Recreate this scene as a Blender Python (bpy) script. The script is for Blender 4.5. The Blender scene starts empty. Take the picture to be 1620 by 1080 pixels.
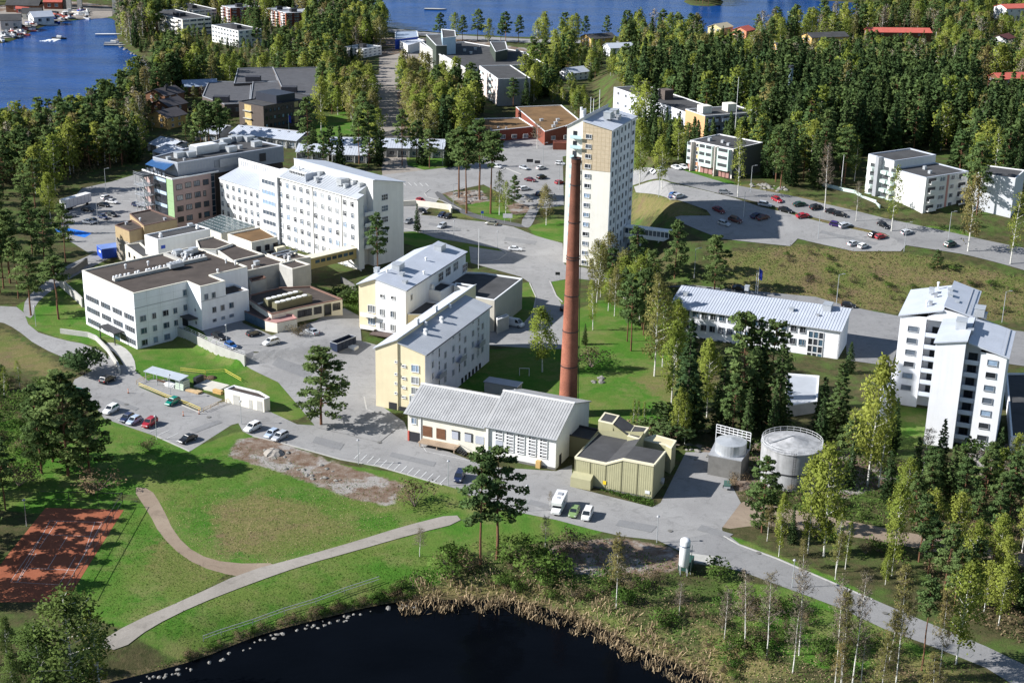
import bpy,bmesh,math,random
import numpy as np
from mathutils import Vector,Matrix
R = math.radians
rng = random.Random(7)
nr = np.random.default_rng(7)
SC = bpy.context.scene
COL = SC.collection
# ------------------------------------------------------------------ camera, sky, sun, exposure
F_PX,PITCH,ROLL,CAM_H = 2300.0,R(19.80),R(1.14),130.0
_c,_s = math.cos(PITCH),math.sin(PITCH)
FWD = np.array([0,_c,-_s]); UP0 = np.array([0,_s,_c]); RT0 = np.array([1.0,0,0])
RT = math.cos(ROLL) * RT0 + math.sin(ROLL) * UP0
UP = -math.sin(ROLL) * RT0 + math.cos(ROLL) * UP0
EYE = np.array([0,0,CAM_H])
cam = bpy.data.cameras.new('drone_camera'); camo = bpy.data.objects.new('drone_camera',cam); COL.objects.link(camo)
cam.sensor_width = 36.0; cam.lens = 36.0 * F_PX / 1620.0
cam.clip_start = 1.0; cam.clip_end = 20000.0
camo.matrix_world = Matrix(((RT[0],UP[0],-FWD[0],0),(RT[1],UP[1],-FWD[1],0),(RT[2],UP[2],-FWD[2],CAM_H),(0,0,0,1)))
SC.camera = camo
SUN_EL,SUN_AZ = R(32.5),R(187.0)      # azimuth of the sun counted from +x, counter-clockwise
world = bpy.data.worlds.new('World'); SC.world = world; world.use_nodes = True
wn = world.node_tree.nodes; wl = world.node_tree.links
sky = wn.new('ShaderNodeTexSky'); sky.sky_type = 'NISHITA'; sky.sun_disc = False
sky.sun_elevation = SUN_EL; sky.sun_rotation = math.pi / 2 - SUN_AZ
sky.altitude = 100; sky.air_density = 1.0; sky.dust_density = 0.3; sky.ozone_density = 1.4
bg = wn['Background']; bg.inputs[1].default_value = 0.072
wl.new(sky.outputs[0],bg.inputs[0])
sun = bpy.data.lights.new('sun','SUN'); suno = bpy.data.objects.new('sun',sun); COL.objects.link(suno)
sun.energy = 5.0; sun.angle = R(0.5); sun.color = (1.0,0.98,0.95)
sd = Vector((math.cos(SUN_AZ) * math.cos(SUN_EL),math.sin(SUN_AZ) * math.cos(SUN_EL),math.sin(SUN_EL)))
suno.rotation_euler = sd.to_track_quat('Z','Y').to_euler()
SC.view_settings.view_transform = 'Standard'; SC.view_settings.look = 'None'
SC.view_settings.exposure = 0.75; SC.view_settings.gamma = 1.0
SC.view_settings.use_curve_mapping = False
SC.render.engine = 'CYCLES'
SC.cycles.max_bounces = 5; SC.cycles.diffuse_bounces = 2; SC.cycles.glossy_bounces = 2
SC.cycles.transparent_max_bounces = 6; SC.cycles.caustics_reflective = False; SC.cycles.caustics_refractive = False
SC.cycles.use_denoising = True
# ------------------------------------------------------------------ terrain and survey helpers
def ray(px,py):
 return FWD * F_PX + RT * (px - 810) - UP * (py - 540)
def flat(px,py,z=0.0):
 d = ray(px,py); t = (z - CAM_H) / d[2]
 return (EYE + d * t)[:2]
def V(ox,oy,sc):
 return lambda x,y: (ox + x / sc,oy + y / sc)
def inpoly(X,Y,P):
 ins = np.zeros(np.shape(X),bool); n = len(P)
 for i in range(n):
  x0,y0 = P[i]; x1,y1 = P[(i + 1) % n]
  if y0 == y1: continue
  cnd = ((y0 > Y) != (y1 > Y)) & (X < (x1 - x0) * (Y - y0) / (y1 - y0) + x0)
  ins ^= cnd
 return ins
def sdist(X,Y,P):
 best = np.full(np.shape(X),1e9); n = len(P)
 for i in range(n):
  x0,y0 = P[i]; x1,y1 = P[(i + 1) % n]
  dx,dy = x1 - x0,y1 - y0; L = dx * dx + dy * dy + 1e-9
  t = np.clip(((X - x0) * dx + (Y - y0) * dy) / L,0,1)
  best = np.minimum(best,np.hypot(X - x0 - t * dx,Y - y0 - t * dy))
 return np.where(inpoly(X,Y,P),-best,best)
POND_Z,LAKE_Z = -2.6,-1.2
def smooth_poly(P,it=2):
 for _ in range(it):
  Q = []
  for i in range(len(P)):
   a = np.array(P[i]); b = np.array(P[(i + 1) % len(P)])
   Q += [tuple(a * .75 + b * .25),tuple(a * .25 + b * .75)]
  P = Q
 return P
POND = smooth_poly([tuple(flat(x,y,POND_Z)) for x,y in [(-60,1180),(150,1098),(250,1074),(330,1052),(420,1013),(520,988),(600,968),(640,962),(700,959),(800,960),(840,967),(900,988),(960,1012),(1000,1038),(1060,1058),(1100,1082),(1150,1120),(1150,1300),(500,1400),(-60,1300)]],2)
STRAIT = smooth_poly([tuple(flat(x,y,LAKE_Z)) for x,y in [(-170,262),(0,228),(100,206),(170,178),(215,140),(235,108),(226,96),(200,82),(182,68),(178,45),(177,29),(150,30),(110,34),(85,39),(62,46),(42,58),(22,66),(0,70),(-200,100)]],1)
FARLAKE = [tuple(flat(x,y,LAKE_Z)) for x,y in [(300,12),(420,17),(500,20),(560,25),(610,42),(640,47),(720,54),(800,58),(900,60),(1000,58),(1080,55),(1180,50),(1260,44),(1330,36),(1385,22),(1402,12),(1340,4),(1240,-2),(1150,-14),(900,-32),(600,-32),(300,-20)]]
ISLAND = [tuple(flat(x,y,LAKE_Z)) for x,y in [(1078,3),(1090,9),(1120,11),(1144,9),(1148,3),(1130,-6),(1090,-8)]]
YW = flat(217.5,552.5); YU = (math.cos(R(44.6)),math.sin(R(44.6)))      # the service yard lies on a terrace beside the clinic
def sstep(a,b,x):
 t = np.clip((x - a) / (b - a),0,1); return t * t * (3 - 2 * t)
def T(X,Y):
 X = np.asarray(X,float); Y = np.asarray(Y,float)
 hill = sstep(37,53,X) * (8.0 * sstep(392,430,Y) + 6.5 * sstep(426,468,Y)) * (1 - sstep(640,860,Y))
 xw = (X - YW[0]) * YU[0] + (Y - YW[1]) * YU[1]; yw = -(X - YW[0]) * YU[1] + (Y - YW[1]) * YU[0]
 z = hill + 3.0 * sstep(11.6,13.6 + np.maximum(0,-27 - yw) * 2.5,xw) * sstep(-52,-30,yw) * (1 - sstep(8,26,yw)) * (1 - sstep(44,68,xw))
 d = sdist(X,Y,POND)
 z = np.where(d < 14,np.minimum(z,-4.2 + 4.2 * sstep(-5,13,d)),z)
 far = Y > 520
 if np.any(far):
  for P in (STRAIT,FARLAKE):
   d = sdist(X,Y,P)
   if P is FARLAKE: d = np.maximum(d,-sdist(X,Y,ISLAND))
   w = np.where(d < 9,-4.5 + 4.5 * sstep(-9,7,d),0)
   z = np.where(far & (d < 9),np.minimum(z,w),z)
 return z
def G(px,py):
 z = 0.0
 for _ in range(25):
  p = flat(px,py,z); zn = float(T(p[0],p[1]))
  if abs(zn - z) < .01: break
  z = .5 * z + .5 * zn
 return p
def G3(px,py,dz=0.0):
 p = G(px,py); return Vector((p[0],p[1],float(T(p[0],p[1])) + dz))
def hgt(p,px,py):
 """height above point p (3d) at which the sight line through the pixel passes"""
 d = ray(px,py); k = (p[1] - EYE[1]) / d[1]
 return (EYE + d * k)[2] - p[2]
# ------------------------------------------------------------------ materials
def M(name,color,rough=.8,var=.12,scale=.35,bump=0.0,bscale=None,metal=0.0,spec=.3,streak=0.0,objvar=0.0,detail=6.0):
 m = bpy.data.materials.new(name); m.use_nodes = True
 n = m.node_tree.nodes; l = m.node_tree.links; b = n['Principled BSDF']
 b.inputs['Roughness'].default_value = rough; b.inputs['Metallic'].default_value = metal
 b.inputs['Specular IOR Level'].default_value = spec
 geo = n.new('ShaderNodeNewGeometry')
 nz = n.new('ShaderNodeTexNoise'); nz.inputs['Scale'].default_value = scale; nz.inputs['Detail'].default_value = detail
 nz.inputs['Roughness'].default_value = .65
 l.new(geo.outputs['Position'],nz.inputs['Vector'])
 r = n.new('ShaderNodeMapRange'); r.inputs['From Min'].default_value = .3; r.inputs['From Max'].default_value = .7
 r.inputs['To Min'].default_value = 1 - var; r.inputs['To Max'].default_value = 1 + var
 l.new(nz.outputs['Fac'],r.inputs['Value'])
 fac = r.outputs[0]
 if streak:
  mp = n.new('ShaderNodeMapping'); mp.inputs['Scale'].default_value = (1.1,1.1,.07)
  l.new(geo.outputs['Position'],mp.inputs['Vector'])
  n2 = n.new('ShaderNodeTexNoise'); n2.inputs['Scale'].default_value = 1.0; n2.inputs['Detail'].default_value = 5
  l.new(mp.outputs[0],n2.inputs['Vector'])
  r2 = n.new('ShaderNodeMapRange'); r2.inputs['From Min'].default_value = .35; r2.inputs['From Max'].default_value = .75
  r2.inputs['To Min'].default_value = 1.0 + streak * .3; r2.inputs['To Max'].default_value = 1 - streak
  l.new(n2.outputs['Fac'],r2.inputs['Value'])
  mm = n.new('ShaderNodeMath'); mm.operation = 'MULTIPLY'
  l.new(fac,mm.inputs[0]); l.new(r2.outputs[0],mm.inputs[1]); fac = mm.outputs[0]
 if objvar:
  oi = n.new('ShaderNodeObjectInfo')
  r3 = n.new('ShaderNodeMapRange'); r3.inputs['To Min'].default_value = 1 - objvar; r3.inputs['To Max'].default_value = 1 + objvar
  l.new(oi.outputs['Random'],r3.inputs['Value'])
  mm = n.new('ShaderNodeMath'); mm.operation = 'MULTIPLY'
  l.new(fac,mm.inputs[0]); l.new(r3.outputs[0],mm.inputs[1]); fac = mm.outputs[0]
 vm = n.new('ShaderNodeVectorMath'); vm.operation = 'SCALE'; vm.inputs[0].default_value = color[:3]
 l.new(fac,vm.inputs['Scale']); l.new(vm.outputs[0],b.inputs['Base Color'])
 if bump:
  nb = n.new('ShaderNodeTexNoise'); nb.inputs['Scale'].default_value = bscale or scale * 6; nb.inputs['Detail'].default_value = 4
  l.new(geo.outputs['Position'],nb.inputs['Vector'])
  bp = n.new('ShaderNodeBump'); bp.inputs['Strength'].default_value = bump; bp.inputs['Distance'].default_value = .1
  l.new(nb.outputs['Fac'],bp.inputs['Height']); l.new(bp.outputs[0],b.inputs['Normal'])
 return m
def leafmat(name,color,color2,trans=.25,hv=.25):
 m = bpy.data.materials.new(name); m.use_nodes = True
 n = m.node_tree.nodes; l = m.node_tree.links; n.remove(n['Principled BSDF'])
 out = n['Material Output']
 oi = n.new('ShaderNodeObjectInfo'); geo = n.new('ShaderNodeNewGeometry')
 nz = n.new('ShaderNodeTexNoise'); nz.inputs['Scale'].default_value = .55; nz.inputs['Detail'].default_value = 3
 l.new(geo.outputs['Position'],nz.inputs['Vector'])
 ad = n.new('ShaderNodeMath'); ad.operation = 'MULTIPLY_ADD'; ad.inputs[1].default_value = .8; ad.inputs[2].default_value = -.4
 l.new(oi.outputs['Random'],ad.inputs[0])
 ad2 = n.new('ShaderNodeMath'); ad2.operation = 'ADD'; ad2.use_clamp = True
 l.new(ad.outputs[0],ad2.inputs[0]); l.new(nz.outputs['Fac'],ad2.inputs[1])
 mx = n.new('ShaderNodeMix'); mx.data_type = 'RGBA'; mx.inputs['A'].default_value = (*color,1); mx.inputs['B'].default_value = (*color2,1)
 l.new(ad2.outputs[0],mx.inputs['Factor'])
 isl = n.new('ShaderNodeMapRange'); isl.inputs['To Min'].default_value = 1 - hv; isl.inputs['To Max'].default_value = 1 + hv
 l.new(geo.outputs['Random Per Island'],isl.inputs['Value'])
 vm = n.new('ShaderNodeVectorMath'); vm.operation = 'SCALE'
 l.new(mx.outputs['Result'],vm.inputs[0]); l.new(isl.outputs[0],vm.inputs['Scale'])
 d = n.new('ShaderNodeBsdfDiffuse'); t = n.new('ShaderNodeBsdfTranslucent'); ms = n.new('ShaderNodeMixShader')
 ms.inputs[0].default_value = trans
 l.new(vm.outputs[0],d.inputs[0]); l.new(vm.outputs[0],t.inputs[0])
 l.new(d.outputs[0],ms.inputs[1]); l.new(t.outputs[0],ms.inputs[2]); l.new(ms.outputs[0],out.inputs[0])
 return m
WHITE = M('white_render',(.76,.75,.72),.85,.04,.4,streak=.06)
WHITE2 = M('white_plaster',(.78,.785,.81),.85,.04,.4,streak=.07)
CREAM = M('cream_render',(.74,.70,.60),.85,.05,.4,streak=.07)
YELLOW = M('pale_yellow_render',(.74,.645,.44),.85,.05,.4,streak=.06)
BEIGE = M('beige_tile',(.52,.425,.30),.7,.1,1.2)
BROWNC = M('tan_cladding',(.40,.30,.17),.7,.1,.8)
PINK = M('pink_stone_cladding',(.40,.29,.27),.7,.08,.9)
GREENP = M('green_panel',(.30,.44,.24),.5,.06,.7)
OLIVE = M('olive_profiled_sheet',(.38,.36,.22),.6,.07,.8)
OLIVED = M('olive_trim',(.16,.15,.09),.6,.1)
CREAMT = M('cream_trim',(.72,.66,.48),.6,.05)
BITU = M('bitumen_roof',(.072,.058,.050),.95,.28,.22,bump=.3,bscale=3)
BITUG = M('grey_felt_roof',(.062,.062,.064),.95,.25,.25,bump=.3,bscale=3)
MOSS = M('moss_felt_roof',(.17,.10,.045),.95,.3,.15,bump=.3,bscale=2)
METR = M('grey_metal_roof',(.40,.42,.45),.5,.10,.25,spec=.4,streak=.0)
METRB = M('weathered_metal_roof',(.36,.36,.36),.55,.16,.35,spec=.4)
METRL = M('pale_metal_roof',(.47,.50,.56),.5,.07,.25,spec=.4)
DARKMET = M('dark_metal',(.035,.035,.04),.5,.1)
GREYMET = M('grey_metal',(.33,.34,.36),.45,.1,.8,spec=.5)
GALV = M('galvanised_metal',(.52,.54,.56),.4,.1,.8,metal=.4)
WHMET = M('white_metal',(.78,.78,.78),.4,.05,.8)
CONC = M('concrete',(.42,.41,.38),.9,.12,.5,bump=.2,bscale=4)
CONCD = M('dark_concrete',(.16,.155,.145),.9,.2,.6)
BRICKR = M('red_brick',(.28,.085,.05),.9,.2,.9,streak=.25)
BRICKD = M('dark_brick',(.105,.085,.075),.9,.15,.8)
BRICKB = M('brown_red_brick',(.22,.07,.045),.9,.15,.8)
WOODB = M('brown_wood',(.16,.075,.04),.7,.2,1.0)
WOODL = M('timber',(.50,.36,.20),.8,.2,1.0)
TURQ = M('turquoise_balcony',(.55,.72,.74),.4,.05)
PEACH = M('peach_render',(.66,.30,.17),.8,.08)
ORNG = M('apricot_render',(.70,.48,.25),.8,.08)
REDR = M('red_roof',(.50,.12,.09),.7,.15,.5)
OCHRE = M('ochre_board',(.55,.36,.14),.8,.12,.6)
BLUEC = M('blue_box_metal',(.02,.07,.40),.5,.15,.8)
BLUER = M('grey_blue_roof',(.30,.36,.46),.5,.08,.4)
ZINC = M('grey_zinc_cladding',(.30,.32,.36),.55,.08,.5,spec=.4)
FRAMEW = M('white_frame',(.72,.72,.72),.5,.04)
FRAMED = M('dark_frame',(.05,.05,.055),.5,.04)
def glass(name,c,rough=.12,spec=.5):
 return M(name,c,rough,.25,.9,spec=spec,objvar=.45)
GL_D = glass('dark_glass',(.030,.034,.042)); GL_M = glass('grey_glass',(.10,.12,.15)); GL_L = glass('curtained_glass',(.34,.36,.38),.2)
GL_B = glass('blue_glass',(.05,.09,.13)); GL_S = glass('sky_reflection_glass',(.20,.27,.36),.15)  # the second glass has the sky's reflection in its base colour
GLASSROOF = M('glass_roof',(.07,.12,.12),.08,.5,.8,spec=.8)
BARK = M('pine_bark',(.17,.085,.05),.95,.3,2.0)
BARKS = M('spruce_bark',(.10,.075,.06),.95,.3,2.0)
TWIG = M('twig_bark',(.20,.16,.13),.95,.25,1.5)
ROCK = M('grey_rock',(.34,.32,.29),.95,.3,.8,bump=.5,bscale=3)
# birch bark: white with dark bands
BARKB = M('birch_bark',(.62,.60,.55),.8,.45,2.6,detail=3)
PINEL = leafmat('pine_needles',(.076,.128,.046),(.142,.194,.066),.28,.2)
SPRUCEL = leafmat('spruce_needles',(.048,.086,.035),(.096,.138,.048),.22,.2)
BIRCHL = leafmat('birch_leaves',(.18,.24,.046),(.32,.345,.075),.4,.2)
BUDL = leafmat('birch_buds',(.25,.205,.085),(.20,.21,.065),.35,.2)
GREYL = leafmat('bare_twigs_far',(.20,.165,.12),(.15,.14,.09),.1,.3)
BUSHL = leafmat('bush_leaves',(.065,.13,.027),(.125,.185,.045),.3,.35)
ALDERL = leafmat('alder_leaves',(.075,.125,.035),(.13,.175,.05),.3,.2)
DRYL = leafmat('dry_shrub_twigs',(.19,.135,.085),(.13,.12,.06),.2,.3)
REEDL = leafmat('dry_reeds',(.34,.255,.155),(.46,.36,.23),.2,.5)
GRASSL = leafmat('grass_blades',(.055,.13,.02),(.12,.17,.035),.3,.3)
# ------------------------------------------------------------------ mesh builder
class MB:
 def __init__(s): s.v = []; s.f = []; s.m = []
 def quad(s,pts,m=0):
  b = len(s.v); s.v += [tuple(p) for p in pts]; s.f.append(tuple(range(b,b + len(pts)))); s.m.append(m); return s
 def box(s,x0,y0,z0,x1,y1,z1,m=0):
  b = len(s.v)
  s.v += [(x0,y0,z0),(x1,y0,z0),(x1,y1,z0),(x0,y1,z0),(x0,y0,z1),(x1,y0,z1),(x1,y1,z1),(x0,y1,z1)]
  for q in ((0,3,2,1),(4,5,6,7),(0,1,5,4),(1,2,6,5),(2,3,7,6),(3,0,4,7)):
   s.f.append(tuple(b + i for i in q)); s.m.append(m)
  return s
 def prism(s,P,z0,z1,m=0,top=True,mt=None,bottom=False):
  """P counter-clockwise; z1 number or list of heights per corner"""
  n = len(P); b = len(s.v); zt = z1 if isinstance(z1,(list,tuple)) else [z1] * n
  s.v += [(p[0],p[1],z0) for p in P] + [(p[0],p[1],zt[i]) for i,p in enumerate(P)]
  for i in range(n):
   j = (i + 1) % n; s.f.append((b + i,b + j,b + n + j,b + n + i)); s.m.append(m)
  if top: s.f.append(tuple(b + n + i for i in range(n))); s.m.append(m if mt is None else mt)
  if bottom: s.f.append(tuple(b + n - 1 - i for i in range(n))); s.m.append(m)
  return s
 def cyl(s,x,y,z0,z1,r0,r1=None,n=12,m=0,cap=True):
  r1 = r0 if r1 is None else r1; b = len(s.v)
  for r,z in ((r0,z0),(r1,z1)):
   s.v += [(x + r * math.cos(2 * math.pi * i / n),y + r * math.sin(2 * math.pi * i / n),z) for i in range(n)]
  for i in range(n):
   j = (i + 1) % n; s.f.append((b + i,b + j,b + n + j,b + n + i)); s.m.append(m)
  if cap:
   s.f.append(tuple(b + n + i for i in range(n))); s.m.append(m)
   s.f.append(tuple(b + n - 1 - i for i in range(n))); s.m.append(m)
  return s
 def tube(s,p0,p1,r0,r1=None,n=5,m=0):
  r1 = r0 if r1 is None else r1
  p0 = Vector(p0); p1 = Vector(p1); d = p1 - p0
  if d.length < 1e-6: return s
  a = d.orthogonal().normalized(); c = d.cross(a).normalized(); b = len(s.v)
  for p,r in ((p0,r0),(p1,r1)):
   for i in range(n):
    t = 2 * math.pi * i / n; q = p + a * (r * math.cos(t)) + c * (r * math.sin(t)); s.v.append(tuple(q))
  for i in range(n):
   j = (i + 1) % n; s.f.append((b + i,b + j,b + n + j,b + n + i)); s.m.append(m)
  s.f.append(tuple(b + n + i for i in range(n))); s.m.append(m)
  s.f.append(tuple(b + n - 1 - i for i in range(n))); s.m.append(m)
  return s
 def lathe(s,x,y,prof,n=20,m=0):
  b = len(s.v)
  for r,z in prof:
   s.v += [(x + r * math.cos(2 * math.pi * i / n),y + r * math.sin(2 * math.pi * i / n),z) for i in range(n)]
  for k in range(len(prof) - 1):
   for i in range(n):
    j = (i + 1) % n; s.f.append((b + k * n + i,b + k * n + j,b + (k + 1) * n + j,b + (k + 1) * n + i)); s.m.append(m)
  return s
 def cards(s,pts,m=0):
  """pts: (N,4,3) array of quads"""
  b = len(s.v); s.v += [tuple(p) for p in pts.reshape(-1,3).tolist()]
  N = len(pts); s.f += [(b + 4 * i,b + 4 * i + 1,b + 4 * i + 2,b + 4 * i + 3) for i in range(N)]; s.m += [m] * N
  return s
 def data(s,name,mats,smooth=False):
  me = bpy.data.meshes.new(name); me.from_pydata(s.v,[],s.f)
  for m in (mats if isinstance(mats,(list,tuple)) else [mats]): me.materials.append(m)
  if len(set(s.m)) > 1: me.polygons.foreach_set('material_index',s.m)
  if smooth: me.polygons.foreach_set('use_smooth',[True] * len(s.f))
  me.update(); return me
 def build(s,name,mats,parent=None,smooth=False,**props):
  return link(name,s.data(name,mats,smooth),parent,**props)
def link(name,data,parent=None,mat=None,**props):
 o = bpy.data.objects.new(name,data); COL.objects.link(o)
 if parent is not None: o.parent = parent
 if mat is not None: o.matrix_basis = mat
 for k,v in props.items(): o[k] = v
 return o
def thing(name,label,cat,loc=(0,0,0),rz=0.0,group=None,scale=1.0):
 o = bpy.data.objects.new(name,None); COL.objects.link(o); o.empty_display_size = .5
 o.location = loc; o.rotation_euler = (0,0,rz); o.scale = (scale,) * 3
 o['label'] = label; o['category'] = cat
 if group: o['group'] = group
 return o
def tagm(o,label,cat,group=None):
 o['label'] = label; o['category'] = cat
 if group: o['group'] = group
 return o
# ------------------------------------------------------------------ the ground: one sheet with soft zones
AVOID = []          # footprints and paved polygons where no tree may stand
def axis(segs):
 out = []
 for a,b,st in segs:
  k = max(1,int(round((b - a) / st))); out += [a + (b - a) * i / k for i in range(k)]
 out.append(segs[-1][1]); return np.array(out)
gx = axis([(-9000,-2500,900),(-2500,-700,60),(-700,-400,12),(-400,-140,4),(-140,200,1.7),(200,460,4),(460,800,14),(800,2500,60),(2500,9000,900)])
gy = axis([(-300,120,30),(120,180,4),(180,620,1.7),(620,760,3),(760,1500,6),(1500,3000,50),(3000,12000,900)])
GX,GY = np.meshgrid(gx,gy)
GZ = T(GX,GY)
def wpoly(pts): return [tuple(G(x,y)) for x,y in pts]
LAWN = [
 [(-40,690),(60,660),(180,760),(150,795),(60,800),(-40,790)],
 [(217,556),(285,522),(300,545),(382,575),(472,640),(462,655),(420,640),(355,612),(320,612),(262,600),(228,590)],
 [(45,483),(130,447),(136,505),(205,550),(110,530),(60,512)],
 [(170,668),(300,722),(380,692),(520,742),(715,772),(710,812),(560,858),(430,882),(330,878),(275,835),(250,778),(205,770),(165,720)],
 [(195,802),(238,830),(330,905),(215,980),(120,950)],
 [(250,1000),(400,930),(640,855),(715,832),(690,900),(640,930),(420,1000),(330,1040)],
 [(735,612),(775,560),(888,552),(900,505),(960,480),(1000,520),(1040,560),(1055,640),(1000,672),(900,665),(800,645)],
 [(645,370),(700,380),(740,390),(782,397),(735,398),(690,392),(650,382)],
 [(735,402),(785,403),(788,408),(772,412),(745,411)],
 [(872,447),(893,445),(900,470),(888,476),(878,462)],
 [(838,452),(846,470),(841,495),(826,512),(812,505)],
 [(1160,862),(1230,892),(1300,920),(1340,940),(1250,905)],
 [(1170,932),(1250,945),(1400,1012),(1450,1040),(1300,1040),(1200,1000)],
 [(1410,648),(1470,655),(1468,705),(1425,702)],
 [(500,195),(560,175),(570,212),(510,228)],
 [(1050,272),(1100,272),(1150,290),(1130,293),(1080,284)],
 [(790,228),(850,232),(880,240),(800,245)],
 [(610,248),(720,240),(722,262),(620,268)],
 [(850,360),(885,350),(888,378),(860,372)],
 [(750,320),(845,330),(800,345),(760,335)],
 [(575,625),(597,615),(598,648),(585,655),(575,645)],
 [(580,812),(880,800),(930,835),(850,845),(700,870)],
 [(1475,365),(1520,372),(1500,385),(1450,375)],
]
DRY = [
 [(330,800),(420,780),(500,800),(560,840),(430,880),(350,875)],
 [(250,850),(300,880),(360,915),(290,945),(230,900)],
 [(1130,405),(1260,388),(1440,402),(1640,445),(1640,512),(1420,495),(1200,466),(1150,455)],
 [(0,520),(60,555),(110,590),(90,600),(40,585),(-20,580)],
 [(640,930),(720,915),(830,935),(960,975),(1100,1040),(1090,1085),(1000,1040),(900,985),(800,955),(640,958)],
 [(690,315),(720,322),(745,335),(760,345),(735,345),(700,340)],
 [(350,1030),(520,975),(640,940),(640,955),(520,985),(380,1030)],
 [(1000,304),(1060,316),(1122,336),(1075,352),(1000,348)],
 [(1100,560),(1160,590),(1060,640),(1000,600)],
 [(1180,290),(1300,318),(1400,342),(1290,322),(1160,300)],
 [(1230,330),(1330,350),(1430,372),(1380,375),(1300,352)],
 [(1100,990),(1180,1010),(1260,1070),(1120,1080)],
 [(1380,1000),(1500,1060),(1620,1100),(1400,1100)],
]
EARTH = [
 [(375,695),(420,690),(540,735),(640,765),(620,800),(560,790),(440,745),(360,722)],
 [(700,305),(760,300),(775,318),(730,325)],
 [(800,325),(870,310),(850,335),(810,340)],
 [(900,690),(960,700),(1000,720),(1100,700),(1160,720),(1190,760),(1170,790),(1150,740),(1100,705)],
 [(1180,700),(1320,690),(1420,760),(1330,790),(1200,770)],
 [(585,130),(640,130),(650,190),(645,245),(600,240)],
 [(870,860),(980,850),(1060,865),(1100,890),(1000,920),(880,900)],
 [(560,60),(800,60),(800,70),(560,75)],
 [(600,80),(700,60),(860,80),(700,130),(600,120)],
 [(1520,710),(1620,700),(1640,760),(1560,760)],
]
def zone(polys,feather,grow=0.0):
 w = np.zeros_like(GX)
 for P in polys:
  W = wpoly(P)
  w = np.maximum(w,1 - sstep(-feather,feather,sdist(GX,GY,W) - grow))
 return w
gnoise = np.zeros_like(GX)
for k,(a,b) in enumerate([(.05,.07),(.11,-.06),(.023,.031),(.19,.13)]):
 gnoise += np.sin(GX * a * 2 + GY * b * 2 + k * 1.7) * np.sin(GY * a * 1.7 - GX * b + k) * (.5 if k < 3 else .3)
zl = zone(LAWN,2.2,3.2); zd = zone(DRY,8.0); ze = zone(EARTH,2.5)
# marina land on the far side of the strait is bare ground
zm = zone([[(-250,85),(0,60),(60,38),(110,28),(178,25),(182,10),(100,0),(-250,30)]],6)
ze = np.maximum(ze,zm * .8)
bank = sdist(GX,GY,POND); zb = (1 - sstep(1.0,6,bank)) * (GY < 300)
gverts = np.stack([GX,GY,GZ],-1).reshape(-1,3)
ny_,nx_ = GX.shape
idx = np.arange(ny_ * nx_).reshape(ny_,nx_)
gf = np.stack([idx[:-1,:-1],idx[:-1,1:],idx[1:,1:],idx[1:,:-1]],-1).reshape(-1,4)
gm = bpy.data.meshes.new('ground')
gm.vertices.add(len(gverts)); gm.vertices.foreach_set('co',gverts.ravel())
gm.loops.add(len(gf) * 4); gm.loops.foreach_set('vertex_index',gf.ravel())
gm.polygons.add(len(gf)); gm.polygons.foreach_set('loop_start',np.arange(len(gf)) * 4)
gm.update(calc_edges=True)
for nm,arr in (('lawn',zl),('dry',zd),('earth',ze),('bank',zb)):
 at = gm.attributes.new(nm,'FLOAT','POINT'); at.data.foreach_set('value',arr.ravel().astype(np.float32))
gmat = bpy.data.materials.new('ground_cover'); gmat.use_nodes = True
n = gmat.node_tree.nodes; l = gmat.node_tree.links; b = n['Principled BSDF']; b.inputs['Roughness'].default_value = .95; b.inputs['Specular IOR Level'].default_value = .1
geo = n.new('ShaderNodeNewGeometry')
def gno(scale,detail=6,dist=0.0):
 t = n.new('ShaderNodeTexNoise'); t.inputs['Scale'].default_value = scale; t.inputs['Detail'].default_value = detail; t.inputs['Distortion'].default_value = dist
 t.inputs['Roughness'].default_value = .7
 l.new(geo.outputs['Position'],t.inputs['Vector']); return t.outputs['Fac']
def gmix(f,a,bb):
 m = n.new('ShaderNodeMix'); m.data_type = 'RGBA'
 for sock,val in (('Factor',f),('A',a),('B',bb)):
  if isinstance(val,tuple): m.inputs[sock].default_value = (*val,1)
  elif isinstance(val,float): m.inputs[sock].default_value = val
  else: l.new(val,m.inputs[sock])
 return m.outputs['Result']
def grange(v,a,bb):
 r = n.new('ShaderNodeMapRange'); r.inputs['From Min'].default_value = a; r.inputs['From Max'].default_value = bb; l.new(v,r.inputs['Value']); return r.outputs[0]
def gatt(nm):
 a = n.new('ShaderNodeAttribute'); a.attribute_name = nm; return a.outputs['Fac']
def gmath(op,a,bb):
 m = n.new('ShaderNodeMath'); m.operation = op; m.use_clamp = True
 for i,v in enumerate((a,bb)):
  if isinstance(v,float): m.inputs[i].default_value = v
  else: l.new(v,m.inputs[i])
 return m.outputs[0]
n1 = gno(.12); n2 = gno(.45); n3 = gno(2.2,4); n4 = gno(.05,4,.5)
forest = gmix(grange(n2,.35,.65),(.042,.050,.018),(.095,.080,.040))
forest = gmix(grange(n1,.46,.64),forest,(.070,.115,.026))
lawn = gmix(grange(n2,.3,.7),(.042,.128,.013),(.076,.172,.022))
lawn = gmix(gmath('MULTIPLY',grange(n4,.44,.62),.8),lawn,(.125,.16,.038))
lawn = gmix(gmath('MULTIPLY',grange(n1,.48,.68),.6),lawn,(.21,.18,.08))
dry = gmix(grange(n2,.32,.68),(.23,.175,.085),(.115,.125,.035))
dry = gmix(grange(n1,.5,.62),dry,(.17,.115,.070))
dry = gmix(gmath('MULTIPLY',grange(n4,.46,.6),.8),dry,(.10,.14,.03))
dry = gmix(gmath('MULTIPLY',grange(n3,.56,.7),.6),dry,(.28,.22,.12))
earth = gmix(grange(n2,.40,.62),(.15,.095,.065),(.25,.20,.16))
earth = gmix(gmath('MULTIPLY',grange(n1,.5,.58),.9),earth,(.34,.32,.30))
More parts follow.
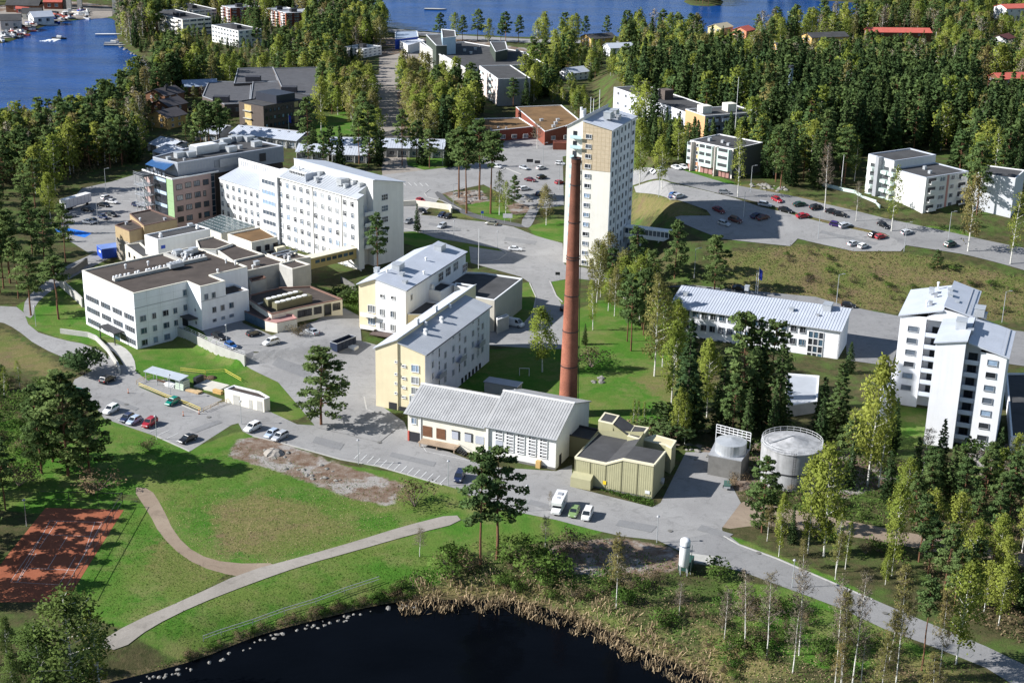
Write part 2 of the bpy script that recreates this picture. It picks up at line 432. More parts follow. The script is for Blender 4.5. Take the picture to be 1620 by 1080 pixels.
earth = gmix(gmath('MULTIPLY',grange(n3,.5,.7),.5),earth,(.10,.075,.05))
bankc = gmix(grange(n3,.4,.6),(.055,.06,.022),(.17,.125,.07))
def soft(nm,amp=.9):
 w = gatt(nm); e = gmath('SUBTRACT',n2,.5)
 m = n.new('ShaderNodeMath'); m.operation = 'MULTIPLY_ADD'; m.inputs[1].default_value = amp; l.new(gmath('SUBTRACT',n2,.0),m.inputs[0]); l.new(w,m.inputs[2])
 return grange(m.outputs[0],.5 * amp + .38,.5 * amp + .62)
c = gmix(soft('lawn',.5),forest,lawn)
c = gmix(gmath('MULTIPLY',soft('dry',1.2),.85),c,dry)
c = gmix(soft('earth',1.0),c,earth)
c = gmix(soft('bank',.8),c,bankc)
vm = n.new('ShaderNodeVectorMath'); vm.operation = 'SCALE'
fr = n.new('ShaderNodeMapRange'); fr.inputs['From Min'].default_value = .3; fr.inputs['From Max'].default_value = .7; fr.inputs['To Min'].default_value = .84; fr.inputs['To Max'].default_value = 1.16
l.new(n3,fr.inputs['Value']); l.new(c,vm.inputs[0]); l.new(fr.outputs[0],vm.inputs['Scale']); l.new(vm.outputs[0],b.inputs['Base Color'])
bp = n.new('ShaderNodeBump'); bp.inputs['Strength'].default_value = .6; bp.inputs['Distance'].default_value = .25
l.new(n3,bp.inputs['Height']); l.new(bp.outputs[0],b.inputs['Normal'])
gm.materials.append(gmat)
gm.polygons.foreach_set('use_smooth',[True] * len(gf))
link('ground',gm,kind='structure')
# water
def watermat(name,c,rough,bscale,bstr,stretch,spec):
 m = bpy.data.materials.new(name); m.use_nodes = True
 n = m.node_tree.nodes; l = m.node_tree.links; b = n['Principled BSDF']
 b.inputs['Base Color'].default_value = (*c,1); b.inputs['Roughness'].default_value = rough; b.inputs['IOR'].default_value = 1.33; b.inputs['Specular IOR Level'].default_value = spec
 geo = n.new('ShaderNodeNewGeometry'); mp = n.new('ShaderNodeMapping'); mp.inputs['Scale'].default_value = stretch; mp.inputs['Rotation'].default_value = (0,0,.5)
 l.new(geo.outputs['Position'],mp.inputs[0])
 nz = n.new('ShaderNodeTexNoise'); nz.inputs['Scale'].default_value = bscale; nz.inputs['Detail'].default_value = 6; l.new(mp.outputs[0],nz.inputs['Vector'])
 bp = n.new('ShaderNodeBump'); bp.inputs['Strength'].default_value = bstr; bp.inputs['Distance'].default_value = .6
 l.new(nz.outputs['Fac'],bp.inputs['Height']); l.new(bp.outputs[0],b.inputs['Normal'])
 n2 = n.new('ShaderNodeTexNoise'); n2.inputs['Scale'].default_value = bscale * .12; n2.inputs['Detail'].default_value = 5; l.new(mp.outputs[0],n2.inputs['Vector'])
 r = n.new('ShaderNodeMapRange'); r.inputs['From Min'].default_value = .35; r.inputs['From Max'].default_value = .65; r.inputs['To Min'].default_value = .8; r.inputs['To Max'].default_value = 1.2
 l.new(n2.outputs['Fac'],r.inputs[0])
 vm = n.new('ShaderNodeVectorMath'); vm.operation = 'SCALE'; vm.inputs[0].default_value = c; l.new(r.outputs[0],vm.inputs['Scale']); l.new(vm.outputs[0],b.inputs['Base Color'])
 return m
LAKEW = watermat('lake_water',(.005,.046,.185),.22,.18,.5,(1,2.2,1),.12)  # lake blue: the sky's reflection is put into the base colour
PONDW = watermat('pond_water',(.0016,.0022,.0035),.08,.5,.05,(1,1.4,1),.06)
MB().quad([(-9000,500,LAKE_Z),(9000,500,LAKE_Z),(9000,12000,LAKE_Z),(-9000,12000,LAKE_Z)]).build('lake_water',LAKEW,kind='structure')
MB().quad([(-150,60,POND_Z),(160,60,POND_Z),(160,235,POND_Z),(-150,235,POND_Z)]).build('pond_water',PONDW,kind='structure')
# ------------------------------------------------------------------ roads, yards, paths
def asphalt(name,c,c2,crack=.5):
 m = bpy.data.materials.new(name); m.use_nodes = True
 n = m.node_tree.nodes; l = m.node_tree.links; b = n['Principled BSDF']; b.inputs['Roughness'].default_value = .92; b.inputs['Specular IOR Level'].default_value = .2
 geo = n.new('ShaderNodeNewGeometry')
 def no(s,d=6,dist=0):
  t = n.new('ShaderNodeTexNoise'); t.inputs['Scale'].default_value = s; t.inputs['Detail'].default_value = d; t.inputs['Roughness'].default_value = .7; t.inputs['Distortion'].default_value = dist
  l.new(geo.outputs['Position'],t.inputs['Vector']); return t.outputs['Fac']
 def rg(v,a,bb,t0=0.,t1=1.):
  r = n.new('ShaderNodeMapRange'); r.inputs['From Min'].default_value = a; r.inputs['From Max'].default_value = bb; r.inputs['To Min'].default_value = t0; r.inputs['To Max'].default_value = t1
  l.new(v,r.inputs['Value']); return r.outputs[0]
 mx = n.new('ShaderNodeMix'); mx.data_type = 'RGBA'; mx.inputs['A'].default_value = (*c,1); mx.inputs['B'].default_value = (*c2,1)
 l.new(rg(no(.07,5,.6),.35,.65),mx.inputs['Factor'])
 vo = n.new('ShaderNodeTexVoronoi'); vo.feature = 'DISTANCE_TO_EDGE'; vo.inputs['Scale'].default_value = .06
 ad = n.new('ShaderNodeVectorMath'); ad.operation = 'ADD'
 nc = n.new('ShaderNodeTexNoise'); nc.inputs['Scale'].default_value = .25; l.new(geo.outputs['Position'],nc.inputs['Vector'])
 sc = n.new('ShaderNodeVectorMath'); sc.operation = 'SCALE'; sc.inputs['Scale'].default_value = 6.0; l.new(nc.outputs['Color'],sc.inputs[0])
 l.new(geo.outputs['Position'],ad.inputs[0]); l.new(sc.outputs[0],ad.inputs[1]); l.new(ad.outputs[0],vo.inputs['Vector'])
 ck = rg(vo.outputs['Distance'],0.0,.006,1 - crack,1.0)
 pt = rg(no(.35,4,1.2),.54,.64,1.0,.84)
 fine = rg(no(3.5,3),.3,.7,.9,1.1)
 m1 = n.new('ShaderNodeMath'); m1.operation = 'MULTIPLY'; l.new(ck,m1.inputs[0]); l.new(pt,m1.inputs[1])
 m2 = n.new('ShaderNodeMath'); m2.operation = 'MULTIPLY'; l.new(m1.outputs[0],m2.inputs[0]); l.new(fine,m2.inputs[1])
 vm = n.new('ShaderNodeVectorMath'); vm.operation = 'SCALE'; l.new(mx.outputs['Result'],vm.inputs[0]); l.new(m2.outputs[0],vm.inputs['Scale'])
 l.new(vm.outputs[0],b.inputs['Base Color'])
 return m
ASPH = asphalt('worn_asphalt',(.245,.24,.236),(.305,.30,.295),.16)
ASPHD = asphalt('dark_asphalt',(.10,.10,.105),(.13,.13,.13),.2)
ASPHR = asphalt('road_asphalt',(.205,.203,.205),(.26,.257,.255),.16)
GRAV = asphalt('gravel',(.26,.235,.205),(.33,.30,.265),0)
GRAVB = asphalt('earth_gravel',(.23,.175,.13),(.30,.24,.18),0)
DUST = asphalt('dusty_street',(.25,.22,.19),(.30,.27,.24),0)
CLAY = asphalt('clay_court',(.265,.082,.042),(.325,.112,.057),0)
BLUEP = M('blue_paving_paint',(.02,.17,.62),.7,.15,.6)
PAINTW = M('white_road_paint',(.70,.70,.68),.8,.2,1.2)
def sheet(name,px,mat,lift,smooth=0,world_pts=False,avoid=True,**kw):
 P = list(px) if world_pts else wpoly(px)
 if smooth: P = smooth_poly(P,smooth)
 if avoid: AVOID.append(P)
 bm = bmesh.new(); vs = [bm.verts.new((p[0],p[1],0)) for p in P]
 bm.faces.new(vs)
 zs = T([p[0] for p in P],[p[1] for p in P])
 xs = [p[0] for p in P]; ys = [p[1] for p in P]
 if max(zs) - min(zs) > .05 or max(xs) > 40 and max(ys) > 390:
  for k,(lo,hi) in enumerate(((min(xs),max(xs)),(min(ys),max(ys)))):
   st = 1.7
   for q in np.arange(math.floor(lo / st) * st,hi,st):
    no = (1,0,0) if k == 0 else (0,1,0)
    bmesh.ops.bisect_plane(bm,geom=bm.verts[:] + bm.edges[:] + bm.faces[:],plane_co=(q,q,0),plane_no=no)
  bm.verts.ensure_lookup_table()
  zz = T([v.co.x for v in bm.verts],[v.co.y for v in bm.verts])
  for v,z in zip(bm.verts,zz): v.co.z = float(z) + lift + .08
 else:
  for v in bm.verts: v.co.z = lift + float(zs[0])
 bmesh.ops.triangulate(bm,faces=[f for f in bm.faces if len(f.verts) > 4])
 bmesh.ops.recalc_face_normals(bm,faces=bm.faces)
 for f in bm.faces:
  if f.normal.z < 0: f.normal_flip()
 me = bpy.data.meshes.new(name); bm.to_mesh(me); bm.free(); me.materials.append(mat)
 return link(name,me,kind='structure',**kw)
sheet('parking_lot',[(112,614),(118,600),(150,584),(178,574),(206,580),(223,594),(243,608),(220,612),(262,630),(315,652),(345,637),(372,632),(427,652),(470,672),(505,675),(505,712),(440,699),(400,690),(384,682),(377,669),(366,672),(300,714),(285,707),(247,690),(165,662),(150,642)],ASPH,.020)
sheet('front_road',[(427,651),(470,671),(520,674),(590,655),(605,645),(640,668),(648,690),(770,738),(880,745),(905,735),(905,770),(1032,802),(1045,795),(1075,735),(1085,715),(1135,715),(1146,745),(1172,795),(1142,835),(1145,848),(1170,864),(1100,884),(1065,866),(1040,854),(985,848),(940,838),(880,822),(830,812),(790,806),(720,772),(600,738),(540,727),(440,699)],ASPH,.030)
sheet('east_road',[(1055,856),(1145,840),(1170,860),(1230,882),(1290,908),(1380,947),(1450,977),(1560,1022),(1660,1070),(1660,1118),(1560,1056),(1480,1024),(1400,995),(1330,962),(1250,932),(1180,906),(1100,884)],ASPHR,.040)
sheet('depot_road',[(1140,838),(1150,820),(1170,793),(1195,794),(1300,815),(1400,835),(1520,858),(1640,875),(1640,905),(1400,856),(1300,842),(1200,830)],GRAVB,.024,1)
sheet('service_yard',[(386,567),(330,540),(318,520),(322,505),(375,498),(385,512),(430,531),(500,508),(545,488),(568,500),(572,540),(602,548),(600,640),(640,668),(600,700),(500,676),(470,640),(440,605)],ASPH,.042)
sheet('courtyard_lane',[(742,390),(803,399),(830,400),(890,418),(962,430),(985,424),(985,440),(960,446),(905,440),(872,446),(882,470),(898,500),(896,552),(860,552),(768,546),(722,604),(700,612),(706,590),(762,538),(776,500),(812,512),(826,516),(843,497),(849,470),(840,448),(822,436),(745,416)],ASPH,.046)
sheet('hospital_plaza',[(638,367),(638,338),(700,343),(735,348),(775,352),(812,359),(850,374),(890,385),(895,440),(870,440),(845,452),(824,438),(745,416),(790,411),(803,402),(790,394),(740,385),(690,377),(660,366)],ASPH,.050)
sheet('upper_parking',[(620,292),(690,274),(760,262),(765,248),(800,238),(890,242),(892,325),(862,330),(822,322),(765,292),(725,300),(700,306),(690,320),(660,345),(635,345),(615,310)],ASPH,.022)
sheet('street',[(584,118),(622,118),(628,150),(634,200),(645,262),(690,274),(640,292),(606,290),(602,240),(594,180)],DUST,.020)
sheet('crossing_lane',[(535,285),(735,262),(900,222),(900,246),(740,278),(640,300),(535,308)],ASPH,.026)
sheet('footpath',[(686,306),(694,302),(716,322),(745,337),(790,348),(832,356),(830,361),(785,353),(738,342),(708,326)],ASPHD,.060,1)
sheet('footpath',[(822,354),(838,330),(850,315),(862,316),(852,332),(842,356),(834,362)],ASPHR,.062,1)
sheet('hill_parking',[(1003,296),(1060,290),(1130,306),(1200,327),(1300,352),(1400,374),(1440,380),(1425,398),(1350,398),(1262,378),(1250,390),(1140,378),(1075,352),(1068,344),(1125,342),(1118,333),(1060,317),(1006,305)],ASPH,.05)
sheet('hill_street',[(985,268),(1040,268),(1080,270),(1150,291),(1300,322),(1400,346),(1500,367),(1660,400),(1660,440),(1520,402),(1430,388),(1400,370),(1280,343),(1150,310),(1060,288),(985,296)],ASPHR,.06)
sheet('lower_street',[(1050,455),(1160,458),(1290,470),(1420,500),(1660,530),(1660,585),(1420,552),(1410,580),(1340,570),(1335,500),(1200,478)],ASPHR,.05)
sheet('west_road',[(-60,482),(0,484),(35,486),(48,522),(100,538),(140,545),(197,577),(180,590),(150,588),(128,577),(60,548),(25,520),(0,508),(-60,505)],ASPH,.026,1)
sheet('west_road',[(36,498),(40,472),(70,448),(95,425),(150,400),(175,385),(180,365),(235,340),(250,350),(195,372),(190,400),(120,435),(80,460),(55,482),(52,505)],ASPH,.032,1)
sheet('west_parking',[(95,372),(100,330),(130,298),(175,288),(215,276),(260,285),(262,330),(235,345),(185,365),(175,395),(140,400)],ASPH,.022)
sheet('gravel_path',[(150,1022),(205,986),(300,945),(385,905),(480,880),(560,857),(640,832),(720,812),(732,826),(650,846),(560,872),(480,894),(400,922),(310,957),(240,992),(190,1030)],GRAV,.020,1)
sheet('gravel_track',[(208,770),(238,772),(256,800),(277,845),(310,876),(360,891),(450,890),(415,917),(340,905),(290,882),(253,845),(236,812)],GRAVB,.018,1)
sheet('entrance_path',[(172,540),(196,548),(212,565),(216,590),(200,585),(186,560),(165,548)],CONC,.05,1)
sheet('shelter_path',[(216,609),(240,600),(262,601),(302,614),(352,632),(318,650),(262,627)],ASPH,.034)
sheet('tennis_court_surface',[(72,803),(196,806),(168,850),(104,952),(-40,952),(10,880)],CLAY,.018)
sheet('blue_parking_bay',[(88,362),(104,360),(146,369),(134,376),(88,366)],BLUEP,.040)
sheet('wharf',[(-250,95),(-60,72),(20,60),(60,40),(110,30),(178,26),(178,14),(100,10),(-250,40)],DUST,.05)
sheet('shore_road',[(612,45),(720,56),(830,62),(1000,66),(1000,70),(830,68),(720,62),(612,51)],ASPH,.03)
sheet('works_yard',[(600,92),(660,78),(690,84),(700,118),(740,122),(700,135),(600,135)],DUST,.03)
sheet('low_school_yard',[(770,215),(830,208),(900,215),(905,240),(800,240)],ASPH,.028)
PATCH = asphalt('patch_asphalt',(.20,.20,.203),(.235,.235,.235),.1)
for q in ([(500,690),(545,702),(538,712),(494,700)],[(620,715),(690,731),(686,738),(616,722)],[(840,790),(900,806),(893,813),(834,797)],[(980,822),(1040,832),(1030,842),(974,831)],[(440,565),(500,585),(488,600),(430,578)],[(520,600),(560,612),(552,622),(514,610)],[(300,680),(345,664),(352,668),(308,685)],[(180,630),(220,646),(214,650),(176,634)],[(1110,830),(1160,845),(1150,852),(1102,838)],[(800,375),(850,382),(846,388),(797,381)],[(680,352),(730,362),(727,366),(677,356)],[(1300,365),(1390,385),(1384,389),(1296,369)],[(1480,1010),(1540,1035),(1535,1040),(1474,1015)]):
 sheet('asphalt_patch',q,PATCH,.075,avoid=False)
for x,y in ((450,700),(600,700),(760,770),(930,815),(1060,840),(330,660),(200,640),(520,640),(800,385),(740,365),(1200,875),(1400,970)):
 p = G(x,y); o = MB().cyl(0,0,0,.01,.5,n=14).build('manhole_cover',CONCD); o.location = (p[0],p[1],float(T(*p)) + .14); tagm(o,'dark round manhole cover in the pale asphalt','manhole cover','manhole covers in the asphalt')
# painted parking lines: flat print on the asphalt
def line(a,b,w=.14,lift=.07,mat=PAINTW,name='parking_line'):
 A = Vector((*G(*a),0)); B = Vector((*G(*b),0)); d = (B - A).normalized(); q = Vector((-d.y,d.x,0)) * w / 2
 pts = [A - q,B - q,B + q,A + q]
 zz = T([p.x for p in pts],[p.y for p in pts])
 for p,z in zip(pts,zz): p.z = float(z) + lift
 return pts
mb = MB()
for i in range(14):
 x = 560 + i * 10.5; y = 712 + i * 3.0; mb.quad(line((x,y + 14),(x + 10,y + 4)))
for i in range(9):
 x = 178 + i * 13.5; y = 641 + i * 5.2; mb.quad(line((x - 8,y + 16),(x + 9,y + 8)))
for i in range(5):
 x = 637 + i * 9; y = 289 + i * .3; mb.quad(line((x,y),(x + 5,y + 5),.16,.1))
for k in range(3):
 for i in range(6):
  x = 150 + i * 12 + k * 9; y = 308 - i * 3.2 + k * 8; mb.quad(line((x,y),(x + 14,y + 1.5),.18))
for a,bb in [((705,702),(760,716)),((668,704),(674,714)),((674,714),(740,728))]: mb.quad(line(a,bb,.1))
mb.build('parking_lines',PAINTW,kind='structure')
# tennis court lines
mb = MB(); v = V(0,720,3)
for a,bb in [((238,310),(485,318)),((238,310),(80,600)),((272,312),(186,440)),((172,465),(84,600)),((485,318),(340,575)),((450,316),(405,450)),((358,480),(282,612)),((205,375),(440,385)),((322,380),(280,448)),((268,470),(225,540)),((135,535),(355,545)),((52,600),(300,615)),((210,365),(50,598))]:
 mb.quad(line(v(*a),v(*bb),.055,.035))
mb.build('tennis_court_lines',PAINTW,kind='structure')
# kerbs: real steps along the roads and lawns
KERB = M('kerb_stone',(.40,.39,.37),.9,.15,.8)
def kerb(pts,closed=False,w=.3,h=.14):
 P = [Vector((*G(*p),0)) for p in pts]
 if closed: P.append(P[0])
 mb = MB()
 for a,bb in zip(P,P[1:]):
  d = (bb - a); L = d.length; k = max(1,int(L / 6)); d.normalize(); q = Vector((-d.y,d.x,0)) * w / 2
  for i in range(k):
   c0 = a + d * (L * i / k); c1 = a + d * (L * (i + 1) / k)
   z = float(min(T(c0.x,c0.y),T(c1.x,c1.y)))
   pts4 = [c0 - q,c1 - q,c1 + q,c0 + q]
   mb.prism([(p.x,p.y) for p in pts4],z - .1,z + h)
 return mb.build('kerb',KERB,kind='structure')
kerb([(640,362),(690,374),(740,383),(788,393),(802,401),(789,411),(770,414),(744,413)])
kerb([(838,448),(848,470),(843,496),(826,515),(812,511)])
kerb([(870,445),(880,468),(890,478)])
kerb([(247,690),(285,707),(300,714)])
kerb([(262,630),(315,652),(345,637)])
kerb([(700,767),(600,738),(540,727),(440,699),(400,690)])
kerb([(1010,296),(1060,290),(1130,306),(1200,327),(1300,352),(1400,374)],w=.4)
kerb([(1145,848),(1170,862),(1230,884),(1290,910),(1380,948)])
kerb([(576,628),(580,648),(592,652)])
kerb([(680,300),(672,306),(676,312),(700,318),(730,332)])
kerb([(790,272),(800,266),(825,276)],w=.6)
# ------------------------------------------------------------------ building helpers
WINCACHE = {}
def winproto(w,h,style,fm):
 k = (round(w,2),round(h,2),style,fm.name)
 if k in WINCACHE: return WINCACHE[k]
 t = .09 if w > .7 else .06; a = w / 2; c = h / 2
 mb = MB()
 mb.box(-a,-.15,-c,-a + t,.03,c).box(a - t,-.15,-c,a,.03,c).box(-a + t,-.15,c - t,a - t,.03,c).box(-a + t,-.15,-c,a - t,.03,-c + t)
 mb.box(-a - .05,-.2,-c - .06,a + .05,.0,-c)
 panes = []
 if style == 'two':
  x = -a + w * .62; mb.box(x - t / 2,-.12,-c + t,x + t / 2,.03,c - t)
 elif style == 'vent':           # wide light, narrow opener with a transom, as on the ward block
  x = -a + w * .36; mb.box(x - t / 2,-.12,-c + t,x + t / 2,.03,c - t)
  z = c - h * .34; mb.box(x + t / 2,-.11,z - t / 2,a - t,.03,z + t / 2)
 elif style == 'three':
  for x in (-w / 6,w / 6): mb.box(x - t / 2,-.12,-c + t,x + t / 2,.03,c - t)
 elif style == 'four':
  for x in (-w / 4,0,w / 4): mb.box(x - t / 2,-.12,-c + t,x + t / 2,.03,c - t)
 elif style == 'grid':
  mb.box(-w / 6 - t / 2,-.12,-c + t,-w / 6 + t / 2,.03,c - t); mb.box(w / 6 - t / 2,-.12,-c + t,w / 6 + t / 2,.03,c - t)
  mb.box(-a + t,-.11,-t / 2,a - t,.03,t / 2)
 elif style == 'split':
  mb.box(-a + t,-.11,-t / 2,a - t,.03,t / 2)
 fd = mb.data('window',fm)
 pm = MB().quad([(-a + t,-.03,-c + t),(a - t,-.03,-c + t),(a - t,-.03,c - t),(-a + t,-.03,c - t)])
 pd = {}
 WINCACHE[k] = (fd,pm,pd); return WINCACHE[k]
def merge(b,into,word):
 """a roof piece that is part of a bigger building becomes parts of that building"""
 mt = lambda q: Matrix.Translation((q.p0[0],q.p0[1],q.z)) @ Matrix.Rotation(q.az,4,'Z')
 k = mt(into).inverted() @ mt(b)
 for c in [o for o in COL.objects if o.parent == b.root]:
  m = c.matrix_basis.copy(); c.parent = into.root; c.matrix_basis = k @ m
  if not c.name.startswith(('window','roof_vent')): c.name = word + '_' + c.name.split('.')[0]
 bpy.data.objects.remove(b.root)
FACE = {'f': -90,'r': 0,'b': 90,'l': 180}
class Bld:
 def __init__(s,name,label,cat,p0,az,z=None,group=None):
  s.az = R(az); s.p0 = np.array(p0[:2],float); s.z = float(T(*s.p0)) if z is None else z
  s.u = np.array([math.cos(s.az),math.sin(s.az)]); s.v = np.array([-s.u[1],s.u[0]])
  s.root = thing(name,label,cat,(s.p0[0],s.p0[1],s.z),s.az,group)
 def w(s,x,y): return tuple(s.p0 + s.u * x + s.v * y)
 def avoid(s,P,m=2.0):
  cx = sum(p[0] for p in P) / len(P); cy = sum(p[1] for p in P) / len(P)
  AVOID.append([s.w(p[0] + m * (1 if p[0] > cx else -1),p[1] + m * (1 if p[1] > cy else -1)) for p in P])
 def at(s,face,off,px,py):
  """(run along the face, height above the building's base) where the sight line meets the face's plane"""
  d = ray(px,py); e = EYE[:2] - s.p0; du,dv = d[:2] @ s.u,d[:2] @ s.v; eu,ev = e @ s.u,e @ s.v
  if face in 'fb': t = (off - eu) / du; run = ev + dv * t
  else: t = (off - ev) / dv; run = eu + du * t
  return float(run),float(EYE[2] + d[2] * t - s.z)
 def loc(s,px,py,z):
  p = flat(px,py,z + s.z) - s.p0; return float(p @ s.u),float(p @ s.v)
 def part(s,name,mb,mats,parent=None,**k): return mb.build(name,mats,parent or s.root,**k)
 def win(s,face,off,runs,zs,w,h,style='two',panes=(0,1,2),fm=None,skip=0.0):
  fm = fm or FRAMEW; fd,pm,pd = winproto(w,h,style,fm)
  for z in zs:
   for r in runs:
    if skip and rng.random() < skip: continue
    pos = (off,r,z) if face in 'fb' else (r,off,z)
    mat = Matrix.Translation(pos) @ Matrix.Rotation(R(FACE[face]),4,'Z')
    o = link('window',fd,s.root,mat)
    g = rng.choice(panes); gm_ = (GL_D,GL_M,GL_L,GL_B,GL_S)[g]
    if g not in pd: pd[g] = pm.data('pane',gm_)
    link('pane',pd[g],o)
 def wing(s,face,off,cols,rows,w,h,**k):
  """windows on a grid: cols = pixels of the columns along one row, rows = pixels of the rows up one column"""
  s.win(face,off,[s.at(face,off,*p)[0] for p in cols],[s.at(face,off,*p)[1] for p in rows],w,h,**k)
 def one(s,face,off,px,py,w,h,**k):
  r,z = s.at(face,off,px,py); s.win(face,off,[r],[z],w,h,**k)
 def walls(s,P,z0,z1,mat,name='wall',**k):
  return s.part(name,MB().prism(P,z0,z1,0,top=False),mat,**k)
 def flatroof(s,P,z,mat,cop=None,par=.35,wd=.35,name='roof'):
  """roof deck below a coped parapet"""
  n = len(P); Q = []
  for i in range(n):
   a,b,c = np.array(P[i - 1]),np.array(P[i]),np.array(P[(i + 1) % n])
   d1 = (b - a) / np.linalg.norm(b - a); d2 = (c - b) / np.linalg.norm(c - b)
   n1_ = np.array([-d1[1],d1[0]]); n2_ = np.array([-d2[1],d2[0]])
   k = n1_ + n2_; k = k / max(.3,k @ n1_) ; Q.append(tuple(b + k * wd))
  o = s.part(name,MB().quad([(*q,z - par) for q in Q]),mat)
  mb = MB()
  for i in range(n):
   j = (i + 1) % n; e = .04
   pi = np.array(P[i]); pj = np.array(P[j])
   mb.quad([(*pi,z + .02),(*pj,z + .02),(*Q[j],z + .02),(*Q[i],z + .02)])
   mb.quad([(*Q[i],z + .02),(*Q[j],z + .02),(*Q[j],z - par),(*Q[i],z - par)])
   dd = pj - pi; L = np.linalg.norm(dd); nn = np.array([dd[1],-dd[0]]) / L * e
   mb.quad([(*(pi + nn),z + .02),(*(pi + nn),z - .22),(*(pj + nn),z - .22),(*(pj + nn),z + .02)])
   mb.quad([(*pi,z + .02),(*(pi + nn),z + .02),(*(pj + nn),z + .02),(*pj,z + .02)])
  s.part('coping',mb,cop or WHMET)
  return o
 def vents(s,pts,kind='pipe',sc=1.0):
  for x,y,z in pts: link('roof_vent',VENTS[kind],s.root,Matrix.Translation((x,y,z)) @ Matrix.Scale(sc,4))
 def ewin(s,pa,pb,fr,zs,w,h,style='two',panes=(0,1,2),fm=None):
  """windows along the wall between two roof-corner pixels"""
  A = np.array(s.loc(*pa,s.h)); B = np.array(s.loc(*pb,s.h)); c = np.mean(s.P,0)
  if (B - A)[0] * (c - A)[1] - (B - A)[1] * (c - A)[0] < 0: A,B = B,A
  a = math.atan2(*(B - A)[::-1]); fd,pm,pd = winproto(w,h,style,fm or FRAMEW)
  for f in fr:
   for z in zs:
    p = A + (B - A) * f; o = link('window',fd,s.root,Matrix.Translation((p[0],p[1],z)) @ Matrix.Rotation(a,4,'Z') @ Matrix.Translation((0,-.03,0)))
    g = rng.choice(panes)
    if g not in pd: pd[g] = pm.data('pane',(GL_D,GL_M,GL_L,GL_B,GL_S)[g])
    link('pane',pd[g],o)
def slab(pts,th=.18):
 """a thick sloping roof slab: pts quad corners (counter-clockwise from above)"""
 mb = MB(); up = [tuple(p) for p in pts]; dn = [(p[0],p[1],p[2] - th) for p in pts]; n = len(up)
 mb.quad(up); mb.quad(dn[::-1])
 for i in range(n):
  j = (i + 1) % n; mb.quad([dn[i],dn[j],up[j],up[i]])
 return mb
def seams(mb,a,b,c,d,step=.6,h=.06,w=.05):
 """standing seams on the roof quad a-b (eave) c-d (ridge; d above a, c above b)"""
 a,b,c,d = (Vector(p) for p in (a,b,c,d)); k = int((b - a).length / step)
 nrm = (b - a).cross(d - a).normalized(); t = (b - a).normalized() * w / 2
 for i in range(1,k):
  f = i / k; p = a.lerp(b,f); q = d.lerp(c,f)
  mb.quad([p - t,p - t + nrm * h,q - t + nrm * h,q - t]); mb.quad([p - t + nrm * h,p + t + nrm * h,q + t + nrm * h,q - t + nrm * h]); mb.quad([p + t + nrm * h,p + t,q + t,q + t + nrm * h])
 return mb
VENTS = {}
VENTS['pipe'] = MB().cyl(0,0,-.4,.75,.22,n=10).cyl(0,0,.75,1.1,.38,.3,10).data('roof_vent',WHMET)
VENTS['fan'] = MB().box(-.45,-.45,-.4,.45,.45,.45).cyl(0,0,.45,1.05,.48,.42,12).cyl(0,0,1.05,1.25,.55,.2,12).data('roof_vent',WHMET)
VENTS['box'] = MB().box(-.7,-.55,-.4,.7,.55,.8).box(-.8,-.65,.8,.8,.65,.92).data('roof_vent',GALV)
VENTS['big'] = MB().box(-1.6,-1.1,-.4,1.6,1.1,1.5).box(-1.7,-1.2,1.5,1.7,1.2,1.62).data('roof_vent',GALV)
VENTS['hut'] = MB().box(-.35,-.35,-.4,.35,.35,.5).box(-.45,-.45,.5,.45,.45,.6).data('roof_vent',GREYMET)
# ------------------------------------------------------------------ clinic block (white, lower left)
r1 = V(120,360,5.4); r2 = V(560,380,5.4); r3 = V(580,520,5.4); r4 = V(860,150,3.724); r5 = V(400,240,5.4)
r6 = V(1060,440,5.4); r7 = V(1380,430,3.725); r8 = V(860,620,6); q1 = V(200,190,6); q3 = V(310,330,6); zz = V(700,640,5.4); q2 = V(80,260,6)
W = Bld('clinic','white four-storey clinic with a flat brown roof full of white vents','building',flat(217.5,552.5),44.6,z=0)
PW = [(0,0),(15.7,0),(15.7,-6.15),(23.3,-6.15),(23.3,.7),(34.9,.7),(34.9,26.4),(0,26.1)]
W.avoid([(0,-7),(36,-7),(36,27),(0,27)])
W.walls(PW,-1,15.1,WHITE2); W.flatroof(PW,15.1,BITU,M('cream_coping',(.72,.68,.58),.6,.05))
W.part('extension',MB().prism([(23.3,-6.15),(30.4,-6.15),(30.4,.7),(23.3,.7)],-1,11.1,0,top=False),WHITE2)
W.flatroof([(23.34,-6.11),(30.4,-6.15),(30.4,.66),(23.34,.66)],11.12,BITU,name='extension_roof')
W.part('cornice_strip',MB().box(-.05,-.06,10.9,15.7,-.003,11.06).box(-.06,0,10.9,-.003,26,11.06).box(15.7,-6.21,10.9,23.3,-6.153,11.06),GREYMET)
for z in (8.1,4.85,1.6):     # ribbon rows on the road side: pairs and fives of narrow lights
 runs = [1.0 + i * .98 for i in range(25) if i not in (5,11,17)]
 runs = [r for r in runs if not (z < 2 and 6.5 < r < 14)]
 W.win('f',-.02,runs,[z],.62,1.45,style='one',panes=(0,0,1,3),fm=GREYMET)
W.wing('r',-.02,[r1(573,775),r1(766,725)],[r1(573,775),r1(580,880),r1(583,980)],1.7,1.5,panes=(0,3,4),fm=GREYMET)
W.wing('r',-.02,[r1(668,752)],[r1(573,775),r1(580,880),r1(583,980)],1.15,1.5,panes=(0,3,4),fm=GREYMET)
W.wing('r',-.02,[r1(848,705)],[r1(573,775),r1(580,880)],1.15,1.5,panes=(0,3,4),fm=GREYMET)
for p in (r1(930,555),r1(935,682)): W.one('r',-.02,*p,1.1,1.6,panes=(0,3),fm=GREYMET)
o2 = -6.17
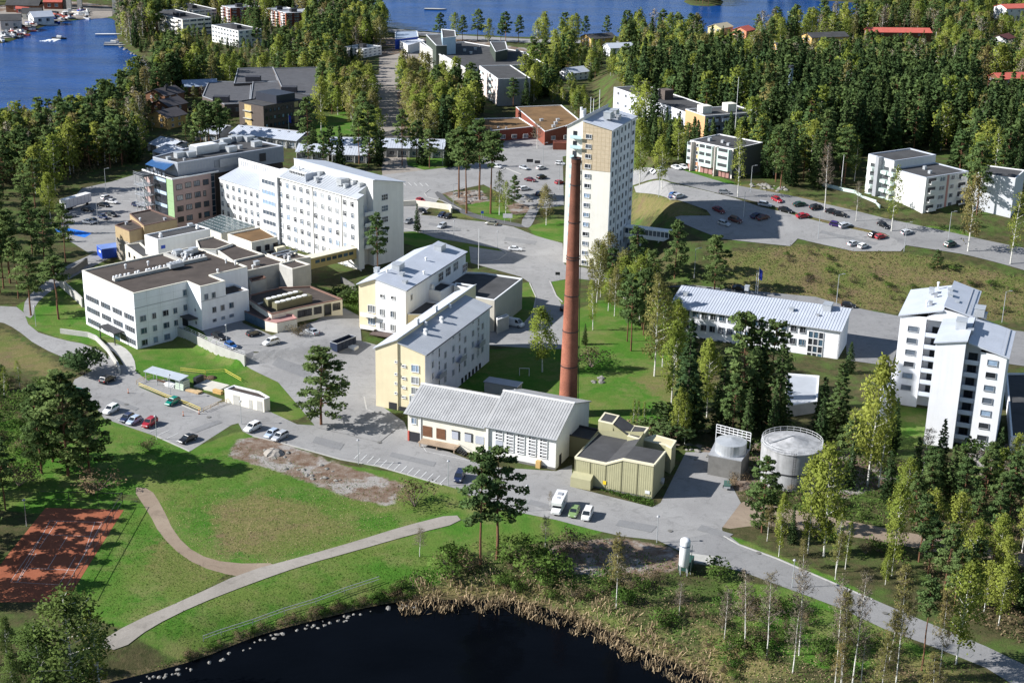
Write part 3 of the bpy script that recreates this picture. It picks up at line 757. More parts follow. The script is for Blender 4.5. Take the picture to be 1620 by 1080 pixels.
for p,w_,h_ in ((r1(1113,590),1.15,1.5),(r1(1177,575),1.1,1.5),(r1(1182,700),1.15,1.5),(r1(1253,682),1.15,1.5),(r1(1328,662),1.4,1.5),(r1(1185,790),1.1,.8),(r1(1258,770),1.1,.8),(r1(1330,750),1.3,.8)):
 W.one('r',o2,*p,w_,h_,panes=(0,3,4),fm=GREYMET)
for z,y in ((8.1,-3.3),(4.6,-3.4)): W.win('f',15.68,[y],[z],.5,.7,style='one',panes=(0,),fm=GREYMET)
mb = MB()
for i in range(4): mb.box(3.9 * i + 3.6,-.012,0,3.9 * i + 3.66,-.004,15)
for z in (3.2,6.5,9.8,13.0): mb.box(0,-.011,z,15.6,-.004,z + .05).box(-.011,0,z,-.004,26,z + .05)
for i in range(7): mb.box(-.012,3.6 * i + .4,0,-.004,3.6 * i + .45,15)
W.part('panel_joint',mb,M('grey_joint',(.50,.50,.50),.85,.1),kind='stuff')
# entrance canopy and door at the inner corner
W.part('corner_canopy',MB().box(12.9,-4.4,5.9,15.6,-.05,6.15),DARKMET)
W.part('corner_door',MB().box(13.6,-.08,3.0,15.2,-.003,5.4),DARKMET)
W.part('entrance_canopy',MB().box(-2.9,6.0,3.1,-.05,14.2,3.35,0).box(-2.8,6.3,-.2,-2.6,6.5,3.1,0).box(-2.8,13.7,-.2,-2.6,13.9,3.1,0),DARKMET)
W.part('entrance_door',MB().box(-.06,8.6,0,-.003,11.0,2.5),GL_B)
W.part('entrance_glazing',MB().box(-.05,4.2,.6,-.003,8.3,2.4),GL_D)
# roof plant: two long upstands carrying fans
W.part('roof_upstand',MB().box(2.0,12.6,14.5,18.5,13.5,15.5),CONC)
W.part('roof_upstand',MB().box(19.5,14.0,14.5,31,14.9,15.6),CONC)
W.part('roof_upstand',MB().box(24.0,15.0,14.5,24.9,25.0,15.5),CONC)
for i in range(15):
 x = 2.4 + i * 1.08 + rng.uniform(-.2,.2)
 if i in (5,8): continue
 W.vents([(x,13.9 + rng.uniform(-.2,.5),15.0)],'fan',.72)
for i in range(12): W.vents([(20.5 + i * .95,15.6 + rng.uniform(-.4,.9),15.0)],'fan',.7)
for i in range(8): W.vents([(25.3 + rng.uniform(0,3.5),17.5 + i * .95,15.0)],rng.choice(['fan','box','pipe']),.75)
W.vents([(27.5,23.2,15.1),(29.5,21.0,15.1),(31.8,22.2,15.1)],'big',.7)
W.vents([(33.0,8.0,14.9),(34.0,5.0,14.9),(26.0,1.4,14.9),(10.0,21,14.9),(16,19.6,14.9)],'pipe')
mb = MB().box(18.0,11.6,15.2,22.2,13.6,16.4)
W.part('chiller',mb,GALV)
for i in range(4): W.part('chiller_fan',MB().cyl(18.6 + i * 1.02,12.6,16.4,16.55,.42,n=12),GREYMET)
# ------------------------------------------------------------------ linked low buildings between clinic and ward block
def low(name,label,pts,z,wall,roof,base=-1.0,cop=None,az=44.6,par=.35,cat='building'):
 """flat-roofed block from its roof corners (counter-clockwise in plan) at height z"""
 p0 = flat(*pts[0],z); b = Bld(name,label,cat,p0,az,z=0)
 P = [b.loc(*p,z) for p in pts]; ar = sum(P[i - 1][0] * P[i][1] - P[i][0] * P[i - 1][1] for i in range(len(P)))
 if ar < 0: P = P[::-1]
 b.avoid(P,1.5); b.P = P; b.h = z
 b.walls(P,base,z,wall); b.flatroof(P,z,roof,cop,par)
 return b
CREAMC = M('cream_coping_strip',(.72,.68,.58),.6,.05)
b = low('link_building','grey rendered link block with brown roof behind the white clinic',[q3(350,495),q3(480,590),q3(800,520),q3(830,495),q3(640,430)],10.5,CONC,BITU,cop=CREAMC)
b.vents([(*b.loc(*q3(575,520),10.6),10.4)],'box')
b.vents([(*b.loc(*q3(540,570),10.3),10.3)],'pipe')
b = low('link_building','brown-roofed block joining the clinic roof at its far corner',[q3(190,385),q3(350,495),q3(640,430),q3(360,330)],10.8,CONC,BITU,cop=CREAMC)
b = low('roof_plant_block','small brown-roofed block with ducts beside the ward wall',[q3(170,260),q3(0,300),q3(30,380),q3(190,385),q3(350,330)],11.2,WHITE,BITU,cop=CREAMC)
b = low('operating_block','cream two-storey block with brown mossy roof against the ward wall',[q3(528,320),q3(775,268),q3(610,175),q3(300,240)],11.5,CREAM,MOSS,cop=CREAMC)
b.ewin(q3(528,320),q3(775,268),(.25,.58,.9),[9.0],1.6,1.7,panes=(0,),fm=FRAMED)
b = low('link_building','flat-roofed connecting block with pipes and a cream box on its roof',[q3(740,455),q3(850,490),q3(1090,460),q3(920,410),q3(790,360),q3(610,400)],8.0,CREAM,BITU,cop=CREAMC)
mb = MB(); x,y = b.loc(*q3(795,395),8.2); mb.box(x - 1.6,y - .8,7.6,x + 1.6,y + .8,9.3); b.part('roof_box',mb,CREAMT)
for a_,c_ in ((q3(720,440),q3(900,395)),(q3(760,455),q3(960,408))):
 p,q = b.loc(*a_,8.3),b.loc(*c_,8.3); b.part('roof_pipe',MB().tube((*p,8.5),(*q,8.5),.28,n=8),GALV)
x,y = b.loc(*q3(885,480),8.3); b.vents([(x,y,8.1)],'fan'); x,y = b.loc(*q3(845,455),8.3); b.vents([(x,y,8.1),(x + 2,y + 1,8.1),(x + 4,y + 2,8.1)],'hut')
b = low('stair_tower','square grey stair tower with a sunlit side at the bridge',[q3(915,572),q3(1085,528),q3(940,482),q3(790,522)],11.0,CONC,BITU,cop=CREAMC)
AN = b
# yellow foot bridge from the stair tower to the ward block
bb = Bld('covered_bridge','yellow covered bridge from stair tower to the white ward block','footbridge',flat(*q3(1080,580),3.4),45.0,z=0)
L = float((flat(568,427) - bb.p0) @ np.array([math.cos(R(46.5)),math.sin(R(46.5))])) - .05
bb.part('bridge_body',MB().box(0,0,3.4,L,3.2,6.6),M('yellow_cladding',(.52,.40,.17),.6,.08))
bb.part('bridge_roof',MB().box(-.2,-.25,6.6,L,3.4,6.85),CREAMT)
for i in range(7): bb.part('bridge_window',MB().box(L * .12 + i * L * .12,-.06,4.9,L * .12 + i * L * .12 + L * .09,-.003,5.9),GL_B)
bb.part('drain_pipe',MB().tube((L * .8,-.4,3.4),(L * .8 + 3,-3,.3),.25,n=8),GALV)
# canteen with chillers in front
b = low('canteen','low canteen with brown roof, glazed front and white-fan chillers',[q3(715,1000),q3(965,940),q3(1390,855),q3(1090,735),q3(800,745),q3(515,815),q3(505,860)],7.0,CREAM,BITU,cop=M('brown_coping',(.22,.13,.10),.6,.05))
mb = MB(); x0,y0 = b.loc(*q3(690,905),8.2); x1,y1 = b.loc(*q3(1000,880),8.2); x2,y2 = b.loc(*q3(820,800),8.2)
ch = thing('chiller_bank','two rows of white fans on a chiller bank above the canteen','chiller',(*b.w(*b.loc(*q3(770,960),7.0)),6.7),R(44.6))
mb.v = []; mb = MB().box(0,0,0,11.5,2.2,1.9); mb.build('chiller_case',OLIVED,ch)
MB().box(0,4.0,0,11.5,6.2,1.9).build('chiller_case',OLIVED,ch)
fan = MB().cyl(0,0,0,.18,.72,n=14).data('fan',WHMET)
for r_ in range(2):
 for i in range(6): link('fan',fan,ch,Matrix.Translation((1.0 + i * 1.75,1.1 + r_ * 4.0,1.9)))
MB().tube((-1,7.2,.3),(12,7.2,.3),.3,n=8).build('pipe',GALV,ch)
mn = min(q[1] for q in b.P)
pA = b.loc(*q3(965,940),7.0)
b.ewin(q3(965,940),q3(1390,855),(.08,.22,.44,.86),[5.2],2.3,1.9,style='three',panes=(0,),fm=FRAMED); b.ewin(q3(965,940),q3(1390,855),(.66,),[4.8],2.2,3.2,style='one',panes=(0,),fm=OLIVED)
# glazed lower part facing the yard
g = low('canteen_porch','glazed brown-roofed porch between clinic and canteen',[q3(655,1058),q3(720,995),q3(505,905),q3(415,950)],5.6,GL_B,M('dark_brown_roof',(.07,.045,.04),.7,.1),cop=M('brown_strip',(.16,.09,.07),.6,.05))
merge(low('bay_hood','pinkish tiled hood over the canteen bay window',[q3(655,1058),q3(770,1080),q3(960,1040),q3(920,1000),q3(740,1000)],5.9,CREAM,M('pink_tiles',(.40,.22,.20),.7,.15,1.5),cop=M('pink_strip',(.40,.22,.20),.7,.05)),b,'bay_hood')
# block with two plant screens behind (grey box on grey wall)
b = low('grey_annexe','pale grey windowless annexe with brown roof edge by the yard',[q3(525,690),q3(665,655),q3(640,632),q3(505,662)],8.6,CONC,BITU,cop=M('brown_edge',(.16,.09,.07),.6,.05))
b = low('corridor_block','long white block with dark roof and a small blue sign',[q2(1015,712),q2(1515,610),q2(1380,568),q2(890,668)],12.5,WHITE,BITUG)
x,y = b.loc(*q2(1045,680),12.5); b.vents([(x,y,12.2)],'fan'); x,y = b.loc(*q2(1395,600),12.5); b.vents([(x,y,12.2)],'fan'); x,y = b.loc(*q2(1325,570),12.8); b.vents([(x,y,12.2)],'box')
b.part('blue_sign',MB().box(b.at('f',0,*q2(1045,755))[0] if False else 1.0,-.06,9.4,2.4,-.003,10.4),BLUEC)
b = low('tan_block','tan clad block with brown roof left of the pink ward',[q2(885,580),q2(1200,515),q2(950,425),q2(750,465)],11.5,BROWNC,BITU,cop=M('brown_line',(.16,.10,.08),.6,.05))
x,y = b.loc(*q2(1085,518),11.5); b.vents([(x,y,11.3)],'hut'); x,y = b.loc(*q2(850,530),11.5); b.vents([(x,y,11.2)],'pipe')
b = low('tan_block','lower tan block with a white foot and roof hatch',[q2(745,630),q2(890,595),q2(770,525),q2(610,575)],10.6,BROWNC,BITU,cop=M('brown_line2',(.16,.10,.08),.6,.05))
b.part('white_foot',MB().prism([(p[0] + .0,p[1]) for p in b.P],-1,6.8,0,top=False),WHITE).scale = (1.004,1.004,1)
x,y = b.loc(*q2(720,555),10.8); b.vents([(x,y,10.5)],'hut')
b = low('cream_annexe','low cream annexe with roof grating left of the white block',[q2(870,880),q2(985,860),q2(850,740),q2(705,760)],7.0,CREAM,BITUG,cop=CREAMC)
for p in (q2(755,835),q2(815,855),q2(850,860)):
 x = b.at('f',0,*p)
 pass
b.ewin(q2(705,760),q2(870,880),(.25,.55,.75),[4.8],1.3,1.5,panes=(0,4),fm=FRAMED)
gl = Bld('glass_court_roof','dark glazed courtyard roof below the pink and white wards','glass roof',flat(*q3(240,55),6.5),44.6,z=0)
P = [gl.loc(*p,6.5) for p in (q3(0,150),q3(240,235),q3(560,165),q3(240,60))]
ar = sum(P[i - 1][0] * P[i][1] - P[i][0] * P[i - 1][1] for i in range(4)); P = P if ar > 0 else P[::-1]
gl.part('glazing',MB().quad([(p[0],p[1],6.5) for p in P]),GLASSROOF)
mb = MB(); A_,B_,C_,D_ = [Vector((p[0],p[1],6.55)) for p in P]
for i in range(13): f = i / 12; mb.tube(A_.lerp(B_,f),D_.lerp(C_,f),.07,n=4)
for i in range(7): f = i / 6; mb.tube(A_.lerp(D_,f),B_.lerp(C_,f),.06,n=4)
gl.part('glazing_bars',mb,GREYMET)
gl.part('wall',MB().prism(P,0,6.45,0,top=False),CREAM)
# ------------------------------------------------------------------ the white ward block
H = Bld('ward_block','tall white eight-storey ward block with rows of square windows','building',flat(568,427),46.5,z=0)
h0 = 22.1
PH = [(0,0),(2.2,0),(2.2,2.8),(6.0,2.8),(6.0,0),(18.3,0),(18.3,38.2),(0,38.2)]
H.avoid([(0,0),(18.3,0),(18.3,72),(0,72)],3)
zt = [h0,h0 + .9,h0 + .9,h0 + 2.7,26.9,24.3,24.3,h0]
mb = MB().prism(PH,-6,zt,0,top=False); H.part('wall',mb,WHITE)
rf = slab([(-.5,-.4,h0 + .02),(2.2,-.4,h0 + 1.0),(2.2,2.6,h0 + 1.0),(6.3,2.6,h0 + 2.7),(6.3,38.2,h0 + 2.7),(-.5,38.2,h0 + .02)],.25)
H.part('roof',rf,METR)
H.part('upper_wall',MB().box(6.3,-.02,h0 + 2.0,6.7,38.3,26.9),WHITE)
H.part('rear_roof',slab([(6.2,-.5,27.1),(18.9,-.5,24.4),(18.9,38.4,24.4),(6.2,38.4,27.1)],.25),METRL)
mb = MB()
seams(mb,(-.5,38.2,h0 + .02),(-.5,2.6,h0 + .02),(6.3,2.6,h0 + 2.7),(6.3,38.2,h0 + 2.7),1.2); H.part('roof_seam',mb,METR,kind='stuff')
H.part('gutter',MB().tube((-.55,-.4,h0 - .02),(-.55,38.2,h0 - .02),.12,n=6),WHMET)
for y in (7.5,21.3): H.part('downpipe',MB().tube((-.1,y,h0),(-.1,y,-4),.09,n=6),CONCD)
cols = [r5(x,y) for x,y in ((237,283),(295,298),(355,315),(412,333),(470,348),(534,367),(594,382),(655,400),(719,418),(785,435),(850,450))]
rows = [r5(x,y) for x,y in ((850,450),(850,545),(850,640),(853,730),(853,820),(853,910),(855,1000))]
runs = [H.at('f',0,*p)[0] for p in cols]; zs = [H.at('f',0,*p)[1] for p in rows]
zs.append(zs[-1] * 2 - zs[-2])
H.win('f',-.02,runs,zs[:-1],1.62,1.75,style='vent',panes=(1,1,0,2,4,2))
H.win('f',-.02,runs[4:],zs[-1:],1.62,1.75,style='vent',panes=(1,0,2))
for z in zs[:4] + [zs[4]]:
 H.win('r',-.02,[10.6],[z + .9],2.5,1.9,style='grid',panes=(0,3),fm=FRAMEW)
for z in (19.0,15.6,12.2,8.8): # balconies in the end recess
 H.part('balcony',MB().box(2.25,-.7,z - 2.6,5.95,2.7,z - 2.4).box(2.25,-.75,z - 2.4,5.95,-.62,z - 1.4),WHITE)
 H.part('balcony_door',MB().box(3.0,2.72,z - 2.4,4.6,2.795,z - .2),GL_D)
mb = MB(); mb.box(2.6,26.2,h0 + 1.0,3.6,36.2,h0 + 2.3); H.part('roof_light',mb,WHMET)
for i in range(12): H.part('roof_light_pane',MB().quad([(2.57,26.4 + i * .82,h0 + 1.3),(2.57,27.05 + i * .82,h0 + 1.3),(2.57,27.05 + i * .82,h0 + 2.1),(2.57,26.4 + i * .82,h0 + 2.1)][::-1]),GL_D)
H.part('roof_divider',MB().box(.6,25.5,h0 + .2,6.3,25.8,h0 + 3.0),METRL)
for y,x,k in ((22.5,2.6,'box'),(21.0,1.6,'hut'),(12.4,3.2,'box'),(11.6,4.0,'big'),(9.0,3.0,'box'),(8.0,5.2,'box'),(4.6,5.0,'box'),(24,5.2,'box'),(34,4.8,'pipe'),(14,5.2,'hut')):
 H.vents([(x,y,h0 + .4 + x * .43)],k)
# stair bay and shaded wing to its left
H.part('stair_bay',MB().prism([(-.9,38.2),(-.9,47.0),(9,47.0),(9,38.2)][::-1],-6,22.0,0),WHITE2)
zb = [H.at('f',-.9,*p)[1] for p in (r5(130,262),r5(130,350),r5(133,435),r5(135,522),r5(138,605),r5(140,688))]
H.win('f',-.92,[42.6],zb,6.6,1.5,style='four',panes=(1,1,4))
H.part('bay_pipe',MB().box(-.3,37.95,-4,-.1,38.15,22),GREYMET)
H.part('wing_wall',MB().prism([(0,47.0),(0,70.4),(12,70.4),(12,47.0)][::-1],-2,16.0,0,top=False),WHITE)
H.part('wing_roof',slab([(-.4,47,16.0),(8.0,47,18.4),(8.0,70.4,18.4),(-.4,70.4,16.0)],.2),METRL)
mb = MB(); seams(mb,(-.4,70.4,16.0),(-.4,47,16.0),(8,47,18.4),(8,70.4,18.4),1.0); H.part('roof_seam',mb,METRL,kind='stuff')
H.part('wing_parapet',MB().box(8.0,46,17.5,8.5,70.5,21.4),WHITE)
for i in range(19): H.part('parapet_slot',MB().box(7.94,47.2 + i * 1.2,19.0,7.997,47.7 + i * 1.2,20.8),GREYMET)
H.part('wing_rear',MB().prism([(8.5,46),(8.5,72),(17,72),(17,46)][::-1],-2,18.2,0),BITU)
cw = [H.at('f',0,*q1(*p))[0] for p in ((907,617),(960,632),(1017,650),(1072,663),(1128,680),(1185,697),(1243,715))]
zw = [H.at('f',0,*q1(*p))[1] for p in ((907,617),(910,703),(913,790),(917,873))]; zw.append(2 * zw[-1] - zw[-2])
H.win('f',-.02,cw,zw[:3],1.5,1.8,style='vent',panes=(1,0,3)); H.win('f',-.02,cw[:],zw[3:4],1.5,1.8,style='vent',panes=(0,3))
H.win('f',-.02,cw[3:],zw[4:],1.5,1.8,style='vent',panes=(1,0))
# ------------------------------------------------------------------ pink and green block with the grey plant storey
K = Bld('pink_ward','pink and green clad hospital block topped by a grey plant storey','building',flat(*q1(440,560),17.0),45.5,z=0)
e1 = K.at('r',0,*q1(800,505))[0]; e2 = K.at('r',0,*q1(875,485))[0]
gA = K.loc(*q1(350,545),17.0)[1]; gB = K.loc(*q1(150,470),17.0)[1]
K.avoid([(0,0),(46,-2),(46,26),(0,16)],3)
K.walls([(0,0),(e1,0),(e1,2.5),(e2,2.5),(e2,gB),(0,gB)],-2,17.0,PINK)
K.part('green_cladding',MB().box(-.12,.02,-2,-.004,gA,16.9),GREENP)
for i in range(6): K.part('cladding_joint',MB().box(-.14,.02,1.5 + i * 2.6,-.123,gA,1.56 + i * 2.6),M('green_joint',(.16,.26,.13),.6,.05) if i == 0 else bpy.data.materials['green_joint'])
K.part('terrace',MB().quad([(0,0,17.0),(e2,0,17.0),(e2,gB,17.0),(0,gB,17.0)]),BITUG)
K.part('terrace_coping',MB().box(-.4,-.1,16.75,e2,.25,17.2).box(-.4,.25,16.75,-.0,gB,17.2),WHMET)
for p_,w_ in ((q1(500,635),2.3),(q1(585,615),2.3),(q1(668,600),2.3),(q1(752,588),2.2)): K.one('r',-.02,*p_,w_,1.8,style='three',panes=(2,0,1),fm=FRAMED)
for p_,w_ in ((q1(507,738),2.3),(q1(590,722),2.3),(q1(675,706),2.3),(q1(742,694),1.1)): K.one('r',-.02,*p_,w_,1.8,style='three',panes=(2,0,1),fm=FRAMED)
for p_,w_ in ((q1(512,840),2.3),(q1(596,824),2.3),(q1(679,807),2.3),(q1(760,793),2.1)): K.one('r',-.02,*p_,w_,1.8,style='three',panes=(1,0,3),fm=FRAMED)
for p_,w_ in ((q1(517,942),2.3),(q1(600,925),2.3),(q1(698,905),1.1),(q1(764,892),2.1)): K.one('r',-.02,*p_,w_,1.8,style='three',panes=(1,0,3),fm=FRAMED)
K.part('glazed_stair',MB().box(e1 + .3,2.3,1.5,e2 - .3,2.49,16.6),GL_B)
for i in range(7): K.part('stair_transom',MB().box(e1 + .2,2.2,2.5 + i * 2.1,e2 - .2,2.295,2.75 + i * 2.1),GREYMET)
zr = 21.6
PU = [K.loc(*q1(485,405),zr),K.loc(*q1(1490,245),zr),K.loc(*q1(1040,145),zr),K.loc(*q1(250,350),zr)]
K.part('plant_storey',MB().prism(PU,16,zr,0,top=False),ZINC); K.flatroof(PU,zr,BITUG,METRL,name='plant_roof')
K.part('lower_rear',MB().prism([(e2,3),(45,1.0),(45,24),(e2,20)],-2,15.5,0),BITU)
K.part('plant_louvre',MB().box(19,PU[0][1] * .6 - .35,17.8,27,PU[0][1] * .6 - .12,20.6),GREYMET)
a0 = Vector((*PU[0],0)); a1 = Vector((*PU[1],0))
mb = MB()
for i in range(36):
 p = a0.lerp(a1,i / 36); q = a0.lerp(a1,(i + .12) / 36); nn = Vector(((a1 - a0).y,-(a1 - a0).x,0)).normalized() * .05
 mb.quad([(p.x + nn.x,p.y + nn.y,17),(q.x + nn.x,q.y + nn.y,17),(q.x + nn.x,q.y + nn.y,zr - .3),(p.x + nn.x,p.y + nn.y,zr - .3)])
K.part('cladding_seam',mb,GREYMET,kind='stuff')
K.part('louvre_panel',MB().box(0,-.16,0,7.5,-.06,2.4),M('zinc_louvre',(.22,.235,.26),.55,.06)).matrix_basis = Matrix.Translation(a0.lerp(a1,.33) + Vector((0,0,18))) @ Matrix.Rotation(math.atan2((a1 - a0).y,(a1 - a0).x),4,'Z')
K.part('plant_door',MB().box(0,-.16,0,2.6,-.06,2.8),DARKMET).matrix_basis = Matrix.Translation(a0.lerp(a1,.76) + Vector((0,0,17.4))) @ Matrix.Rotation(math.atan2((a1 - a0).y,(a1 - a0).x),4,'Z')
for p_,k in ((q1(400,370),'box'),(q1(505,345),'big'),(q1(610,340),'big'),(q1(550,375),'hut'),(q1(905,265),'big'),(q1(940,215),'big'),(q1(995,290),'big'),(q1(1020,190),'big'),(q1(1070,190),'big'),(q1(1165,192),'big'),(q1(1235,240),'big'),(q1(1080,262),'box'),(q1(905,230),'box'),(q1(975,205),'box'),(q1(1030,160),'box'),(q1(1225,195),'box')):
 K.vents([(*K.loc(*p_,zr),zr - .1)],k)
x,y = K.loc(*q1(770,300),zr); K.part('roof_plant',MB().box(x - 5,y - 1.2,zr - .3,x + 4,y + 3.6,zr + 2.3),GALV)
K.part('roof_plant_top',MB().box(x - 4.6,y - .8,zr + 2.3,x + 3.6,y + 3.2,zr + 2.5),WHMET)
# left part: glass lift front, blue glass terrace roof, steel fire stair
gw = MB().box(-.25,gA,0,-.0,gB * .62,16.6); K.part('glazed_front',gw,GL_D)
for i in range(4): K.part('spandrel',MB().box(-.32,gA,2.2 + i * 4.3,-.253,gB * .62,3.3 + i * 4.3),M('pale_blue_panel',(.45,.55,.66),.4,.05) if i == 0 else bpy.data.materials['pale_blue_panel'])
tr = K.loc(*q1(470,440),20.0); tl = K.loc(*q1(215,395),20.0)
K.part('terrace_roof',slab([(-.6,tr[1],19.4),(3.0,tr[1],21.0),(3.0,tl[1],21.0),(-.6,tl[1],19.4)],.12),M('blue_glass_roof',(.03,.09,.22),.1,.2,.6,spec=.8))
for i in range(6): y = tr[1] + (tl[1] - tr[1]) * i / 5; K.part('terrace_post',MB().tube((-.5,y,17),(-.5,y,19.4),.09,n=6),DARKMET)
for i in range(12): y = tr[1] + (tl[1] - tr[1]) * i / 12; K.part('rail_pane',MB().box(-.38,y,17.2,-.34,y + .6,18.3),GL_M)
FS = Bld('fire_stair','open steel fire stair tower at the hospital corner','stair tower',K.w(-4.2,gB * .62),45.5,z=0)
for x,y in ((0,0),(4,0),(4,5),(0,5),(0,2.5),(4,2.5)): FS.part('post',MB().tube((x,y,0),(x,y,16.6),.13,n=6),GALV)
for i in range(5):
 z = 3.2 + i * 3.3; FS.part('landing',MB().box(-.4,-.4,z - .15,4.2,5.4,z),GREYMET)
 FS.part('railing',MB().box(-.4,-.4,z + .95,-.34,5.4,z + 1.05).box(-.4,-.4,z + .5,-.34,5.4,z + .56).box(-.4,-.4,z + .95,4.2,-.34,z + 1.05).box(-.4,-.4,z + .5,4.2,-.34,z + .56),GALV)
 FS.part('flight',slab([(1,.5,z - 3.2),(2.2,.5,z - 3.2),(2.2,4.5,z - .1),(1,4.5,z - .1)],.15),WHMET)
FS.part('stair_roof',MB().box(-.6,-.6,16.6,4.4,5.6,16.8),DARKMET)
# ------------------------------------------------------------------ pale yellow building with stepped ridge, and its neighbour
def stepped(name,label,p0,az,L,Wd,x0z,wallL,wallR,side,roofm,ridge,step,zl,zr,zrt,base=-3):
 b = Bld(name,label,'building',p0,az,z=0)
 b.avoid([(0,0),(L,0),(L,Wd),(0,Wd)],2)
 P = [(0,0),(L,0),(L,ridge),(L,Wd),(0,Wd),(0,ridge)]
 return b,P
Y = Bld('yellow_building','pale yellow four-storey building with long grey stepped roof','building',flat(672.5,655),68.6,z=0)
ze,zrt,zlt = Y.at('f',0,*r3(500,215))[1],Y.at('f',0,*r3(275,115))[1],Y.at('f',0,*r3(80,155))[1]
rd = Y.at('f',0,*r3(268,120))[0]; wd = Y.at('f',0,*r3(80,155))[0]; Ly = Y.at('r',0,*r2(1160,565))[0]
Y.avoid([(0,0),(Ly + 8,0),(Ly + 8,wd),(0,wd)],2)
zs_ = zrt + .9
mb = MB().prism([(0,0),(Ly,0),(Ly,rd),(0,rd)],-4,[ze,ze,zrt,zrt],0,top=False)
Y.part('wall',mb,YELLOW)
Y.part('left_wall',MB().prism([(-.35,rd),(Ly + 7,rd),(Ly + 7,wd),(-.35,wd)],-4,[zs_,zs_,zlt,zlt],0,top=False),YELLOW)
Y.part('courtyard_facade',MB().box(.02,-.06,-4,Ly - .02,-.004,ze - .02),M('cool_white_render',(.72,.72,.76),.85,.05,.4,streak=.08))
Y.part('roof',slab([(-.35,-.5,ze - .1),(Ly + .3,-.5,ze - .1),(Ly + .3,rd,zrt),(-.35,rd,zrt)],.2),METR)
Y.part('left_roof',slab([(-.7,rd - .15,zs_ + .05),(Ly + 7.2,rd - .15,zs_ + .05),(Ly + 7.2,wd + .5,zlt - .1),(-.7,wd + .5,zlt - .1)],.2),METRL)
mb = MB(); seams(mb,(-.3,-.5,ze - .1),(Ly + .3,-.5,ze - .1),(Ly + .3,rd,zrt),(-.3,rd,zrt),.9,.04); Y.part('roof_seam',mb,METR,kind='stuff')
Y.part('gutter',MB().tube((-.35,-.58,ze - .2),(Ly + .3,-.58,ze - .2),.12,n=6),DARKMET)
for p_ in (r3(415,338),r3(415,440),r3(415,530),r3(400,600)): Y.one('f',-.02,*p_,2.0,1.75,panes=(4,2),style='two')
for p_ in (r3(320,318),r3(320,420),r3(320,500),r3(320,582)): Y.one('f',-.02,*p_,1.1,.55,panes=(0,2),style='two')
for p_ in (r3(252,280),r3(252,385),r3(252,465),r3(252,548)): Y.one('f',-.37,*p_,.75,.5,panes=(0,),style='two')
for (x,y),w_ in ((r3(230,665),2.0),(r3(318,705),1.9)):
 r_,z_ = Y.at('f',0,x,y); Y.part('garage_door',MB().box(-.42,r_ - w_ / 2,z_ - 1.5,-.36 if r_ > rd else -.05,r_ + w_ / 2,z_ + 1.2),DARKMET)
rr = [Y.at('r',0,*p)[0] for p in (r3(560,305),r3(668,215),r3(737,155),r3(838,85),r3(905,28))]
rr += [rr[-1] + (Ly - rr[-1]) * f for f in (.3,.55)]
z3_,z2_,z1_ = Y.at('r',0,*r3(560,303))[1],Y.at('r',0,*r3(560,402))[1],Y.at('r',0,*r3(668,428))[1]
Y.win('r',-.08,rr,[z3_,z2_,z1_],1.35,1.75,panes=(0,1,3),style='two')
rs = [Y.at('r',0,*p)[0] for p in (r3(615,195),r3(790,65))] + [Y.at('r',0,*r2(1060,690))[0]]
Y.win('r',-.08,rs,[z3_ + 1.7,z2_ + 1.4,z1_],.9,2.3,panes=(0,3),style='split')
Y.win('r',-.08,[rr[0],rr[2],rr[4]],[ze - 1.1],.9,.55,panes=(0,1),style='one')
for x in rs:
 Y.part('balcony',MB().box(x - 1.9,-1.3,z2_ - 1.35,x + 1.9,-.07,z2_ - 1.15).box(x - 1.9,-1.3,z2_ - 1.15,x + 1.9,-1.24,z2_ - .15),GREYMET)
Y.win('r',-.08,[Ly * .55 + i * 2.2 for i in range(6)],[.9],.9,1.3,panes=(0,),style='one',fm=FRAMED)
for p_ in (r2(610,725),r2(612,785),r2(815,575),r2(748,682)):
 x,y = Y.loc(*p_,zrt - .2); Y.vents([(x,y,zrt - .5)],'fan')
for x in (Ly * .28,Ly * .55): Y.part('chimney_stack',MB().box(x,rd + .2,zs_ - 1,x + 1.2,rd + 1.0,zs_ + 1.2),WHMET)
# neighbour: white and cream, same grid
N = Bld('cream_white_building','white and cream three-storey building with pale metal roof behind the yellow one','building',flat(643,545),68.6,z=0)
zr_,zm_,zl_ = N.at('f',0,*r2(450,425))[1],N.at('f',0,*r2(190,325))[1],N.at('f',0,*r2(40,370))[1]
dn,wn_ = N.at('f',0,*r2(188,325))[0],N.at('f',0,*r2(40,370))[0]; Ln = N.at('r',0,*r2(955,105))[0]
N.avoid([(0,0),(Ln,0),(Ln,wn_),(0,wn_)],2)
N.part('wall',MB().prism([(-.3,0),(Ln,0),(Ln,dn),(-.3,dn)],-3,[zr_,zr_,zm_,zm_],0,top=False),WHITE2)
N.part('cream_wall',MB().prism([(0,dn),(Ln - 4,dn),(Ln - 4,wn_),(0,wn_)],-3,[zm_ - .3,zm_ - .3,zl_,zl_],0,top=False),YELLOW)
N.part('roof',slab([(-.7,-.5,zr_ + .05),(Ln + .3,-.5,zr_ + .05),(Ln + .3,dn,zm_ + .1),(-.7,dn,zm_ + .1)],.2),METRL)
N.part('left_roof',slab([(-.6,dn,zm_ + .06),(Ln - 3.6,dn,zm_ + .06),(Ln - 3.6,wn_ + .5,zl_ - .05),(-.6,wn_ + .5,zl_ - .05)],.2),METRL)
mb = MB(); seams(mb,(-.7,-.5,zr_ + .05),(Ln + .3,-.5,zr_ + .05),(Ln + .3,dn,zm_ + .1),(-.7,dn,zm_ + .1),.9,.04); N.part('roof_seam',mb,METRL,kind='stuff')
N.part('gutter',MB().tube((-.7,-.55,zr_ - .1),(Ln + .3,-.55,zr_ - .1),.1,n=6),DARKMET)
for p_ in (r2(240,475),r2(333,490)): N.one('f',-.32,*p_,1.2,.9,panes=(0,),style='two')
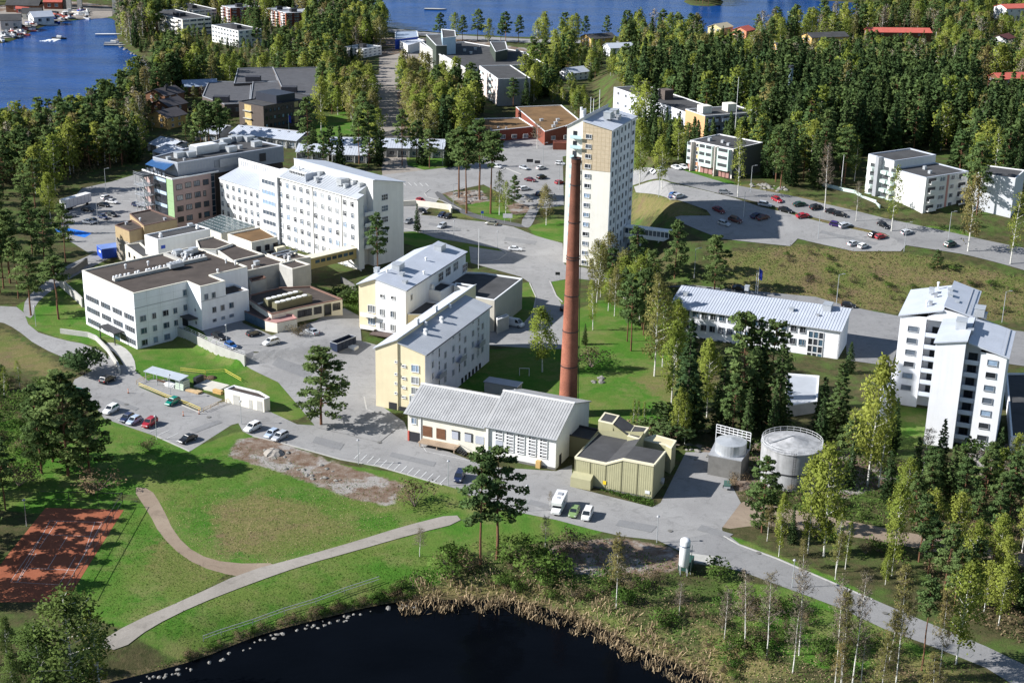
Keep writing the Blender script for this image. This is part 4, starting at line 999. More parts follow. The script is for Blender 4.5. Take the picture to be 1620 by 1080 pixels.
for p_ in (r2(238,614),r2(330,631),r2(238,727),r2(330,746)): N.one('f',-.32,*p_,1.3,1.8,panes=(1,2,4),style='two')
for p_ in (r2(150,585),r2(152,690)):
 N.one('f',-.02,*p_,2.2,2.0,panes=(4,2),style='three'); r_,z_ = N.at('f',0,*p_)
 N.part('balcony',MB().box(-1.5,dn + .1,z_ - 2.0,-.01,wn_ - 1.0,z_ - 1.8).box(-1.5,dn + .1,z_ - 1.8,-1.42,wn_ - 1.0,z_ - .8),WHITE)
N.part('canopy',MB().box(-3.2,.4,2.4,-.32,dn + .5,2.7),M('brown_canopy',(.12,.09,.08),.7,.1))
N.part('canopy_post',MB().tube((-3.0,.8,-.5),(-3.0,.8,2.4),.1).tube((-3.0,dn,-.5),(-3.0,dn,2.4),.1),GREYMET)
N.part('wood_door',MB().box(-.06,wn_ - 2.6,0,-.004,wn_ - 1.3,2.4),WOODB)
N.part('loading_bay',MB().box(-.08,dn + .6,0,-.01,wn_ - 3.2,2.6),BEIGE)
for p_ in (r2(945,235),r2(868,222),r2(803,267),r2(740,312)):
 N.one('r',-.02,*p_,3.2,2.4,panes=(0,3),style='grid')
N.one('r',-.02,*r2(490,487),1.3,1.6,panes=(0,),style='two')
for p_,k in ((r2(195,285),'box'),(r2(350,240),'box'),(r2(378,262),'big'),(r2(410,300),'box'),(r2(437,345),'box'),(r2(615,175),'pipe'),(r2(597,265),'pipe'),(r2(735,85),'big'),(r2(285,300),'pipe')):
 x,y = N.loc(*p_,zr_ + 1.2); zq = zr_ + (zm_ - zr_) * min(1,max(0,y / dn)); N.vents([(x,y,zq)],k)
# flat roofed theatre wing on the right of it
X1 = low('kitchen_wing','long beige wing with dark flat roof and white coping',[r2(1200,510),r2(1440,325),r2(1100,275),r2(880,270),r2(700,345),r2(860,375),r2(1030,400),r2(1030,480)],9.0,M('beige_render',(.50,.47,.40),.85,.05,.4,streak=.06),BITUG,az=68.6)
X1.part('coping_wall',MB().box(0,0,8.5,0.1,0.1,8.6),WHMET)
low('stair_box','white box with fan cowls beside the dark flat roof',[r2(740,440),r2(855,375),r2(700,345),r2(540,400)],11.0,WHITE2,BITUG,az=68.6).vents([(1.5,3.0,11.2),(1.5,5.0,11.2)],'fan')
merge(low('lift_hood','narrow white roof hood with dark slots above the flat roof',[r2(1005,415),r2(1040,385),r2(870,360),r2(855,385)],11.2,WHITE,BITUG,az=68.6),X1,'roof_hood')
lo = low('porch_roof','dark metal-roofed porch between yellow and cream buildings',[r2(460,630),r2(590,632),r2(730,530),r2(520,505)],8.3,YELLOW,DARKMET,az=68.6)
lo.win('f',-.05,[1.5,3.2,5.0],[6.4,4.2],1.1,1.2,panes=(0,),fm=FRAMEW)
low('loading_canopy','small white-edged canopy over the van bay',[r2(1225,680),r2(1325,640),r2(1300,628),r2(1215,660)],4.0,CONC,BITUG,az=68.6)
# ------------------------------------------------------------------ boiler house
B = Bld('boiler_house','boiler house with ribbed grey metal roof and tall banded windows','building',flat(878.5,743),67.0,z=0)
zeR = 7.4; Wb = 16.0; Lb = 19.8; zrR = 11.8
B.avoid([(0,0),(22,0),(22,36),(0,36)],2)
rg = 9.4
B.part('wall',MB().prism([(0,0),(rg,0),(Lb,0),(Lb,Wb),(rg,Wb),(0,Wb)],-1,[zeR,11.6,8.5,8.5,11.6,zeR],0,top=False),WHITE)
B.part('roof',slab([(-.6,-.35,7.25),(rg,-.35,11.9),(rg,Wb + .4,11.9),(-.6,Wb + .4,7.25)],.22),METRB)
B.part('rear_roof',slab([(rg,-.35,11.9),(Lb + .5,-.35,8.4),(Lb + .5,Wb + .4,8.4),(rg,Wb + .4,11.9)],.22),METRB)
mb = MB(); seams(mb,(-.6,Wb + .4,7.25),(-.6,-.35,7.25),(rg,-.35,11.9),(rg,Wb + .4,11.9),.62,.07,.09); B.part('roof_rib',mb,METRB,kind='stuff')
B.part('ridge_cap',MB().box(rg - .3,-.4,11.85,rg + .3,Wb + .45,12.05),WHMET)
lz = 6.9; lr = 8.2
zrl = 10.4
B.part('left_wall',MB().prism([(.25,Wb + .03),(lr,Wb + .03),(17,Wb + .03),(17,35.2),(lr,35.2),(.25,35.2)],-1,[lz,zrl,7.2,7.2,zrl,lz],0,top=False),CREAM)
B.part('left_roof',slab([(-.4,Wb + .42,6.75),(lr,Wb + .42,zrl + .2),(lr,35.9,zrl + .2),(-.4,35.9,6.75)],.2),METRB)
B.part('left_rear_roof',slab([(lr,Wb + .42,zrl + .2),(17.4,Wb + .42,7.0),(17.4,35.9,7.0),(lr,35.9,zrl + .2)],.2),METRB)
mb = MB(); seams(mb,(-.4,35.9,6.75),(-.4,Wb + .42,6.75),(lr,Wb + .42,zrl + .2),(lr,35.9,zrl + .2),.62,.07,.09); B.part('left_roof_rib',mb,METRB,kind='stuff')
B.part('left_ridge_cap',MB().box(lr - .3,Wb + .42,zrl + .15,lr + .3,35.95,zrl + .35),WHMET)
B.part('gutter',MB().tube((-.66,-.35,7.15),(-.66,Wb + .4,7.15),.12,n=6).tube((-.46,Wb + .42,6.65),(-.46,35.9,6.65),.12,n=6),GREYMET)
for i,y in enumerate((13.1,10.55,8.0,5.4,2.8)):
 z1 = 6.6; k = 3 if i == 0 else 6
 for j in range(k): B.win('f',-.02,[y],[z1 - .32 - j * .74],1.75,.62,panes=(0,),style='vent',fm=FRAMEW)
 if i == 0: B.part('shutter',MB().box(-.08,y - .85,2.0,-.004,y + .85,4.2),M('grey_shutter',(.42,.44,.50),.6,.05))
B.part('pilaster',MB().box(-.45,Wb - .5,-.5,-.003,Wb + .02,7.1),WHITE)
B.part('wood_cupboard',MB().box(-.9,3.2,0,-.01,4.2,1.6),OCHRE)
B.part('plinth',MB().box(-.1,.02,-.5,-.004,Wb - .6,.5),CONCD)
B.part('side_door',MB().box(2.0,-.08,0,3.3,-.004,2.6),DARKMET)
B.part('loading_deck',MB().box(-2.2,22.5,1.05,.2,31.5,1.3).box(-2.0,22.8,.2,-1.8,23,1.05).box(-2.0,27,.2,-1.8,27.2,1.05).box(-2.0,31.1,.2,-1.8,31.3,1.05),M('deck_timber',(.36,.27,.19),.85,.2))
mb = MB()
for i in range(6): mb.box(-2.1,22.3 - i * .45,.95 - i * .2,-.3,22.65 - i * .45,1.0 - i * .2)
mb.tube((-2.1,22.6,1.9),(-2.1,19.8,.9),.04).tube((-.4,22.6,1.9),(-.4,19.8,.9),.04).tube((-2.1,22.6,1.0),(-2.1,22.6,1.9),.04).tube((-2.1,19.8,0),(-2.1,19.8,.9),.04)
B.part('deck_stair',mb,DARKMET)
for y in (30.4,27.1): B.part('roller_door',MB().box(.15,y - 1.1,1.9,.246,y + 1.1,4.3),WOODB)
for y,w_ in ((23.7,1.6),(20.6,1.6),(17.8,2.0)):
 B.part('grey_shutter',MB().box(.16,y - w_ / 2,2.5,.246,y + w_ / 2,4.3),bpy.data.materials['grey_shutter'])
 if w_ < 2: B.part('shutter_frame',MB().box(.12,y - w_ / 2 - .3,2.5,.24,y - w_ / 2,4.5).box(.1,y - w_ / 2 - .3,4.35,.24,y + w_ / 2,4.55),DARKMET)
B.win('f',.23,[33.7],[5.0],1.3,1.5,panes=(4,),style='two')
B.part('open_corner',MB().box(.1,31.9,0,.24,35.0,2.3),DARKMET)
B.part('corner_post',MB().box(-.0,34.8,0,.24,35.2,2.4),REDR)
B.part('corner_pipe',MB().tube((.15,32.0,0),(.15,32.0,6.6),.14,n=6),WHMET)
B.part('back_box',MB().box(13,16.8,0,18,17.4,9.0),WHITE)
ST = Bld('hut','small grey flat-roofed hut on the lawn behind the boiler house','hut',G(*r3(1005,560)),158,z=0)
p_ = ST.loc(*r3(1270,560),0)
ST.root.rotation_euler[2] = R(-22); ST.az = R(-22)
MB().box(0,0,0,8.4,3.2,3.2).build('wall',CONC,ST.root); MB().box(-.2,-.2,3.2,8.6,3.4,3.4).build('roof',GREYMET,ST.root)
# chimney
CH = flat(898,655); chh = 60.5
chim = thing('brick_chimney','tall tapering red brick chimney beside the boiler house','chimney',(CH[0],CH[1],0))
def crad(z): return 2.2 + (.98 - 2.2) * z / chh
prof = [(crad(z),z) for z in np.linspace(-1,chh - 1.2,30)] + [(.99,chh - 1.2),(1.1,chh - 1.1),(1.1,chh - .2),(.85,chh - .2),(.85,chh - 3)]
bm_ = bpy.data.materials.new('chimney_brick'); bm_.use_nodes = True
n = bm_.node_tree.nodes; l = bm_.node_tree.links; pb = n['Principled BSDF']; pb.inputs['Roughness'].default_value = .9
tc = n.new('ShaderNodeTexCoord'); sx = n.new('ShaderNodeSeparateXYZ'); l.new(tc.outputs['Object'],sx.inputs[0])
at_ = n.new('ShaderNodeMath'); at_.operation = 'ARCTAN2'; l.new(sx.outputs[1],at_.inputs[0]); l.new(sx.outputs[0],at_.inputs[1])
cb = n.new('ShaderNodeCombineXYZ'); l.new(at_.outputs[0],cb.inputs[0]); l.new(sx.outputs[2],cb.inputs[1])
br = n.new('ShaderNodeTexBrick'); br.inputs['Scale'].default_value = 1.0; br.inputs['Brick Width'].default_value = .16; br.inputs['Row Height'].default_value = .26; br.inputs['Mortar Size'].default_value = .012
br.inputs['Color1'].default_value = (.36,.115,.062,1); br.inputs['Color2'].default_value = (.27,.078,.045,1); br.inputs['Mortar'].default_value = (.30,.17,.12,1)
l.new(cb.outputs[0],br.inputs['Vector'])
nz = n.new('ShaderNodeTexNoise'); nz.inputs['Scale'].default_value = .35; nz.inputs['Detail'].default_value = 6; l.new(tc.outputs['Object'],nz.inputs['Vector'])
rr_ = n.new('ShaderNodeMapRange'); rr_.inputs['From Min'].default_value = .3; rr_.inputs['From Max'].default_value = .7; rr_.inputs['To Min'].default_value = .72; rr_.inputs['To Max'].default_value = 1.2; l.new(nz.outputs['Fac'],rr_.inputs[0])
sz = n.new('ShaderNodeMapRange'); sz.inputs['From Min'].default_value = 18; sz.inputs['From Max'].default_value = 58; sz.inputs['To Min'].default_value = 1.0; sz.inputs['To Max'].default_value = .40; l.new(sx.outputs[2],sz.inputs[0])
mu = n.new('ShaderNodeMath'); mu.operation = 'MULTIPLY'; l.new(rr_.outputs[0],mu.inputs[0]); l.new(sz.outputs[0],mu.inputs[1])
vs = n.new('ShaderNodeVectorMath'); vs.operation = 'SCALE'; l.new(br.outputs['Color'],vs.inputs[0]); l.new(mu.outputs[0],vs.inputs['Scale']); l.new(vs.outputs[0],pb.inputs['Base Color'])
MB().lathe(0,0,prof,40).build('shaft',bm_,chim)
MB().lathe(0,0,[(1.13,chh - .25),(1.15,chh),(.83,chh)],32).build('rim',DARKMET,chim)
for z in (chh * .2,chh * .34,chh * .48,chh * .62,chh * .63,chh * .76,chh * .9):
 MB().lathe(0,0,[(crad(z) + .02,z),(crad(z) + .10,z),(crad(z) + .10,z + .18),(crad(z) + .02,z + .18)],28).build('steel_band',DARKMET,chim)
mb = MB(); a = R(-12)
for s_ in (-.22,.22):
 mb.tube(((crad(2) + .25) * math.cos(a) - s_ * math.sin(a),(crad(2) + .25) * math.sin(a) + s_ * math.cos(a),2),((crad(chh) + .25) * math.cos(a) - s_ * math.sin(a),(crad(chh) + .25) * math.sin(a) + s_ * math.cos(a),chh - .5),.05,n=4)
for i in range(140):
 z = 2 + i * .41; r_ = crad(z) + .25; mb.tube((r_ * math.cos(a) + .22 * math.sin(a),r_ * math.sin(a) - .22 * math.cos(a),z),(r_ * math.cos(a) - .22 * math.sin(a),r_ * math.sin(a) + .22 * math.cos(a),z),.025,n=3)
mb.build('ladder',DARKMET,chim)
MB().cyl(-.4,.1,chh - .3,chh + .7,.18,n=8).build('flue_tip',DARKMET,chim)
# ------------------------------------------------------------------ olive sheet-clad building
O = Bld('olive_building','olive sheet-clad low building with a folded dark roof','building',G(1032,789),67.0,z=0)
O.avoid([(0,0),(24,0),(24,18),(0,18)],.5)
zc = 7.6
yl = O.loc(910,723,zc)[1];
ridge_y = O.at('f',0,*r8(755,635))[0]; zrd = O.at('f',0,*r8(755,635))[1]; val_y = O.at('f',0,*r8(590,678))[0]; zv = O.at('f',0,*r8(590,678))[1]
y5 = O.at('f',0,*r8(300,618))[0]; zl5 = O.at('f',0,*r8(300,618))[1]
D1 = O.at('r',0,*r8(1160,512))[0]
front = [(0,zc),(ridge_y,zrd),(val_y,zv),(y5,zl5)]
O.part('wall',MB().prism([(D1,0),(0.05,0),(0.05,ridge_y),(0.05,val_y),(0.05,y5),(D1 + 6,y5),(D1 + 6,ridge_y),(D1,ridge_y)][::-1],-1,[zc,zc,zrd,zv,zl5,zl5 + .8,zrd + .8,zrd][::-1],0,top=False),OLIVE)
ys = [0] + [y5 * k / 5 for k in range(1,6)]
def fz(y):
 for (a_,za),(b_,zb_) in zip(front,front[1:]):
  if a_ <= y <= b_ + 1e-6: return za + (zb_ - za) * (y - a_) / (b_ - a_)
 return zl5
corr = MB()
for k in range(5):
 a_,b_ = ys[k] + .08,ys[k + 1] - .08; m_ = 14; mb = MB(); up_ = []; dn_ = []
 brk = sorted(set([a_ + (b_ - a_) * i / m_ for i in range(m_ + 1)]))
 for i,y in enumerate(brk): up_.append((-.02 - .03 * (i % 2),y,fz(y) - .12)); dn_.append((-.02 - .03 * (i % 2),y,.35))
 for i in range(m_): mb.quad([dn_[i + 1],dn_[i],up_[i],up_[i + 1]])
 O.part('wall_panel',mb,OLIVE)
 O.part('panel_joint',MB().box(-.1,b_,.2,.04,b_ + .16,fz(b_ + .08) - .1),OLIVED)
O.part('plinth',MB().box(-.06,.02,-.5,.04,y5,.3),CONCD)
for (a_,za),(b_,zb_) in zip(front,front[1:]):
 O.part('fascia',MB().quad([(-.2,a_,za - .3),(-.2,b_,zb_ - .3),(-.2,b_,zb_ + .12),(-.2,a_,za + .12)][::-1]).quad([(-.2,a_,za + .12),(-.2,b_,zb_ + .12),(.35,b_,zb_ + .12),(.35,a_,za + .12)][::-1]),CREAMT)
O.part('roof',MB().quad([(.3,0,zc),(.3,ridge_y,zrd),(D1,ridge_y,zrd),(D1,0,zc)][::-1]),BITUG)
O.part('valley_roof',MB().quad([(.3,ridge_y,zrd),(.3,val_y,zv),(D1 + 6,val_y,zv),(D1 + 6,ridge_y,zrd)][::-1]),BITUG)
O.part('left_roof',MB().quad([(.3,val_y,zv),(.3,y5,zl5),(D1 + 6,y5,zl5),(D1 + 6,val_y,zv)][::-1]),BITUG)
O.part('edge_trim',MB().box(0,-.15,zc - .3,D1,.2,zc + .14).box(0,y5 - .2,zl5 - .3,D1 + 6,y5 + .15,zl5 + .14),CREAMT)
O.part('low_box',MB().prism([(-1.8,y5 - 4.2),(-.03,y5 - 4.2),(-.03,y5 + .2),(-1.8,y5 + .2)],-.5,[2.2,2.9,2.9,2.2],0),OLIVE)
O.part('warning_sign',MB().box(-.16,y5 * .6 - .2,1.2,-.12,y5 * .6 + .5,2.0),M('yellow_sign',(.75,.55,.03),.5,.05))
O.part('notice',MB().box(-.16,.6,1.0,-.12,1.6,1.7),FRAMEW)
O.part('wall_vent',MB().cyl(0,0,0,.4,.7,n=14),GALV).matrix_basis = Matrix.Translation((D1 * .8,0,1.6)) @ Matrix.Rotation(R(90),4,'X')
zt_ = 9.2
for nm,pts,zt_,lab in (('roof_turret',[r8(660,300),r8(720,222),r8(580,190),r8(520,268)],8.7,'raised olive roof turret with cream trim over the olive building'),
                      ('turret_slope',[r8(795,408),r8(915,445),r8(1000,335),r8(860,315),r8(850,320)],7.3,'rear olive wing with cream trimmed flat roof')):
 merge(low(nm,lab,pts,zt_,OLIVE,BITUG,az=67,cop=CREAMT,par=.06),O,nm)
b = Bld('turret_skirt','sloping dark roof facet between turret and rear wing','roof',(0,0),0,z=0)
def at3(p,z): q = flat(*p,z); return (q[0],q[1],z)
b.part('facet',MB().quad([at3(r8(663,300),8.66),at3(r8(795,408),7.4),at3(r8(855,318),7.4),at3(r8(720,224),8.66)]),BITUG)
b.part('facet_wall',MB().quad([at3(r8(655,305),8.6),at3(r8(795,410),7.35),at3(r8(795,412),6.8),at3(r8(655,372),6.8)]),OLIVE)
merge(b,O,'turret')
merge(low('cream_annex_roof','pale cream-roofed annex at the back of the olive building',[r8(1215,530),r8(1260,458),r8(1060,402),r8(920,445),r8(1160,500)],6.0,OLIVE,M('cream_sheet_roof',(.62,.55,.36),.6,.08),az=67,cop=CREAMT,par=.06),O,'annex')
low('dark_connector','low dark connector between boiler house and olive building',[r8(225,400),r8(440,445),r8(640,375),r8(290,300)],5.0,OLIVED,BITUG,az=67,cop=DARKMET).win('f',-.05,[3.0,4.6],[3.2],1.4,1.2,panes=(2,),style='two',fm=FRAMED)
# ------------------------------------------------------------------ white tower
Tw = Bld('white_tower','slender fourteen-storey white tower with tan upper corner','tower',G(959,425),68.4,z=0)
wt = 14.4; Lt = 23.5; zE = Tw.at('f',0,*r4(400,207))[1]; rT = Tw.at('f',0,*r4(234,135))[0]; zT = Tw.at('f',0,*r4(234,138))[1]; zLt = Tw.at('f',0,*r4(135,188))[1]
Tw.avoid([(0,0),(Lt,0),(Lt,wt),(0,wt)],3)
Tw.part('wall',MB().prism([(0,0),(Lt,0),(Lt,rT),(0,rT)],-2,[zE,zE,zT - .9,zT - .9],0,top=False),M('warm_white_render',(.76,.73,.66),.85,.04,.4,streak=.06))
Tw.part('left_wall',MB().prism([(.6,rT),(Lt,rT),(Lt,wt),(.6,wt)],-2,[zT + .3,zT + .3,zLt,zLt],0,top=False),bpy.data.materials['warm_white_render'])
Tw.part('side_facade',MB().box(.02,-.08,-2,Lt - .02,-.004,zE),WHITE2)
zbt = Tw.at('f',0,*r4(285,445))[1]
Tw.part('tile_panel',MB().prism([(-.07,.02),(-.004,.02),(-.004,rT),(-.07,rT)],zbt,[zE - .1,zE - .1,zT - 1.0,zT - 1.0],0),BEIGE)
mb = MB()
for i in range(11): mb.box(-.085,.02,zbt + i * 1.28,-.071,rT,zbt + .05 + i * 1.28)
for i in range(7): mb.box(-.085,.6 + i * 1.28,zbt,-.071,.65 + i * 1.28,zE + .3 * i)
Tw.part('tile_joint',mb,M('tile_joint',(.38,.29,.18),.8,.05),kind='stuff')
Tw.part('roof',slab([(-.4,-.5,zE + .05),(Lt + .4,-.5,zE + .05),(Lt + .4,rT,zT - .7),(-.4,rT,zT - .7)],.25),METRL)
Tw.part('left_roof',slab([(.2,rT - .15,zT + .5),(Lt + .4,rT - .15,zT + .5),(Lt + .4,wt + .5,zLt + .1),(.2,wt + .5,zLt + .1)],.25),METRL)
mb = MB(); seams(mb,(-.4,-.5,zE + .05),(Lt + .4,-.5,zE + .05),(Lt + .4,rT,zT - .7),(-.4,rT,zT - .7),1.1,.05); Tw.part('roof_seam',mb,METRL,kind='stuff')
zr0,zr1 = Tw.at('f',0,*r4(262,245))[1],Tw.at('f',0,*r4(235,985))[1]
zf = [zr0 + (zr1 - zr0) * i / 13 for i in range(14)]
Tw.win('f',-.09,[7.2],zf[:5],1.9,1.35,panes=(0,1),style='two'); Tw.win('f',-.03,[7.2],zf[5:],1.9,1.35,panes=(0,4,1),style='two')
for i,z in enumerate(zf[:13]):
 if i < 2: Tw.part('balcony',MB().box(-.9,9.3,z - 1.0,.58,12.8,z - .85).box(-.95,9.3,z - .85,-.87,12.8,z + .1),TURQ)
 else: Tw.part('balcony',MB().box(-.9,11.0,z - 1.0,.58,12.8,z - .85).box(-.95,11.0,z - .85,-.87,12.8,z + .1),TURQ)
 Tw.part('balcony_door',MB().box(.5,11.2,z - .85,.597,12.4,z + 1.1),GL_D)
cr = [1.8,5.1,9.4,12.9,16.4]
zs2 = [z + .9 for z in zf[:13]]
Tw.win('r',-.1,cr,zs2,1.05,1.6,panes=(0,3,1),style='one',fm=GREYMET)
Tw.win('r',-.1,[21.2],[z + 1.0 for z in zf[:14]],1.9,1.2,panes=(0,3),style='two',fm=GREYMET)
for x in (7.2,18.9): Tw.part('downpipe',MB().box(x,-.2,0,x + .22,-.085,zE),GREYMET)
for x in (3.4,11.2): Tw.part('facade_joint',MB().box(x,-.1,0,x + .06,-.085,zE),GREYMET)
Tw.part('ground_door',MB().box(-.08,4.2,0,-.004,5.4,2.5),DARKMET)
Tw.part('lattice_fence',MB().box(-.1,-4.5,0,0,0,.15).box(-.1,-4.5,1.4,0,0,1.6).box(-.1,-4.5,0,0,-4.2,1.6).box(-.1,-2.4,0,0,-2.1,1.6),FRAMEW)
for x,y,k in ((9,4.2,'big'),(10.5,3.4,'box'),(14,4.0,'big'),(15.5,5.0,'box'),(13,2.2,'box'),(18,5.5,'hut')): Tw.vents([(x,y,zE + .6 + y * .33)],k)
for x,y in ((2.0,rT + .8),(2.7,rT + 1.6),(3.6,rT + .8),(4.2,rT + 2.0)): Tw.part('flue',MB().cyl(x,y,zT - 1,zT + 1.8 + rng.uniform(0,1.2),.4,n=10),WHMET)
for x,y,h_ in ((8,rT + .5,5),(11,rT + .6,4),(16,rT + .4,6)): Tw.part('mast',MB().tube((x,y,zT - .5),(x,y,zT + h_),.07,n=5),WHMET)
# glazed link bridge to the hillside car park
lb = Bld('link_bridge','white glazed link bridge from the tower to the hillside','footbridge',Tw.w(Lt - 6,-.1),-21.6,z=0)
lb.part('deck',MB().box(.3,-1.5,6.2,15,1.5,6.7),WHMET); lb.part('bridge_roof',MB().box(.3,-1.7,9.2,15,1.7,9.5),WHMET)
lb.part('parapet',MB().box(.3,-1.55,6.7,15,-1.45,7.5),WHMET)
for i in range(11): lb.part('bridge_pane',MB().box(.5 + i * 1.3,-1.52,7.5,1.6 + i * 1.3,-1.48,9.2),GL_B)
for i in range(12): lb.part('bridge_post',MB().box(.3 + i * 1.3,-1.58,7.5,.48 + i * 1.3,-1.42,9.2),WHMET)
lb.part('leg',MB().box(5,-.3,-2,5.5,.3,6.2).box(11,-.3,-2,11.5,.3,6.2),WHMET)
# ------------------------------------------------------------------ long white building on the right (Q) and the twin stepped towers (R)
Qb = Bld('long_white_building','long white three-storey building with pale ribbed roof behind tall conifers','building',flat(1325,568),68.0,z=0)
LQ = Qb.at('f',0,*r6(80,215))[0]; zQ = 7.9
Qb.avoid([(0,0),(13,0),(13,LQ),(0,LQ)],1.5)
Qb.walls([(0,0),(12.6,0),(12.6,LQ + 3),(0,LQ + 3)],-7,zQ,WHITE2)
Qb.part('gable',MB().prism([(0,-.02),(12.6,-.02),(12.6,.3),(0,.3)],-1,[zQ,zQ + 1.2,zQ + 1.2,zQ],0),WHITE2)
Qb.part('roof',slab([(-.6,-.5,7.85),(12.2,-.5,10.2),(12.2,LQ + 3,10.2),(-.6,LQ + 3,7.85)],.25),METRL)
Qb.part('rear_roof',slab([(12.2,-.5,10.2),(14,-.5,9.4),(14,LQ + 3,9.4),(12.2,LQ + 3,10.2)],.25),METRL)
mb = MB(); seams(mb,(-.6,LQ + 3,7.85),(-.6,-.5,7.85),(12.2,-.5,10.2),(12.2,LQ + 3,10.2),.75,.09,.1); Qb.part('roof_rib',mb,METRL,kind='stuff')
Qb.part('gutter',MB().tube((-.65,-.5,7.75),(-.65,LQ + 3,7.75),.13,n=6),GREYMET)
c3 = [r6(x,410) for x in (1255,)]
y0,y1 = Qb.at('f',0,*r6(1322,420))[0],Qb.at('f',0,*r6(1188,412))[0]
for i in range(3):
 for j in range(4):
  yy = y0 + (y1 - y0) * (i + .5) / 3; z = 6.6 - j * 1.95
  Qb.win('f',-.04,[yy],[z - .9],(y1 - y0) / 3 - .1,1.85,style='one',panes=(0,0,3),fm=FRAMEW)
runs = [Qb.at('f',0,*r6(x,y))[0] for x,y in ((1135,428),(1057,415),(905,388),(825,380),(745,365))]
st = (runs[0] - runs[1]); allr = [runs[0] - st * i for i in range(0,20) if runs[0] - st * i < LQ - 1]
Qb.win('f',-.04,allr,[6.6,3.2],1.6,1.7,panes=(0,3,1),style='two',fm=GREYMET)
Qb.win('f',-.04,allr[5:],[-.4],1.6,1.6,panes=(0,3,1),style='two',fm=GREYMET)
Qb.win('f',-.04,allr[8:],[-3.4],1.3,.9,panes=(0,),style='one',fm=GREYMET)
Qb.part('downpipe',MB().tube((-.12,allr[3] + 1.7,7.6),(-.12,allr[3] + 1.7,-4),.12,n=6),WHMET)
Qb.part('plinth',MB().box(-.1,allr[7],-7,-.005,LQ,-4.6),CONCD)
for p_,k in ((r6(1345,275),'big'),(r6(1040,270),'box'),(r6(655,130),'box'),(r6(135,140),'box'),(r6(1265,310),'hut')):
 x,y = Qb.loc(*p_,9.4); Qb.vents([(x,y,7.9 + x * .185)],k)
low('covered_yard_roof','pale sheet-metal roof streaked with tree shade below the long white building',[(1246,641),(1293,634),(1296,594),(1243,590)],3.0,CONC,METR,az=68)  # darker grey sheet: part of the tree shade is put into its colour
low('link_corridor','white glazed link corridor at the foot of the right tower',[(1395,630),(1412,630),(1415,590),(1396,588)],6.0,WHITE2,METR,az=68)
Rt = Bld('stepped_tower','pair of staggered white residential towers with pale monopitch roofs','tower',flat(1504,709),68.4,z=0)
def rat(f,off,x,y): return Rt.at(f,off,*r7(x,y))
# right tower: projecting blank shaft and the window part set to its right
# shaft front plane x=0
sL = rat('f',0,375,415)[0]; sR = rat('f',0,555,405)[0]
ztop = rat('f',0,375,415)[1]; zrS = rat('f',0,555,403)[1]
xR = 1.8                      # window part stands further back
wl_,wr_ = rat('f',xR,640,470)[0],rat('f',xR,795,503)[0]; zw_ = rat('f',xR,795,503)[1]; zwl = rat('f',xR,640,470)[1]
Rt.avoid([(-2,wr_),(22,wr_),(36,30),(-2,26)],1)
Rt.part('shaft_wall',MB().prism([(0,sR),(17,sR),(17,sL),(0,sL)],-3,[zrS,zrS,ztop,ztop],0,top=False),WHITE2)
Rt.part('shaft_roof',slab([(-.4,sR - .3,zrS + .1),(17,sR - .3,zrS + .1),(17,sL + .4,ztop + .1),(-.4,sL + .4,ztop + .1)],.3),METRL)
Rt.part('window_wall',MB().prism([(xR,wr_),(20,wr_),(20,wl_),(xR,wl_)],-3,[zw_,zw_,zwl,zwl],0,top=False),WHITE2)
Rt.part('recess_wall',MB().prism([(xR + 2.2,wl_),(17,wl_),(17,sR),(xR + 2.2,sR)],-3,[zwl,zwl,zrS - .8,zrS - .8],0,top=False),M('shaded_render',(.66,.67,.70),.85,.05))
Rt.part('main_roof',slab([(xR - .4,wr_ - .5,zw_ + .05),(20.5,wr_ - .5,zw_ + .05),(20.5,sR - .35,zrS - .9),(xR - .4,sR - .35,zrS - .9)],.3),METRL)
mb = MB(); seams(mb,(xR - .4,wr_ - .5,zw_ + .05),(20.5,wr_ - .5,zw_ + .05),(20.5,sR - .35,zrS - .9),(xR - .4,sR - .35,zrS - .9),.8,.05); Rt.part('roof_seam',mb,METRL,kind='stuff')
for x in (0.7,1.5): Rt.part('snow_rail',MB().tube((xR,wr_ + x,zw_ + .5),(20,wr_ + x,zw_ + .5),.07,n=4),GREYMET)
wz = [rat('f',xR,*p)[1] for p in ((708,535),(698,608),(688,684),(678,758),(668,831),(657,905),(648,977))]
wy = rat('f',xR,708,535)[0]
Rt.win('f',xR - .03,[wy],wz,2.2,1.35,panes=(1,4,0),style='one',fm=GREYMET)
by = (wl_ + sR) / 2
for z in wz:
 Rt.part('balcony',MB().box(xR + .3,wl_ + .05,z - 1.3,xR + 2.2,sR - .05,z - 1.15).box(xR + .25,wl_ + .05,z - 1.15,xR + .35,sR - .05,z - .2),M('balcony_panel',(.62,.66,.74),.5,.05) if z == wz[0] else bpy.data.materials['balcony_panel'])
 Rt.win('f',xR + 2.17,[by],[z + .1],abs(sR - wl_) * .6,1.6,style='two',panes=(0,),fm=FRAMED)
Rt.part('base_door',MB().box(-.08,sR + 1.2,0,-.004,sR + 2.8,2.6),GREYMET)
